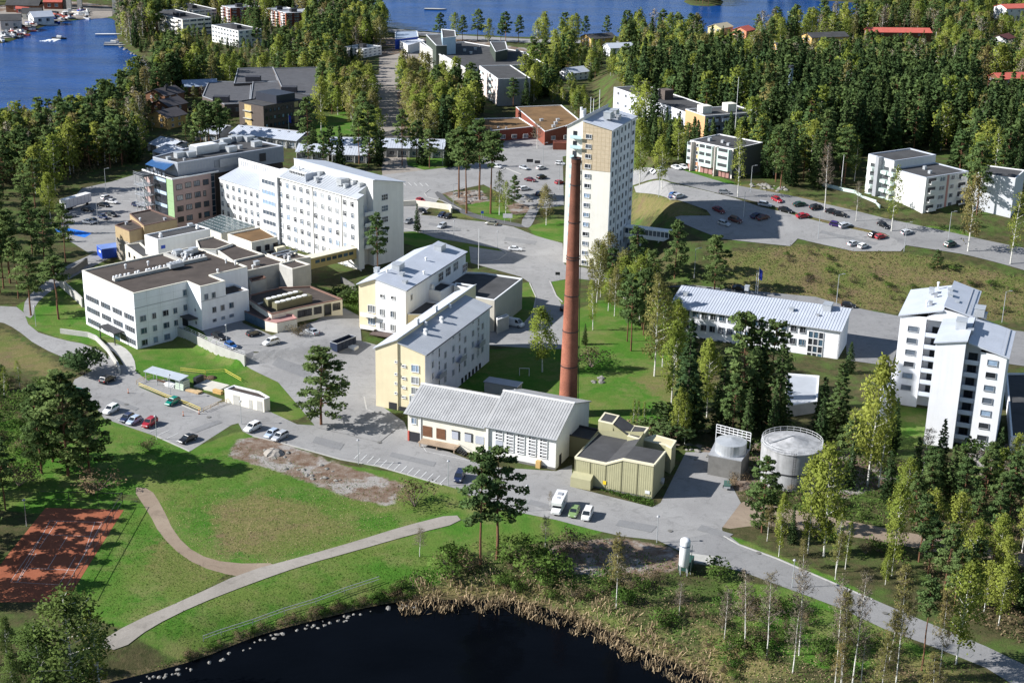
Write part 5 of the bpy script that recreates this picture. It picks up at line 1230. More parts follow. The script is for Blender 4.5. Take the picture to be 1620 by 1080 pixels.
# left tower, further back
R3 = flat(1413,638); q = R3 - Rt.p0; lx,lyy = float(q @ Rt.u),float(q @ Rt.v)
lL = rat('f',lx,168,255)[0]; lR = rat('f',lx,420,230)[0]; zLL = rat('f',lx,168,255)[1]; zLR = rat('f',lx,420,225)[1]
rR_,zRR = rat('f',lx,585,262); rec = rat('f',lx,315,325)[0]
Rt.part('rear_wall',MB().prism([(lx,rec),(lx + 20,rec),(lx + 20,lL),(lx,lL)],-3,[zLL + .4,zLL + .4,zLL,zLL],0,top=False),WHITE2)
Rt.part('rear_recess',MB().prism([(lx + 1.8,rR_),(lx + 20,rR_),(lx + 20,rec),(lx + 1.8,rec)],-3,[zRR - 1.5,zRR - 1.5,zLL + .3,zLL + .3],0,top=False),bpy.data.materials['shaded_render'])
Rt.part('rear_gable',MB().prism([(lx,rR_),(lx + .4,rR_),(lx + .4,lR),(lx,lR)],zLL - .2,[zRR - .1,zRR - .1,zLR,zLR],0).prism([(lx,lR),(lx + .4,lR),(lx + .4,rec),(lx,rec)],zLL - .2,[zLR,zLR,zLL + .4,zLL + .4],0),WHITE2)
Rt.part('rear_left_roof',slab([(lx - .4,lR,zLR + .05),(lx + 21,lR,zLR + .05),(lx + 21,lL + .5,zLL + .1),(lx - .4,lL + .5,zLL + .1)],.3),METRL)
Rt.part('rear_right_roof',slab([(lx - .4,rR_ - .4,zRR),(lx + 21,rR_ - .4,zRR),(lx + 21,lR,zLR + 1.2),(lx - .4,lR,zLR + 1.2)],.3),METRL)
for x in (.7,1.5): Rt.part('snow_rail',MB().tube((lx,rR_ + x,zRR + .6),(lx + 20,rR_ + x,zRR + .6),.07,n=4),GREYMET)
lz = [rat('f',lx,*p)[1] for p in ((240,335),(233,405),(225,473),(216,543),(208,610),(199,680))]
ly_ = rat('f',lx,240,335)[0]
Rt.win('f',lx - .03,[ly_],lz,2.4,1.35,panes=(1,4,0),style='one',fm=GREYMET)
for z in lz:
 Rt.part('balcony',MB().box(lx + .1,rR_ + 2,z - 1.6,lx + 1.8,rec - .05,z - 1.45).box(lx + .05,rR_ + 2,z - 1.45,lx + .15,rec - .05,z - .5),bpy.data.materials['balcony_panel'])
 Rt.win('f',lx + 1.77,[rec - 2.6],[z - .2],2.4,1.6,style='two',panes=(0,),fm=FRAMED)
for p_,z_,k in (((350,115),zLR - .3,'box'),((375,140),zLR - .3,'hut'),((320,195),zLR - .6,'pipe'),((345,185),zLR - .5,'hut'),((388,85),zLR,'pipe'),((460,120),zLR + .6,'box'),((460,150),zLR + .6,'box'),((495,192),zLR - .2,'box'),((525,318),zrS,'big'),((632,245),zrS,'big'),((578,358),zrS - .8,'box'),((660,262),zrS - .5,'box')):
 x,y = Rt.loc(*r7(*p_),z_); Rt.vents([(x,y,z_)],k)
low('low_wing','low blue-shaded wing with white parapet behind the right tower',[(1600,690),(1680,690),(1680,590),(1592,590)],3.5,WHITE2,BITUG,az=68)
LOWT = []
# ------------------------------------------------------------------ generic housing
def housing(name,label,base,az,L,Wd,h,wall,roof,wall_r=None,rows=4,fcols=(),rcols=(),style='two',ww=1.6,wh=1.4,par=.3,cat='apartment block',z=None,penth=(),fm=None,panes=(0,1,3),cop=None,gable=0.0):
 p = G(*base) if not isinstance(base,np.ndarray) else base
 b = Bld(name,label,cat,p,az,z=z)
 P = [(0,0),(L,0),(L,Wd),(0,Wd)]; b.avoid(P,2.5)
 if cat == 'house' and not 1260 < base[0] < 1270: LOWT.append((*b.w(L / 2,Wd / 2),max(L,Wd) * .6 + 3))
 b.walls(P,-3,h,wall)
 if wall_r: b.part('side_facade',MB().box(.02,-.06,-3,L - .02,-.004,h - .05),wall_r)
 if gable:
  b.part('roof',slab([(-.5,-.5,h - .1),(L + .5,-.5,h - .1),(L + .5,Wd / 2,h + gable),(-.5,Wd / 2,h + gable)],.2),roof)
  b.part('rear_roof',slab([(-.5,Wd / 2,h + gable),(L + .5,Wd / 2,h + gable),(L + .5,Wd + .5,h - .1),(-.5,Wd + .5,h - .1)],.2),roof)
  b.part('gable_wall',MB().prism([(0.02,0),(.3,0),(.3,Wd / 2),(.02,Wd / 2)],h - .2,[h - .1,h - .1,h + gable - .2,h + gable - .2],0).prism([(0.02,Wd / 2),(.3,Wd / 2),(.3,Wd),(.02,Wd)],h - .2,[h + gable - .2,h + gable - .2,h - .1,h - .1],0),wall)
 else: b.flatroof(P,h,roof,cop,par=par)
 st = h / rows
 zs = [st * (i + .55) for i in range(rows)]
 if fcols: b.win('f',-.02,[Wd * f for f in fcols],zs,ww,wh,style=style,panes=panes,fm=fm)
 if rcols: b.win('r',-.08 if wall_r else -.02,[L * f for f in rcols],zs,ww,wh,style=style,panes=panes,fm=fm)
 for x0,y0_,x1,y1_,hh,m in penth: b.part('roof_house',MB().box(x0,y0_,h - .4,x1,y1_,h + hh),m)
 b.zs = zs; b.L = L; b.Wd = Wd; b.h = h
 return b
def bal(b,face,off,runs,w,d,zs,mat,rail=1.0):
 for z in zs:
  for r_ in runs:
   if face == 'f': b.part('balcony',MB().box(off - d,r_ - w / 2,z - .95,off - .01,r_ + w / 2,z - .8).box(off - d,r_ - w / 2,z - .8,off - d + .08,r_ + w / 2,z - .8 + rail),mat)
   else: b.part('balcony',MB().box(r_ - w / 2,off - d,z - .95,r_ + w / 2,off - .01,z - .8).box(r_ - w / 2,off - d,z - .8,r_ + w / 2,off - d + .08,z - .8 + rail),mat)
MINT = M('mint_balcony_glass',(.55,.66,.62),.3,.1); BALD = M('balcony_dark_opening',(.06,.065,.07),.4,.2)
SALM = M('salmon_render',(.60,.34,.26),.85,.08)
# mint-balconied block behind the hill car park
def apt_a(name,label,pA,pB,pTop,Ldep,az=None):
 """front facade runs from pA (left) to pB (right) on the ground"""
 A_,B_ = G(*pA),G(*pB); d = B_ - A_; Wd = float(np.hypot(*d)); azf = math.degrees(math.atan2(-d[1],-d[0])); return B_,azf - 90,Wd
p_,az_,Wd_ = apt_a('','',(1089,268),(1157,283),None,14)
h_ = hgt(Vector((*p_,float(T(*p_)))),1163,236)
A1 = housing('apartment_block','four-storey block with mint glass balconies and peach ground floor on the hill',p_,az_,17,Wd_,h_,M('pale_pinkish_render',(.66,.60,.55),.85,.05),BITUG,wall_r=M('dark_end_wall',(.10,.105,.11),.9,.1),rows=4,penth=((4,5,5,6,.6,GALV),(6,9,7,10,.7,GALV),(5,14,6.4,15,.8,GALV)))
for f0,f1 in ((.04,.30),(.42,.72),(.90,.995)):
 A1.part('balcony_stack',MB().box(-1.6,Wd_ * f0,2.6,-.01,Wd_ * f1,h_ - .3),MINT)
 for z in A1.zs[1:]:
  k = max(1,int((f1 - f0) * Wd_ / 2.6))
  for i in range(k):
   a_ = Wd_ * f0 + (f1 - f0) * Wd_ * (i + .1) / k; c_ = Wd_ * f0 + (f1 - f0) * Wd_ * (i + .9) / k
   A1.part('balcony_opening',MB().box(-1.64,a_,z - .1,-1.603,c_,z + 1.0),BALD)
 for i in range(3):
  a_ = Wd_ * (f0 + (f1 - f0) * (i + .1) / 3); c_ = Wd_ * (f0 + (f1 - f0) * (i + .9) / 3); A1.part('store_door',MB().box(-.5,a_,.1,-.01,c_,2.3),M('store_door',(.34,.18,.16),.7,.1) if 'store_door' not in bpy.data.materials else bpy.data.materials['store_door'])
for f in (.36,.78): A1.part('peach_bay',MB().box(-.3,Wd_ * f,0,-.01,Wd_ * (f + .05),h_ * .45),PEACH); A1.part('apricot_bay',MB().box(-.3,Wd_ * f,h_ * .45,-.01,Wd_ * (f + .05),h_ * .95),ORNG); A1.win('f',-.33,[Wd_ * (f + .025)],A1.zs,1.0,1.2,style='one',panes=(0,))
A1.part('party_fin',MB().box(-1.9,Wd_ * .335,0,-.01,Wd_ * .35,h_ - .1).box(-1.9,Wd_ * .885,0,-.01,Wd_ * .9,h_ - .1),M('fin',(.62,.55,.50),.85,.05))
# white block with stripes at right
p_ = G(1459,338); d_ = G(1368,303) - p_; Wd_ = float(np.hypot(*d_)); az_ = math.degrees(math.atan2(d_[1],d_[0])) - 90
h_ = hgt(Vector((*p_,float(T(*p_)))),1463,281)
bx = Bld('probe','probe','probe',p_,az_); Lr = abs(bx.at('r',0,1531,280)[0]); bpy.data.objects.remove(bx.root)
A2 = housing('apartment_block','white four-storey block with three thin red stripes on its blank end',p_,az_,Lr,Wd_ * .55,h_,WHITE,BITUG,rows=4,rcols=(.36,.42),ww=1.3,cop=METRL,penth=((6,4,7,5,.7,GALV),(9,9,10,10,.8,GALV)))
A2.part('red_stripe',MB().box(-.05,Wd_ * .05,h_ - 2.2,-.004,Wd_ * .18,h_ - 2.05).box(-.05,Wd_ * .05,h_ - 2.9,-.004,Wd_ * .18,h_ - 2.75).box(-.05,Wd_ * .05,h_ - 3.6,-.004,Wd_ * .18,h_ - 3.45),REDR)
A2.part('red_band',MB().box(Lr * .50,-.06,0,Lr * .55,-.004,h_ - .3),M('pink_band',(.52,.27,.24),.8,.05))
A2.win('r',-.02,[Lr * .63],A2.zs,1.7,1.4,panes=(0,),style='two')
bal(A2,'r',0,[Lr * .15,Lr * .87],3.6,1.3,A2.zs,WHITE)
for z in A2.zs: A2.part('balcony_opening',MB().box(Lr * .06,-.05,z - .7,Lr * .24,-.004,z + .8).box(Lr * .79,-.05,z - .7,Lr * .96,-.004,z + .8),BALD)
yb0 = Wd_ * .55
A2.part('rear_block',MB().prism([(0,yb0 + .02),(Lr,yb0 + .02),(Lr,Wd_),(0,Wd_)],-3,h_ + 2.6,0,top=False),WHITE)
A2.flatroof([(0,yb0 + .04),(Lr,yb0 + .04),(Lr,Wd_),(0,Wd_)],h_ + 2.62,BITUG,METRL,name='rear_roof')
for z in A2.zs:
 for f in (.50,.62,.86): A2.part('balcony',MB().box(-1.5,Wd_ * f,z - .95,-.01,Wd_ * (f + .09),z + .1),MINT); A2.part('balcony_opening',MB().box(-.06,Wd_ * f + .1,z + .12,-.012,Wd_ * (f + .09) - .1,z + 1.3),BALD)
A2.part('stair_fin',MB().box(-2.0,Wd_ * .74,0,-.01,Wd_ * .80,h_ + 2.9),GREYMET)
# block at the right edge
p_ = G(1598,345); A3 = housing('apartment_block','plain pale grey end wall of a block at the far right edge of the hill',p_,60,14,12,13,M('pale_grey_render',(.60,.61,.64),.85,.05),BITUG)
# white block behind the tower: blank sunlit end wall, long side with bluish shade put into its colour
p_ = G(968,216); h_ = hgt(Vector((*p_,float(T(*p_)))),967,138); bx = Bld('probe','probe','probe',p_,20); bpy.data.objects.remove(bx.root)
d_ = G(1086,227) - p_; az_ = math.degrees(math.atan2(d_[1],d_[0]));
A4 = housing('apartment_block','white block with dark flat roof and two dark roof boxes behind the tower',p_,az_ + 6,float(np.hypot(*d_)),16,h_,WHITE,BITUG,wall_r=M('shaded_white_render',(.62,.63,.70),.85,.05),rows=5,rcols=(.06,.15,.22,.31,.45,.55,.65,.73,.82,.93),ww=1.7,penth=((9,6,13,10,3.6,BRICKD),(27,6,32,10,3.6,BRICKD)))
# dark balconied block among spruces
p_ = G(1060,232); A5 = housing('apartment_block','dark terrace block with white balcony edges and cream roof boxes among spruces',G(1112,238),25,23,14,13,M('orange_end',(.60,.34,.17),.85,.06),BITUG,wall_r=M('dark_facade',(.21,.22,.24),.8,.1),rows=4,rcols=(.1,.25,.4,.55,.7,.85),ww=2.0,panes=(0,),fm=FRAMED,penth=((2,5,6,9,2.4,CREAM),(13,5,17,9,2.6,CREAM)))
bal(A5,'r',0,[3,9,15,20],4.2,1.4,A5.zs,M('bluish_balcony',(.45,.50,.58),.5,.05))
# dark brown brick block upper left
p_ = flat(418,208,0); A6 = Bld('brick_block','dark brown brick three-storey block with yellow stair windows','building',p_,50,z=0)
h_ = hgt(Vector((*p_,0)),417,168)
wl6 = A6.at('f',0,378,167)[0]; lr6 = A6.at('r',0,502,138)[0]
A6.avoid([(0,0),(lr6,0),(lr6,wl6),(0,wl6)],3)
A6.walls([(0,0),(lr6,0),(lr6,wl6),(0,wl6)],-2,h_,BRICKD); A6.flatroof([(0,0),(lr6,0),(lr6,wl6),(0,wl6)],h_,BITUG,DARKMET)
yc = A6.at('f',0,393,190)[0]
for z in (h_ * .22,h_ * .52,h_ * .82): A6.part('stair_window',MB().box(-.06,yc - 2.2,z - 1.4,-.004,yc + 2.2,z + 1.2),M('warm_wood_glazing',(.55,.42,.20),.4,.25,1.2)) ; A6.part('stair_balcony',MB().box(-.9,yc - 2.6,z - 1.6,-.07,yc + 2.6,z - 1.3),CONC)
A6.win('r',-.02,[lr6 * (.05 + .075 * i) for i in range(7)] + [lr6 * (.66 + .06 * i) for i in range(5)],[h_ * .2,h_ * .5,h_ * .8],1.3,1.5,panes=(0,3,4),style='one',fm=DARKMET)
for z in (h_ * .25,h_ * .55,h_ * .85): A6.part('loggia',MB().box(lr6 * .56,-.07,z - 1.2,lr6 * .63,-.004,z + 1.1),bpy.data.materials['warm_wood_glazing'])
x,y = A6.loc(445,160,h_ + 1); A6.part('roof_house',MB().box(lr6 * .28,1.5,h_ - .3,lr6 * .62,wl6 - 1,h_ + 3.2),M('dark_blue_metal',(.035,.04,.055),.5,.1))
# dark low school complex beyond it
for pts,z,lab in (([(355,165),(395,163),(398,130),(330,128),(320,152)],6,'low dark flat-roofed school wing nearest the strait'),([(395,165),(455,162),(452,130),(400,128)],7,'low dark school wing with a dark roof box'),([(450,148),(505,150),(502,106),(432,108)],8,'far dark school wing with raised parapet ends'),([(370,132),(440,128),(432,106),(376,108)],7,'narrow dark school wing at the back')):
 b = low('school_wing',lab,pts,z,BRICKD,M('slate_grey_roof',(.085,.085,.092),.8,.2) if 'slate_grey_roof' not in bpy.data.materials else bpy.data.materials['slate_grey_roof'],az=2,cop=GREYMET)
 ly0 = min(q[1] for q in b.P); xs_ = [q[0] for q in b.P]
 b.win('r',ly0 - .05,[min(xs_) + (max(xs_) - min(xs_)) * (i + .5) / 8 for i in range(8)],[z - 2.4],1.8,1.6,panes=(0,1),style='two',fm=FRAMED)
 b.part('roof_house',MB().box((min(xs_) + max(xs_)) / 2 - 3,ly0 + 6,z - .3,(min(xs_) + max(xs_)) / 2 + 4,ly0 + 11,z + 2.2),M('roof_box_dark',(.05,.05,.06),.7,.1) if 'roof_box_dark' not in bpy.data.materials else bpy.data.materials['roof_box_dark'])
# dark timber houses by the wood
for i,(pb,az_,L_,W_,h_,lab) in enumerate((((266,205),60,12,12,5,'brown boarded house with dark roof at the edge of the lakeside wood'),((268,188),60,12,11,5.5,'dark roofed house behind the brown boarded one'),((262,172),60,13,12,6,'dark roofed house with black chimneys nearest the strait'),((292,152),20,16,9,4.5,'low house with grey-blue roof beside the school'))):
 b = housing('house',lab,pb,az_,L_,W_,h_,OCHRE if i == 0 else WOODB,M('dark_tile_roof',(.075,.068,.072),.8,.2) if i == 0 else bpy.data.materials['dark_tile_roof'] if i < 3 else BLUER,rows=2,fcols=(.3,.7),rcols=(.25,.6),ww=1.2,wh=1.2,gable=2.5,cat='house')
 if i == 2: b.part('chimney',MB().box(4,3,h_,5,4,h_ + 3.6).box(7,5,h_,8,6,h_ + 3.8),DARKMET)
# grey-roofed terraces
def row_house(label,pA,pB,az,dep,h,roof=METRL,wall=M('grey_board',(.36,.35,.34),.85,.12)):
 A_,B_ = G(*pA),G(*pB); d = B_ - A_; L = float(np.hypot(*d)); az = math.degrees(math.atan2(d[1],d[0]))
 b = Bld('row_house',label,'row house',A_,az,z=None)
 b.avoid([(0,0),(L,0),(L,dep),(0,dep)],1.5)
 b.part('wall',MB().prism([(0,0),(L,0),(L,dep),(0,dep)],-1,[h,h,h + 1.3,h + 1.3],0,top=False),wall)
 b.part('roof',slab([(-.5,-1.0,h - .15),(L + .5,-1.0,h - .15),(L + .5,dep * .62,h + 2.0),(-.5,dep * .62,h + 2.0)],.2),roof)
 b.part('rear_roof',slab([(-.5,dep * .62,h + 2.0),(L + .5,dep * .62,h + 2.0),(L + .5,dep + .6,h + .6),(-.5,dep + .6,h + .6)],.2),roof)
 mb = MB(); seams(mb,(-.5,-1,h - .15),(L + .5,-1,h - .15),(L + .5,dep * .62,h + 2),(-.5,dep * .62,h + 2),1.0,.05); b.part('roof_seam',mb,roof,kind='stuff')
 k = max(1,int(L / 4.5))
 b.win('r',-.02,[L * (i + .5) / k for i in range(k)],[1.6],2.2,1.9,panes=(0,3),style='three',fm=FRAMEW)
 for i in range(k + 1): b.part('partition',MB().box(L * i / k - .1 if i else 0,-1.2,0,L * i / k + .1 if i else .2,-.01,2.6),WHITE)
 for i in range(k): b.vents([(L * (i + .4) / k,dep * .5,h + 1.3)],'hut')
 return b
row_house('grey-roofed terrace row behind the ward block, left of two',(311,222),(345,225),0,12,3.6)
row_house('long pale roof terrace standing in front of the brown brick block',(366,224),(470,236),0,11,3.8)
row_house('long pale-roofed terrace with white end by the street trees',(520,246),(702,250),0,12,4)
row_house('short pale roof terrace just above the ward block ridge',(470,252),(520,254),0,9,3.4)
row_house('small pale roof terrace with brown wall right of the short one',(526,256),(580,258),0,9,3.4)
row_house('small pale roof house nearest the pink ward on the wooded slope',(238,238),(268,246),0,9,3)
row_house('second small pale roof house on the wooded slope',(246,250),(282,262),0,9,3)
# carport behind the ridge of the ward
# red low school with mossy roofs
for pts,z,lab in (([(922,212),(820,212) if False else (806,205),(735,186),(816,192)],5,''),): pass
b = low('red_school','low red building with rusty moss-covered flat roof nearest the street',[(752,209),(844,200),(822,186),(733,188)],5.0,BRICKB,MOSS,az=15,cop=WHMET)
b.win('r',-.06,[6,12,17,22],[2.6],2.2,1.6,panes=(1,3),style='three'); b.vents([(8,5,4.8),(12,8,4.8),(15,6,4.8)],'hut')
b = low('red_school','larger red building with mossy flat roof and roof lights',[(862,208),(920,192),(888,166),(816,169)],6.0,BRICKB,MOSS,az=25,cop=WHMET)
b.win('r',-.06,[4,10,15],[3.0],2.0,1.6,panes=(1,3),style='three'); b.vents([(8,8,5.8),(12,14,5.8),(16,20,5.8),(9,22,5.8)],'box')
MBs = MB().box(0,0,0,9,5,3).build('shed',BRICKB); p = G(875,237); MBs.location = (p[0],p[1],0); tagm(MBs,'dark red windowless shed on the yard left of the tower','shed')
# works building by the lake
Wk = low('works_building','long grey works building with panelled facade and many roof vents',[(737,108),(860,100),(830,82),(735,66),(672,70)],9.0,M('grey_panel',(.40,.40,.41),.7,.1),BITUG,az=15,cop=WHMET)
b = Wk
b.ewin((737,108),(860,100),[i / 14 + .03 for i in range(14)],[6.5],3.4,1.3,style='three',panes=(0,1))
for p_,k in (((715,80),'box'),((735,80),'box'),((745,84),'box'),((752,78),'box'),((708,71),'box'),((818,80),'box'),((830,84),'box'),((760,74),'hut')): x,y = b.loc(*p_,9.2); b.vents([(x,y,9.0)],k)
low('works_building','white-panelled office front of the works facing the street',[(728,104),(737,108),(692,84),(668,66),(664,68)],9.4,CONC,BITUG,az=15).ewin((668,66),(728,104),[i / 9 + .05 for i in range(9)],[7.2,3.6],3.6,1.5,style='three',panes=(0,1))
merge(low('works_tower','dark green plant box on the works roof, left of two',[(690,72),(707,72),(707,54),(674,55)],14.0,M('dark_green_metal',(.06,.075,.06),.6,.1),BITUG,az=2),Wk,'plant_tower')
merge(low('works_tower','pale blue square tower on the works roof',[(700,60),(721,58),(720,48),(698,46)],18.0,M('pale_blue_metal',(.45,.58,.68),.5,.05),BITUG,az=2),Wk,'plant_tower')
merge(low('works_tower','dark green plant box on the works roof, right of two',[(784,82),(803,78),(800,66),(775,66)],14.0,bpy.data.materials['dark_green_metal'],BITUG,az=5),Wk,'plant_tower')
low('works_shed','blue shed with pale roof near the lake shore',[(625,62),(662,58),(660,49),(625,50)],6.0,BLUEC,BLUER,az=4)
low('works_shed','white shed with pale ridge roof beside the blue shed',[(645,72),(672,64),(650,58),(625,60)],5.0,WHITE,METRL,az=10)
low('grey_office','low grey office with flat roof and white roof box in front of the works',[(755,118),(800,112),(785,98),(737,104)],6.0,BRICKD,BITUG,az=12,cop=WHMET).vents([(7,4,6)],'big')
low('flat_shed','long low white-roofed shed beside the dusty street',[(660,140),(735,138),(735,130),(658,132)],4.5,WHITE2,METRL,az=3)
p_ = G(787,168); d_ = G(758,145) - p_
A7 = housing('apartment_block','small pink-edged block with turquoise balconies near the red school',p_,math.degrees(math.atan2(d_[1],d_[0])) - 90,16,float(np.hypot(*d_)),13,M('pale_pink_render',(.64,.55,.50),.85,.05),BITUG,wall_r=GREYMET,rows=4)
bal(A7,'f',0,[float(np.hypot(*d_)) * .3,float(np.hypot(*d_)) * .8],4,1.2,A7.zs,TURQ)
A7.win('f',-.02,[A7.Wd * .55,A7.Wd * .1],A7.zs,1.2,1.4)
# far apartment blocks on the peninsula
def far(label,pA,pB,pC,pT,wall,roof=BITUG,rows=4,cols=6,rc=4,wr=None,balc=True):
 """front facade between base pixels pA and pB, right facade running to pC, roof corner above pB at pT"""
 A_,B_ = G(*pA),G(*pB); d = A_ - B_; Wd = float(np.hypot(*d)); az = math.degrees(math.atan2(d[1],d[0])) - 90
 h = hgt(Vector((*B_,float(T(*B_)))),*pT); q = G(*pC) - B_; u_ = np.array([math.cos(R(az)),math.sin(R(az))]); L = max(8,min(40,float(q @ u_)))
 b = housing('apartment_block',label,B_,az,L,Wd,h,wall,roof,wall_r=wr,rows=rows,fcols=[(i + .5) / cols for i in range(cols)],rcols=[(i + .5) / rc for i in range(rc)],ww=Wd / cols * .55,wh=h / rows * .5,penth=((L * .3,Wd * .3,L * .5,Wd * .5,1.8,DARKMET),))
 if balc: bal(b,'f',0,[Wd * .2,Wd * .8],Wd * .16,1.4,b.zs,WHITE)
 LOWT.append((*B_,Wd * .5 + 4)); return b
far('pale cream stepped block nearest the strait on the wooded point',(234,44),(290,58),(318,50),(290,31),CREAM)
far('cream block with brown cornice behind the pale stepped one',(266,28),(307,38),(330,32),(307,17),CREAM)
far('white slab with black window bands among the pines on the point',(336,66),(378,76),(395,68),(378,49),WHITE,cols=9,balc=False)
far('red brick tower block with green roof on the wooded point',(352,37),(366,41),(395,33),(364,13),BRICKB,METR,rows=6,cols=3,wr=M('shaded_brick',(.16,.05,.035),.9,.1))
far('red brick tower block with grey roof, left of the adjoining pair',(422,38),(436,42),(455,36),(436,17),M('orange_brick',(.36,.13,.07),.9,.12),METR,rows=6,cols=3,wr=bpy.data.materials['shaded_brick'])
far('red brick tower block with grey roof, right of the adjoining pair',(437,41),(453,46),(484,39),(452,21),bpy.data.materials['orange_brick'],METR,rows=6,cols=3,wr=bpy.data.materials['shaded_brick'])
far('white terrace block half hidden by trees left of the works',(545,88),(575,92),(598,86),(575,78),WHITE,METR,rows=3,cols=4)
# scattered houses in the big wood
for pb,az_,L_,W_,h_,wl_c,rf_c,lab in (((1140,60),50,14,10,6,M('pale_yellow_board',(.62,.52,.28),.8,.1),M('cream_tiles',(.50,.44,.30),.8,.1),'pale yellow house with cream roof near the far lake'),
  ((1180,62),55,12,10,5,PEACH,REDR,'peach house with orange roof near the far lake'),
  ((1283,78),20,26,12,7,OCHRE,BITUG,'long ochre flat-roofed house in the wood'),
  ((1230,86),10,20,10,4,OCHRE,BITUG,'low ochre house with dark roof left of the long ochre one'),
  ((1375,66),4,40,12,6,WOODB,REDR,'long red-roofed terrace in the wood'),
  ((1590,34),20,22,14,9,WHITE2,REDR,'white villa with a red hipped roof at the top right'),
  ((1590,78),50,14,10,6,WHITE,M('dark_red_roof',(.14,.05,.05),.8,.1),'white gabled house with dark roof near the right edge'),
  ((1580,142),15,22,10,5,WOODB,REDR,'red-roofed house among bare trees at the right'),
  ((1265,200),62,14,11,8,WHITE,METRL,'white house with a pale blue metal roof among spruces'),
  ((935,75),30,18,12,5,OCHRE,BITUG,'ochre house between pines right of the works'),
  ((965,90),20,16,10,5,WHITE2,METRL,'white house by the lane right of the works'),
  ((1185,112),15,16,10,5,WHITE2,BLUER,'pale house with grey roof deep in the wood'),
  ((905,128),40,12,10,4,WHITE2,METRL,'small pale roofed house behind the tall birches')):
 housing('house',lab,pb,az_,L_,W_,h_,wl_c,rf_c,rows=2,fcols=(.25,.55,.8),rcols=(.2,.5,.8),ww=1.3,wh=1.2,gable=2.2,cat='house')
# thin steel chimney in the wood
p = G(1244,200); s_ = thing('steel_chimney','thin pale blue steel chimney rising from the wood','chimney',(p[0],p[1],float(T(*p))))
hh = hgt(Vector((p[0],p[1],float(T(*p)))),1251,107)
MB().cyl(0,0,-2,hh,.95,.9,14).build('shaft',M('pale_blue_steel',(.20,.27,.33),.4,.1),s_); MB().cyl(0,0,hh,hh + .8,1.05,1.05,14).build('rim',DARKMET,s_)
# marina shed, warehouses
for pb,az_,L_,W_,h_,wc,rc,lab in (((54,39),35,13,11,4.5,WHITE,METRL,'white boat shed with pale gable roof at the marina'),((36,31),10,12,7,4,CREAM,BITUG,'cream shed behind the marina boat shed'),((70,15),5,12,8,5,BRICKB,REDR,'red boathouse at the head of the marina'),((2,48),15,12,14,6,GREYMET,BITUG,'grey warehouse at the left edge of the marina'),((10,20),0,22,10,5,WOODB,BITUG,'dark warehouse behind the marina'),((26,21),8,8,8,3,REDR,REDR,'low red tent roof in the boat yard')):
 housing('boat_shed',lab,pb,az_,L_,W_,h_,wc,rc,rows=1,fcols=(.3,.6),rcols=(.3,.7),ww=2.2,wh=2.0,gable=3.0,cat='shed')
# road bridge over the strait: piers in view, deck above the frame
br_ = thing('road_bridge','concrete road bridge on slender piers at the head of the strait','bridge',(*G(110,16),0))
for x,y,m in ((110,17,CONC),(127,16,CONC),(183,23,CONC),(104,14,CONCD),(78,8,CONCD),(62,7,CONCD)):
 q_ = G(x,y); d0 = (q_[0] - br_.location.x,q_[1] - br_.location.y)
 MB().prism([(d0[0] - 1.6,d0[1] - 1),(d0[0] + 1.6,d0[1] - 1),(d0[0] + 1.6,d0[1] + 1),(d0[0] - 1.6,d0[1] + 1)],-4,26,0).build('pier',m,br_)
a0 = Vector((*G(40,8),0)) - br_.location; a1 = Vector((*G(215,22),0)) - br_.location
MB().quad([(a0.x - 40,a0.y - 6,26),(a1.x + 60,a1.y - 6,26),(a1.x + 60,a1.y + 6,26),(a0.x - 40,a0.y + 6,26)]).quad([(a0.x - 40,a0.y - 6,24.5),(a1.x + 60,a1.y - 6,24.5),(a1.x + 60,a1.y - 6,26),(a0.x - 40,a0.y - 6,26)]).quad([(a0.x - 40,a0.y - 6,24.5),(a1.x + 60,a1.y - 6,24.5),(a1.x + 60,a1.y + 6,24.5),(a0.x - 40,a0.y + 6,24.5)]).build('deck',CONC,br_)
# ------------------------------------------------------------------ vehicles
TYRE = M('tyre_rubber',(.02,.02,.02),.9,.1); CGLASS = M('car_glass',(.02,.025,.03),.08,.1,spec=.7)
LAMPW = M('headlight_glass',(.7,.7,.7),.15,.05,spec=.7); LAMPR = M('tail_light_red',(.35,.02,.02),.25,.05)
PAINT = {}
def paint(c):
 if c not in PAINT: PAINT[c] = M(c + '_car_paint',{'black': (.012,.012,.014),'dark_blue': (.015,.025,.07),'blue': (.02,.09,.28),'white': (.74,.74,.74),'silver': (.42,.44,.47),'grey': (.20,.21,.22),'light_blue': (.38,.46,.58),'red': (.34,.018,.03),'dark_red': (.13,.012,.02),'teal': (.0,.20,.14),'green': (.20,.30,.12),'dark_green': (.015,.05,.035),'olive': (.17,.17,.13),'purple': (.04,.02,.12),'brown': (.10,.035,.03)}[c],.28,.03,.8,spec=.6)
 return PAINT[c]
def lofted(st,n=8):
 """body from cross-sections: (x, half width, z bottom, z top, top half width)"""
 mb = MB(); rings = []
 for x,hw,zb,zt,tw in st:
  b = len(mb.v); zm = zb + (zt - zb) * .62
  mb.v += [(x,-hw * .9,zb),(x,-hw,zb + (zt - zb) * .3),(x,-hw,zm),(x,-tw,zt),(x,tw,zt),(x,hw,zm),(x,hw,zb + (zt - zb) * .3),(x,hw * .9,zb)]
  rings.append(b)
 for a,b in zip(rings,rings[1:]):
  for i in range(8):
   j = (i + 1) % 8; mb.f.append((a + i,b + i,b + j,a + j)); mb.m.append(0)
 mb.f.append(tuple(rings[0] + i for i in range(8))); mb.m.append(0); mb.f.append(tuple(rings[-1] + 7 - i for i in range(8))); mb.m.append(0)
 return mb
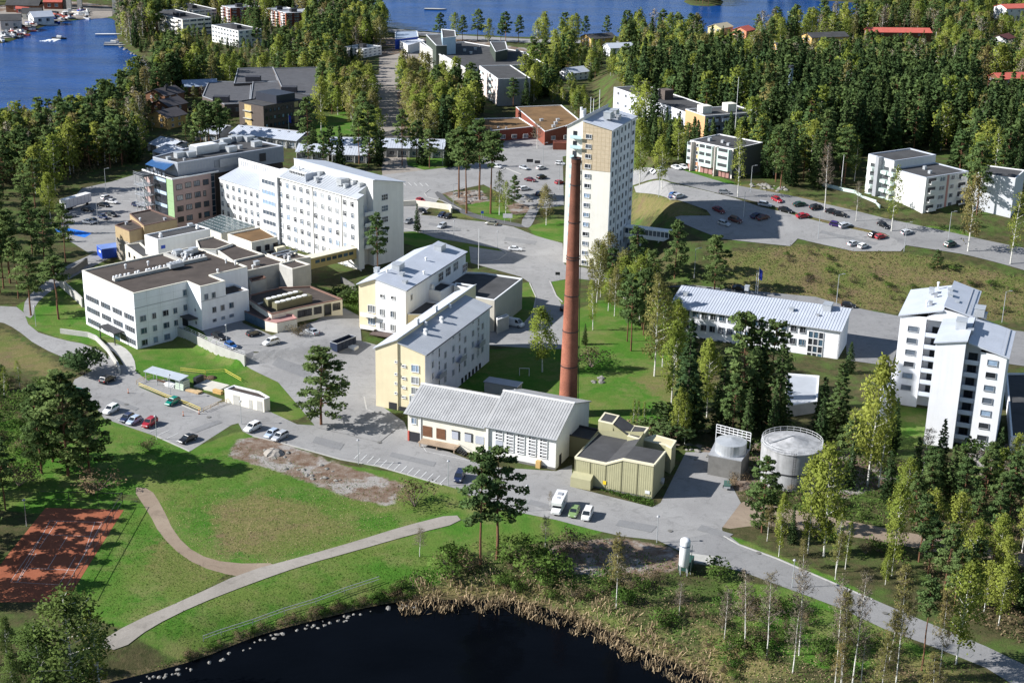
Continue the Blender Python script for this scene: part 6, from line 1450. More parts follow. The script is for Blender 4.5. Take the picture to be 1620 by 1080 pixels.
KINDS = {  # length, width, bonnet z, belt z, roof z, x of: windscreen foot, roof front, roof rear, rear-glass foot
 'hatch': (4.1,1.75,.82,.95,1.48,.95,.25,-1.45,-1.95),'saloon': (4.6,1.80,.82,.95,1.45,1.0,.25,-1.05,-1.75),
 'estate': (4.6,1.80,.84,.97,1.50,1.05,.30,-1.75,-2.2),'suv': (4.5,1.88,.98,1.10,1.70,1.05,.35,-1.65,-2.15),
 'van': (5.4,2.0,1.15,1.25,2.15,1.95,1.15,-2.5,-2.62),'mpv': (4.6,1.85,1.02,1.12,1.75,1.5,.75,-1.8,-2.2)}
CARM = {}
def carmesh(k):
 if k in CARM: return CARM[k]
 L,w,zb,zl,zr,xw,xf,xr,xg = KINDS[k]; h = L / 2; a = w / 2
 body = lofted([(-h,a * .84,.42,zl * .82,a * .7),(-h + .12,a * .96,.26,zl,a * .86),(-h * .6,a,.22,zl + .02,a * .9),(xw * .9,a,.22,zl,a * .9),(h * .72,a * .98,.22,zb,a * .84),(h - .15,a * .9,.26,zb * .86,a * .72),(h,a * .76,.36,zb * .66,a * .6)])
 t = a * .74; rb = a * .88
 # roof, pillars
 body.quad([(xf,-t,zr),(xf,t,zr),(xr,t,zr),(xr,-t,zr)][::-1])
 body.quad([(xf,-t,zr - .07),(xf,-t,zr),(xr,-t,zr),(xr,-t,zr - .07)]); body.quad([(xf,t,zr),(xf,t,zr - .07),(xr,t,zr - .07),(xr,t,zr)])
 body.quad([(xf,-t,zr),(xf + .05,-t,zr - .07),(xf + .05,t,zr - .07),(xf,t,zr)]); body.quad([(xr,-t,zr),(xr,t,zr),(xr - .05,t,zr - .07),(xr - .05,-t,zr - .07)])
 for s in (-1,1):
  for x0,x1 in ((xw,xf),(xg,xr),((xf + xr) / 2 + .06,(xf + xr) / 2 + .06)):
   body.tube((x0,s * rb,zl - .02),(x1,s * t,zr - .03),.06,n=4)
 if k == 'van':
  for s in (-1,1): body.quad([(xg,s * (rb + .01),zl - .05),(.55,s * (rb + .01),zl - .05),(.45,s * (t + .012),zr - .02),(xr,s * (t + .012),zr - .02)])
 ws = MB().quad([(xw,-rb,zl),(xw,rb,zl),(xf + .02,t,zr - .05),(xf + .02,-t,zr - .05)])
 rw = MB().quad([(xg,rb,zl),(xg,-rb,zl),(xr,-t,zr - .05),(xr,t,zr - .05)])
 if k == 'van': rw = MB().quad([(xg - .02,.2,zl),(xg - .02,-.2,zl),(xr - .02,-.2,zr - .2),(xr - .02,.2,zr - .2)])
 sw = [MB().quad([(xw,s * rb,zl),(xf,s * t,zr - .06),(xr,s * t,zr - .06),(xg,s * rb,zl)]) for s in (-1,1)]
 wh = MB().cyl(0,0,-.11,.11,.33 if k != 'van' else .36,n=14).data('wheel',TYRE); rim = MB().cyl(0,0,-.118,.118,.19,n=10).data('rim',GALV)
 hl = MB().box(h - .16,-.18,zb * .62,h - .02,.18,zb * .80).data('headlight',LAMPW); tl = MB().box(-h - .01,-.12,zl * .62,-h + .12,.12,zl * .92).data('tail_light',LAMPR)
 CARM[k] = (body,ws.data('windscreen',CGLASS),rw.data('rear_window',CGLASS),[x.data('side_window',CGLASS) for x in sw],wh,rim,hl,tl,{})
 return CARM[k]
def car(px,py,dx,dy,kind,col,label,name='parked_car',cat='car',group='cars parked around the hospital',lift=.1):
 p = G(px,py); q = G(px + dx,py + dy); rz = math.atan2(q[1] - p[1],q[0] - p[0])
 body,ws,rw,sw,wh,rim,hl,tl,bd = carmesh(kind)
 if col not in bd:
  bd[col] = body.data('body',paint(col))
 t = thing(name,label,cat,(p[0],p[1],float(T(p[0],p[1])) + lift),rz,group)
 gxx = float(T(p[0] + 1,p[1]) - T(p[0] - 1,p[1])) / 2; gyy = float(T(p[0],p[1] + 1) - T(p[0],p[1] - 1)) / 2
 t.rotation_euler = (Vector((0,0,1)).rotation_difference(Vector((-gxx,-gyy,1))).to_matrix() @ Matrix.Rotation(rz,3,'Z')).to_euler()
 link('body',bd[col],t); link('windscreen',ws,t); link('rear_window',rw,t)
 for s in sw: link('side_window',s,t)
 L,w = KINDS[kind][:2]
 for x in (L * .31,-L * .30):
  for s in (-1,1):
   o = link('wheel',wh,t,Matrix.Translation((x,s * (w / 2 - .1),.33)) @ Matrix.Rotation(R(90),4,'X')); link('rim',rim,o)
 for s in (-1,1):
  link('headlight',hl,t,Matrix.Translation((0,s * (w * .33),0))); link('tail_light',tl,t,Matrix.Translation((0,s * (w * .38),0)))
 return t
CARS = [
 (171,604,21,-10,'suv','black','black suv alone at the entrance of the left parking lot'),
 (118,622,22,-10,'hatch','teal','teal hatchback half hidden by the big dark trees'),
 (176,652,-27,15,'suv','white','white estate, leftmost in the row by the grass edge'),
 (201,665,-22,13,'hatch','dark_blue','dark blue car between the white and light blue ones'),
 (212,669,-22,12,'hatch','light_blue','light blue hatchback beside the red car'),
 (237,673,-20,13,'suv','red','red car with black roof rails by the lamp post'),
 (297,698,-24,10,'saloon','black','black saloon alone at the lower corner of the lot'),
 (273,639,-20,10,'hatch','teal','teal hatchback alone beside the yellow-taped kerb'),
 (400,680,-22,11,'suv','white','white car with dark windows, first of three by the road'),
 (430,690,-21,12,'hatch','light_blue','light blue car in the middle of the roadside three'),
 (443,694,-22,12,'estate','silver','silver estate, last of the three by the road'),
 (347,536,16,7,'estate','black','black car in shade just inside the retaining wall'),
 (366,550,18,10,'hatch','blue','bright blue car against the retaining wall railing'),
 (402,531,20,-5,'hatch','black','black car in front of the canteen glazing'),
 (429,545,-22,6,'suv','white','white car with dark windows standing in the service yard'),
 (494,528,-16,-8,'saloon','silver','silver car parked by the canteen bay'),
 (891,490,3,-14,'hatch','black','black car half hidden behind the chimney'),
 (815,397,20,1,'saloon','white','white saloon taxi waiting by the grass wedge'),
 (646,353,-13,6,'hatch','grey','grey car nearest the ward block end'),
 (699,360,-14,7,'estate','silver','silver estate crossing the plaza by the small spruce'),
 (778,356,-15,-2,'saloon','olive','olive grey saloon alone at the foot of the path'),
 (699,343,-12,6,'hatch','dark_blue','dark blue car by the plaza wall, left of two'),
 (708,345,-12,6,'hatch','black','black car by the plaza wall, right of two'),
 (669,337,12,6,'hatch','black','black car in front of the small spruce, below the low wall'),
 (666,320,13,4,'hatch','red','red car behind the low plaza wall'),
 (829,268,14,4,'saloon','silver','silver car on the upper lot beside the kerb island'),
 (856,268,15,-3,'saloon','white','white saloon on the upper lot'),
 (857,283,14,-3,'suv','black','black suv on the upper lot beside the dark red car'),
 (839,287,15,2,'saloon','dark_red','dark red saloon beside the black suv'),
 (830,301,15,-2,'estate','white','white estate by the rock outcrop'),
 (853,309,10,-6,'hatch','dark_blue','dark blue car on the slope left of the tower'),
 (885,291,14,-3,'hatch','red','red car at the left edge of the tower'),
 (786,266,14,2,'hatch','white','white car in the shade of the tall pines'),
 (886,261,14,1,'hatch','white','white car just left of the tower on the upper lot'),
 (1035,274,14,5,'hatch','white','white hatchback under the birch right of the tower'),
 (1047,271,14,5,'hatch','silver','silver car behind the birch trunk'),
 (1070,268,14,5,'saloon','white','white saloon beside the mint balconies, left of two'),
 (1081,267,14,5,'saloon','white','white saloon against the mint balcony block'),
 (1065,311,12,-7,'hatch','blue','blue car on the hill lot beside a silver one'),
 (1074,313,16,-4,'estate','silver','silver estate beside the blue car on the hill lot'),
 (1137,335,16,8,'saloon','dark_red','dark red saloon alone in the tower shadow'),
 (1145,356,16,5,'hatch','silver','silver car in the shadow at the lower edge of the hill lot'),
 (1163,351,16,5,'suv','brown','brown red suv in the shadow beside the silver car'),
 (1197,344,15,-5,'saloon','dark_blue','dark blue car at the shadow edge'),
 (1207,347,15,-4,'saloon','brown','brown red car at the shadow edge'),
 (1210,326,18,3,'estate','silver','silver estate by the hill kerb, just outside the shadow'),
 (1242,335,18,4,'saloon','black','black saloon right of the silver estate on the hill lot'),
 (1229,319,10,5,'hatch','red','red car half behind the kerb on the hill street'),
 (1265,326,15,-2,'saloon','dark_green','dark green car parked on the hill street verge'),
 (1291,331,16,-3,'suv','black','black suv on the hill street beside the dark green car'),
 (1270,344,18,-3,'saloon','red','bright red saloon on the hill lot beside the verge'),
 (1146,307,14,1,'hatch','grey','grey car by the birch on the hill street'),
 (1317,338,16,3,'saloon','black','black saloon under the bare birch, left of a pair'),
 (1329,342,16,3,'saloon','black','black saloon under the bare birch, right of a pair'),
 (1322,358,15,3,'hatch','purple','dark purple car on the lower hill lot'),
 (1336,359,16,-5,'estate','silver','silver estate beside the dark purple car'),
 (1397,359,12,6,'hatch','black','black hatchback by the white birch trunk on the street'),
 (1382,374,14,-6,'hatch','black','black hatchback left of the red one at the lot end'),
 (1393,377,16,-4,'hatch','red','red hatchback right of the black one at the lot end'),
 (1434,370,17,-5,'hatch','silver','silver car turning into the hill street'),
 (1350,388,16,-5,'saloon','silver','silver saloon at the meadow edge beside a white car'),
 (1365,392,15,-6,'hatch','white','white hatchback at the meadow edge'),
 (1503,390,17,-6,'mpv','dark_green','dark green people carrier at the street by the meadow'),
 (1170,459,16,2,'saloon','black','black car behind the long white building near the flag'),
 (1342,486,15,2,'hatch','black','black hatchback alone on the street behind the white roof'),
 (908,814,-8,16,'hatch','green','pale green small car between camper and white van'),
 (929,818,-8,17,'mpv','white','white people carrier right of the green car'),
 (727,758,-8,16,'mpv','dark_blue','dark blue people carrier behind the twin pines'),
 (169,316,15,-4,'suv','silver','silver suv on the west lot behind the white saloon'),
 (177,322,17,2,'saloon','white','white saloon on the west lot'),
 (164,327,15,2,'saloon','black','black saloon in the middle of the west lot'),
 (139,334,17,2,'saloon','black','black saloon beside the long white trailer'),
 (177,342,17,5,'saloon','black','black car with white bonnet near the brown hedge'),
 (163,346,15,5,'saloon','dark_blue','dark blue car in the west lot front row'),
 (140,354,17,2,'saloon','silver','silver car at the left of the west lot front row'),
 (149,352,14,5,'saloon','grey','grey car wedged beside the silver one in the front row'),
 (110,344,17,-2,'estate','grey','grey estate under the pines left of the west lot'),
 (217,327,14,3,'hatch','dark_blue','dark car under the steel fire stair'),
]
for c_ in CARS: car(*c_)
car(814,516,36,7,'van','white','white delivery van in the bay behind the yellow building','delivery_van','van',None)
# camper
p = G(884,806); q = G(876,822); rz = math.atan2(q[1] - p[1],q[0] - p[0])
t = thing('camper_van','white motorhome parked at the left of three vehicles by the road','motorhome',(p[0],p[1],.1),rz)
mb = MB().box(-3.1,-1.1,.55,1.5,1.1,2.9); mb.prism([(1.5,-1.1),(2.5,-1.0),(2.5,1.0),(1.5,1.1)],1.95,[2.9,2.55,2.55,2.9],0); mb.box(-3.1,-1.0,.35,3.0,1.0,.62)
mb.build('coach_body',paint('white'),t)
lofted([(1.5,1.0,.35,1.95,.95),(2.2,1.0,.35,1.35,.9),(3.0,.95,.35,1.05,.8),(3.2,.85,.4,.85,.7)]).build('cab',paint('white'),t)
MB().quad([(2.25,-.92,1.32),(2.25,.92,1.32),(1.75,.9,1.93),(1.75,-.9,1.93)]).build('windscreen',CGLASS,t)
MB().box(-1.2,-1.115,1.6,.2,-1.103,2.2).build('side_window',CGLASS,t); MB().box(-1.2,1.103,1.6,.2,1.115,2.2).build('side_window',CGLASS,t)
MB().box(-1.6,-.5,2.9,-.5,.5,3.05).build('roof_hatch',GREYMET,t); MB().box(.4,-.3,2.9,1.0,.3,3.0).build('roof_vent',GALV,t)
for x in (2.2,-1.9):
 for s in (-1,1):
  MB().cyl(0,0,-.12,.12,.36,n=14).build('wheel',TYRE,t).matrix_basis = Matrix.Translation((x,s * .92,.36)) @ Matrix.Rotation(R(90),4,'X')
for s in (-1,1): MB().box(3.08,s * .6 - .15,.6,3.22,s * .6 + .15,.8).build('headlight',LAMPW,t)
# long white trailer on the west lot
p = G(100,334); q = G(141,322); rz = math.atan2(q[1] - p[1],q[0] - p[0]); L = float(np.hypot(*(q - p)))
t = thing('box_trailer','long white box trailer standing on the west lot','trailer',(p[0],p[1],.1),rz)
MB().box(0,-1.3,1.0,L,1.3,3.9).build('box',WHMET,t); MB().box(0,-1.1,.8,L,1.1,1.0).build('chassis',DARKMET,t)
for i in range(7): MB().box(L * i / 7 + .3,-1.33,1.2,L * i / 7 + .38,-1.302,3.8).build('side_rib',GREYMET,t)
for x in (1.5,2.8,L - 2):
 for s in (-1,1): MB().cyl(0,0,-.15,.15,.5,n=14).build('wheel',TYRE,t).matrix_basis = Matrix.Translation((x,s * 1.1,.5)) @ Matrix.Rotation(R(90),4,'X')
# skips, flatbed trailer in the service yard
def skip(px,py,dx,dy,L,w,h,mat,label,name='skip'):
 p = G(px,py); q = G(px + dx,py + dy); t = thing(name,label,'skip',(p[0],p[1],float(T(p[0],p[1])) + .1),math.atan2(q[1] - p[1],q[0] - p[0]))
 mb = MB(); a = w / 2
 mb.quad([(0,-a,0),(L,-a,0),(L,-a,h),(0,-a,h)]).quad([(0,a,0),(0,a,h),(L,a,h),(L,a,0)]).quad([(0,-a,0),(0,-a,h),(0,a,h),(0,a,0)]).quad([(L,-a,0),(L,a,0),(L,a,h),(L,-a,h)]).quad([(0,-a,.25),(L,-a,.25),(L,a,.25),(0,a,.25)])
 mb.build('tub',mat,t)
 MB().box(-.06,-a - .08,h - .1,L + .06,-a + .06,h + .04).box(-.06,a - .06,h - .1,L + .06,a + .08,h + .04).box(-.08,-a,h - .1,.08,a,h + .04).box(L - .08,-a,h - .1,L + .08,a,h + .04).build('rim',GREYMET,t)
 for i in range(5): MB().box(L * i / 5 + .4,-a - .09,.1,L * i / 5 + .52,-a - .003,h - .1).build('rib',mat,t)
 return t
NAVY = M('navy_skip_metal',(.02,.03,.06),.5,.2,.8)
skip(528,556,27,-14,7.2,2.4,2.3,NAVY,'dark navy open skip in the yard beside the cream building')
p = G(541,563); q = G(560,550); t = thing('flatbed_trailer','flatbed trailer with a white cab box next to the dark skip','trailer',(p[0],p[1],.1),math.atan2(q[1] - p[1],q[0] - p[0]))
MB().box(0,-1.1,.7,6,1.1,.9).build('bed',DARKMET,t); MB().box(4.0,-1.0,.9,5.8,1.0,2.2).build('cab_box',WHMET,t)
for x in (1,4.6):
 for s in (-1,1): MB().cyl(0,0,-.13,.13,.42,n=12).build('wheel',TYRE,t).matrix_basis = Matrix.Translation((x,s,.42)) @ Matrix.Rotation(R(90),4,'X')
p = G(162,410); q = G(184,407); t = thing('blue_container','bright blue container beside the cream annexe','container',(p[0],p[1],.05),math.atan2(q[1] - p[1],q[0] - p[0]))
MB().box(0,0,0,6.0,5.2,3.0).build('box',BLUEC,t); MB().box(-.1,-.1,3.0,6.1,5.3,3.15).build('lid',M('pale_blue_lid',(.16,.24,.52),.5,.15),t)
for i in range(9): MB().box(.3 + i * .64,-.07,.2,.42 + i * .64,-.003,2.9).build('rib',BLUEC,t)
MB().box(-.06,1.0,1.6,-.003,3.0,2.3).build('label_plate',FRAMEW,t)
skip(1138,740,10,4,2.2,1.3,1.1,DARKMET,'small dark waste container in front of the cooling plinth','waste_container')
p = G(1150,772); t = thing('trailer','little grey trailer with green cover at the yard edge','trailer',(p[0],p[1],.05),R(80))
MB().box(-1.3,-.7,.5,1.3,.7,.9).build('tub',GALV,t); MB().prism([(-1.3,-.7),(1.3,-.7),(1.3,.7),(-1.3,.7)],.9,1.15,0).build('cover',M('green_tarpaulin',(.06,.12,.10),.6,.1),t)
for s in (-1,1): MB().cyl(0,0,-.08,.08,.3,n=10).build('wheel',TYRE,t).matrix_basis = Matrix.Translation((0,s * .8,.3)) @ Matrix.Rotation(R(90),4,'X')
# ------------------------------------------------------------------ tanks and plant
p = flat(1248,757); tk = thing('storage_tank','big weathered white cylindrical tank with a domed roof and railing','tank',(p[0],p[1],0))
RUST = M('weathered_tank_paint',(.38,.38,.385),.6,.18,.5,streak=.35)
cl = flat(1204,735); rad = 6.3; hb = 8.2
MB().lathe(0,0,[(rad,-1),(rad,hb)],40).build('shell',RUST,tk,smooth=True)
MB().lathe(0,0,[(rad + .15,hb - .1),(rad + .15,hb + .05),(rad * .55,hb + .55),(.05,hb + 1.6)],40).build('dome',RUST,tk)
MB().lathe(0,0,[(rad + .03,hb * .42),(rad + .12,hb * .42),(rad + .12,hb * .45),(rad + .03,hb * .45)],40).build('hoop',DARKMET,tk)
mb = MB()
for i in range(28): a = 2 * math.pi * i / 28; mb.tube((rad * math.cos(a),rad * math.sin(a),hb),(rad * math.cos(a),rad * math.sin(a),hb + 1.1),.035,n=4)
for z in (.55,1.1):
 for i in range(28): a,c2_ = 2 * math.pi * i / 28,2 * math.pi * (i + 1) / 28; mb.tube((rad * math.cos(a),rad * math.sin(a),hb + z),(rad * math.cos(c2_),rad * math.sin(c2_),hb + z),.035,n=4)
mb.build('railing',WHMET,tk)
MB().tube((-rad * .8,-1,hb + .3),(0,0,hb + 1.75),.12,n=6).build('roof_pipe',GREYMET,tk)
mb = MB()
for s in (-.25,.25): mb.tube((-.5 + s,-rad - .25,0),(-.5 + s,-rad - .25,hb + .6),.04,n=4)
for i in range(22): mb.tube((-.75,-rad - .25,.4 + i * .38),(-.25,-rad - .25,.4 + i * .38),.025,n=3)
mb.build('ladder',DARKMET,tk)
p = flat(1124,733); hb_ = Bld('cooling_unit','grey plinth building carrying a round white cooling tank and lattice railing','plant building',p,69,z=0)
HB = 4.4; P = [hb_.loc(*q_,HB) for q_ in ((1121,720),(1173,730),(1186,712),(1132,698))]
hb_.part('wall',MB().prism(P,-1,HB,0),CONCD); hb_.part('deck',MB().prism([(x * 1.0,y * 1.0) for x,y in P],HB + .01,HB + .2,0),GREYMET)
cx_,cy_ = hb_.loc(1156,708,HB + 1)
hb_.part('round_tank',MB().lathe(cx_,cy_,[(3.3,HB + .2),(3.3,HB + 2.6),(.05,HB + 3.3)],32),GALV)
mb = MB(); A_ = Vector((*hb_.loc(1125,703,HB),HB)); B_ = Vector((*hb_.loc(1180,712,HB),HB)); D_ = Vector((P[3][0],P[3][1],HB)); A_ = Vector((P[3][0],P[3][1],HB)); B_ = Vector((P[2][0],P[2][1],HB))
for z in (2.2,2.8,3.4,4.0): mb.tube(A_ + Vector((0,0,z)),B_ + Vector((0,0,z)),.09,n=4)
for i in range(9): q_ = A_.lerp(B_,i / 8); mb.tube(q_ + Vector((0,0,0 if i in (0,8) else 2.2)),q_ + Vector((0,0,4.0)),.09,n=4)
hb_.part('lattice_rail',mb,WHMET)
# liquid gas silo
p = flat(1081,908,0); si = thing('gas_silo','upright white gas silo on legs among bushes by the road','silo',(p[0],p[1],0))
MB().lathe(0,0,[(.02,1.6),(.75,1.7),(.96,2.0),(.96,6.9),(.8,7.2),(.4,7.4),(.02,7.45)],24).build('vessel',WHMET,si,smooth=True)
for a in (45,135,225,315): MB().tube((.9 * math.cos(R(a)),.9 * math.sin(R(a)),-.2),(.9 * math.cos(R(a)),.9 * math.sin(R(a)),2.4),.1,n=6).build('leg',GALV,si)
MB().lathe(0,0,[(.97,5.9),(.99,5.9),(.99,6.1),(.97,6.1)],24).build('blue_band',M('blue_band',(.10,.14,.22),.5,.05),si)
MB().tube((1.3,0,0),(1.3,0,6),.06).build('pipe',GALV,si)
mb = MB(); mb.box(0,0,0,3.2,2.2,1.9); o = mb.build('vaporizer_cabinet',M('dark_green_cabinet',(.03,.09,.07),.6,.15)); p = flat(1091,905); o.location = (p[0],p[1],0); o.rotation_euler = (0,0,R(70)); tagm(o,'dark green equipment cabinet beside the white silo','cabinet')
p = G(1104,885); o = MB().box(-3,-1.6,-.3,3,1.6,.35).build('concrete_slab',CONC); o.location = (p[0],p[1],0); o.rotation_euler = (0,0,R(-15)); tagm(o,'bare concrete slab between silo and road','slab')
# ------------------------------------------------------------------ shed, shelter and works by the left lot
b = low('garage_shed','small cream shed with dark roof and three doors by the lot',[(355,615),(417.5,631),(426.7,628),(411,619),(370,609)],3.3,CREAM,BITU,az=-32)
fa,fb = Vector((*b.P[0],0)),Vector((*b.P[1],0))
for f0,f1,zt in ((.22,.38,2.4),(.62,.70,2.2),(.82,.95,2.5)):
 p,q = fa.lerp(fb,f0),fa.lerp(fb,f1); nn = Vector(((fb - fa).y,-(fb - fa).x,0)).normalized() * .05
 b.part('door',MB().quad([(p.x + nn.x,p.y + nn.y,.05),(q.x + nn.x,q.y + nn.y,.05),(q.x + nn.x,q.y + nn.y,zt),(p.x + nn.x,p.y + nn.y,zt)]),CONC)
Sh = Bld('shelter','open shelter with a glass roof on steel posts','shelter',G(285,618),-30,z=0)
p1 = Sh.loc(248,598,0); L = -p1[0]
Sh.part('glass_roof',slab([(-11,-.6,2.9),(.6,-.6,2.9),(.6,2.6,3.2),(-11,2.6,3.2)],.1),M('pale_glass_roof',(.42,.46,.50),.2,.08))
for x in (-10.6,-7,-3.4,.2):
 for y in (-.3,2.3): Sh.part('post',MB().tube((x,y,0),(x,y,3.0),.08,n=6),GALV)
Sh.part('bench',MB().box(-9,1.4,.4,-2,1.8,.5).box(-8.8,1.5,0,-8.6,1.7,.4).box(-2.4,1.5,0,-2.2,1.7,.4),WOODB)
def stack(px,py,w,d,h,m,label,rz=-30,name='board_stack',k=4):
 p = G(px,py); t = thing(name,label,'pallet stack',(p[0],p[1],float(T(*p))),R(rz))
 for i in range(k): MB().box(-w / 2 + rng.uniform(-.1,.1),-d / 2 + rng.uniform(-.1,.1),h * i / k + .02,w / 2,d / 2,h * (i + .9) / k).build('board_layer',m,t)
stack(271,611,3.0,1.6,.9,FRAMEW,'low white stack of wrapped boards under the shelter edge')
stack(289,614,2.6,2.2,2.4,M('pale_green_wrap',(.50,.58,.48),.5,.1),'tall pale green wrapped pallet stack by the shelter')
stack(307,620,4.0,1.6,.5,WOODL,'spread pile of bare timber boards',name='timber_pile',k=3)
stack(345,622,2.6,1.0,.9,OCHRE,'ochre timber stack against the shed end',name='timber_pile',k=3)
p = G(335,612); t = thing('foundation_slab','new pale concrete foundation slab beside the shed','slab',(p[0],p[1],0),R(-28)); MB().box(-3.5,-2.4,-.3,3.5,2.4,.45).build('slab',M('new_concrete',(.55,.52,.45),.9,.1),t)
MB().box(-4.6,-1.2,0,-3.7,1.6,1.9).build('door_frame',DARKMET,t)
for (x,y,s_,lab) in ((320,598,1.6,'small heap of brown soil on the lawn, left of two'),(334,598,1.4,'small heap of brown soil on the lawn, right of two'),(433,717,2.3,'grey gravel heap on the bank below the road')):
 p = G(x,y); mb = MB(); n_ = 18; prof = [(s_,-.1),(s_ * .8,s_ * .16),(s_ * .5,s_ * .34),(.05,s_ * .42)]
 mb.lathe(0,0,prof,n_); mb.v = [(a + rng.uniform(-.12,.12) * s_,bb + rng.uniform(-.12,.12) * s_,c2_ + rng.uniform(-.03,.05) * s_) for a,bb,c2_ in mb.v]
 o = mb.build('gravel_heap' if s_ > 2 else 'soil_heap',GRAV if s_ > 2 else M('soil',(.12,.08,.05),.95,.3,1.5) if 'soil' not in bpy.data.materials else bpy.data.materials['soil']); o.location = (p[0],p[1],0); tagm(o,lab,'heap')
# retaining walls
def wall_run(name,label,pts,h,w,mat,cat='wall',z0=None,rail=None):
 P = [Vector((*p_,0)) for p_ in pts]; o = thing(name,label,cat,(P[0].x,P[0].y,0)); mb = MB(); rb = MB()
 for a,bb in zip(P,P[1:]):
  d = (bb - a).normalized(); q_ = Vector((-d.y,d.x,0)) * w / 2; a_,b_ = a - P[0],bb - P[0]
  za = z0 if z0 is not None else min(float(T(a.x,a.y)),float(T(bb.x,bb.y)))
  mb.prism([((a_ - q_).x,(a_ - q_).y),((b_ - q_).x,(b_ - q_).y),((b_ + q_).x,(b_ + q_).y),((a_ + q_).x,(a_ + q_).y)],za - 1,za + h,0)
  if rail:
   k = max(1,int((bb - a).length / 1.6))
   for i in range(k + 1): s_ = a_.lerp(b_,i / k); rb.tube((s_.x,s_.y,za + h),(s_.x,s_.y,za + h + 1.0),.04,n=4)
   for z in (.5,1.0): rb.tube((a_.x,a_.y,za + h + z),(b_.x,b_.y,za + h + z),.035,n=4)
 mb.build('wall',mat,o)
 if rail: rb.build('railing',rail,o)
 return o
wall_run('retaining_wall','curved grey retaining wall with white railing between lawn and yard',[W.w(12.2,.0),W.w(12.4,-4.5),W.w(12.2,-12),W.w(12.1,-18),W.w(12.6,-24),W.w(13.2,-29)],3.2,.5,CONC,z0=0,rail=WHMET)
wall_run('ramp_wall','low pale wall of the entrance ramp curving past the clinic',[G(*p_) for p_ in ((96,527),(140,533),(152,538),(170,556),(186,580),(190,592))],1.3,.4,CONC)
wall_run('plaza_wall','low cream wall with dark inner face beside the plaza',[G(*p_) for p_ in ((638,326),(658,325),(712,332),(714,338))],1.9,.6,CREAM)
wall_run('boundary_wall','long pale concrete wall left of the clinic',[G(*p_) for p_ in ((95,452),(128,482),(131,486))],2.6,.4,CONC)
wall_run('boundary_wall','dark wall beside the ramp behind the clinic',[G(*p_) for p_ in ((90,443),(118,432),(138,418))],2.0,.5,CONCD)
wall_run('mint_railing_wall','pale mint wall zigzagging along the hillside path',[G(*p_) for p_ in ((1300,294),(1332,302),(1352,306),(1362,312),(1386,322),(1392,330))],1.1,.25,MINT)
wall_run('garden_wall','dark plinth wall of the garden below the ward block',[G(*p_) for p_ in ((540,446),(560,458),(566,470))],1.6,.4,CONCD)
wall_run('steel_barrier','brown rusty barrier at the end of the retaining wall',[G(*p_) for p_ in ((352,556),(368,566),(384,574))],1.3,.15,M('rusty_steel',(.24,.17,.13),.8,.25))
# timber ramp and handrails
def rails(name,label,pts,h=1.0,mat=WOODL,cat='handrail',n_per=2.0):
 P = [G3(*p_) for p_ in pts]; o = thing(name,label,cat,P[0]);
 for i in range(len(P) - 1):
  a,bb = P[i] - P[0],P[i + 1] - P[0]; k = max(1,int((bb - a).length / n_per))
  for j in range(k): s_ = a.lerp(bb,j / k); MB().tube(s_,s_ + Vector((0,0,h)),.06,n=4).build('post',mat,o)
  MB().tube(a + Vector((0,0,h)),bb + Vector((0,0,h)),.06,n=4).build('rail',mat,o); MB().tube(a + Vector((0,0,h * .5)),bb + Vector((0,0,h * .5)),.05,n=4).build('rail',mat,o)
 return o
rails('handrail','timber handrail beside the short ramp at the shed',[(322,652),(345,642),(372,634)])
rails('handrail','timber handrail at the upper end of the taped path',[(216,608),(228,602),(240,598)])
rails('barrier_tape','yellow tape strung along the grass strip of the lot',[(220,611),(262,629),(300,643),(318,651)],.9,M('yellow_tape',(.75,.60,.12),.6,.05),'tape',6)
rails('barrier_tape','yellow tape strung across the lawn above the shed',[(286,588),(325,592),(356,590),(382,605)],1.0,bpy.data.materials['yellow_tape'],'tape',8)
# post-and-wire fence by the pond, tennis fence
rails('shore_fence','sagging wire fence on posts along the pond bank',[(322,1014),(350,1004),(400,988),(450,970),(500,955),(545,938),(600,920)],1.1,GREYMET,'fence',5)
tf = rails('tennis_fence','tall wire fence at the right side of the clay court',[(195,803),(180,828),(160,862),(140,896),(120,930),(108,952)],3.2,DARKMET,'fence',4)
tf = rails('tennis_fence','tall wire fence along the far end of the clay court',[(195,803),(156,802),(110,801),(66,800)],3.2,DARKMET,'fence',4)
p = G(143,782); o = thing('park_bench','cream wooden bench on the grass above the court','bench',(p[0],p[1],0),R(-15))
MB().box(-1,-.25,.42,1,.25,.5).build('seat',WOODL,o); MB().box(-1,.2,.5,1,.28,.95).build('backrest',WOODL,o)
for x in (-.8,.8): MB().box(x - .05,-.2,0,x + .05,.2,.42).build('leg',DARKMET,o)
p = G(213,794); o = thing('bicycle','dark bicycle lying beside the court fence','bicycle',(p[0],p[1],.05),R(10))
for x in (-.55,.55): MB().lathe(x,0,[(.30,.02),(.34,.02),(.34,.07),(.30,.07)],16).build('wheel',TYRE,o)
MB().tube((-.55,0,.06),(.1,.35,.08),.03).tube((.1,.35,.08),(.5,.1,.08),.03).tube((-.1,0,.06),(.1,.35,.08),.03).tube((-.1,0,.06),(.5,.1,.08),.03).build('frame',DARKMET,o)
# goal on the lawn
p = G(r3(1305,400)[0],r3(1305,400)[1]); q = G(r3(1388,402)[0],r3(1388,402)[1]); o = thing('football_goal','white football goal on the courtyard lawn','goal',(p[0],p[1],0),math.atan2(q[1] - p[1],q[0] - p[0])); L = float(np.hypot(*(q - p)))
for x in (0,L): MB().tube((x,0,0),(x,0,2),.07,n=6).build('post',FRAMEW,o); MB().tube((x,0,2),(x,1.2,0),.04,n=5).build('brace',FRAMEW,o)
MB().tube((0,0,2),(L,0,2),.07,n=6).build('crossbar',FRAMEW,o)
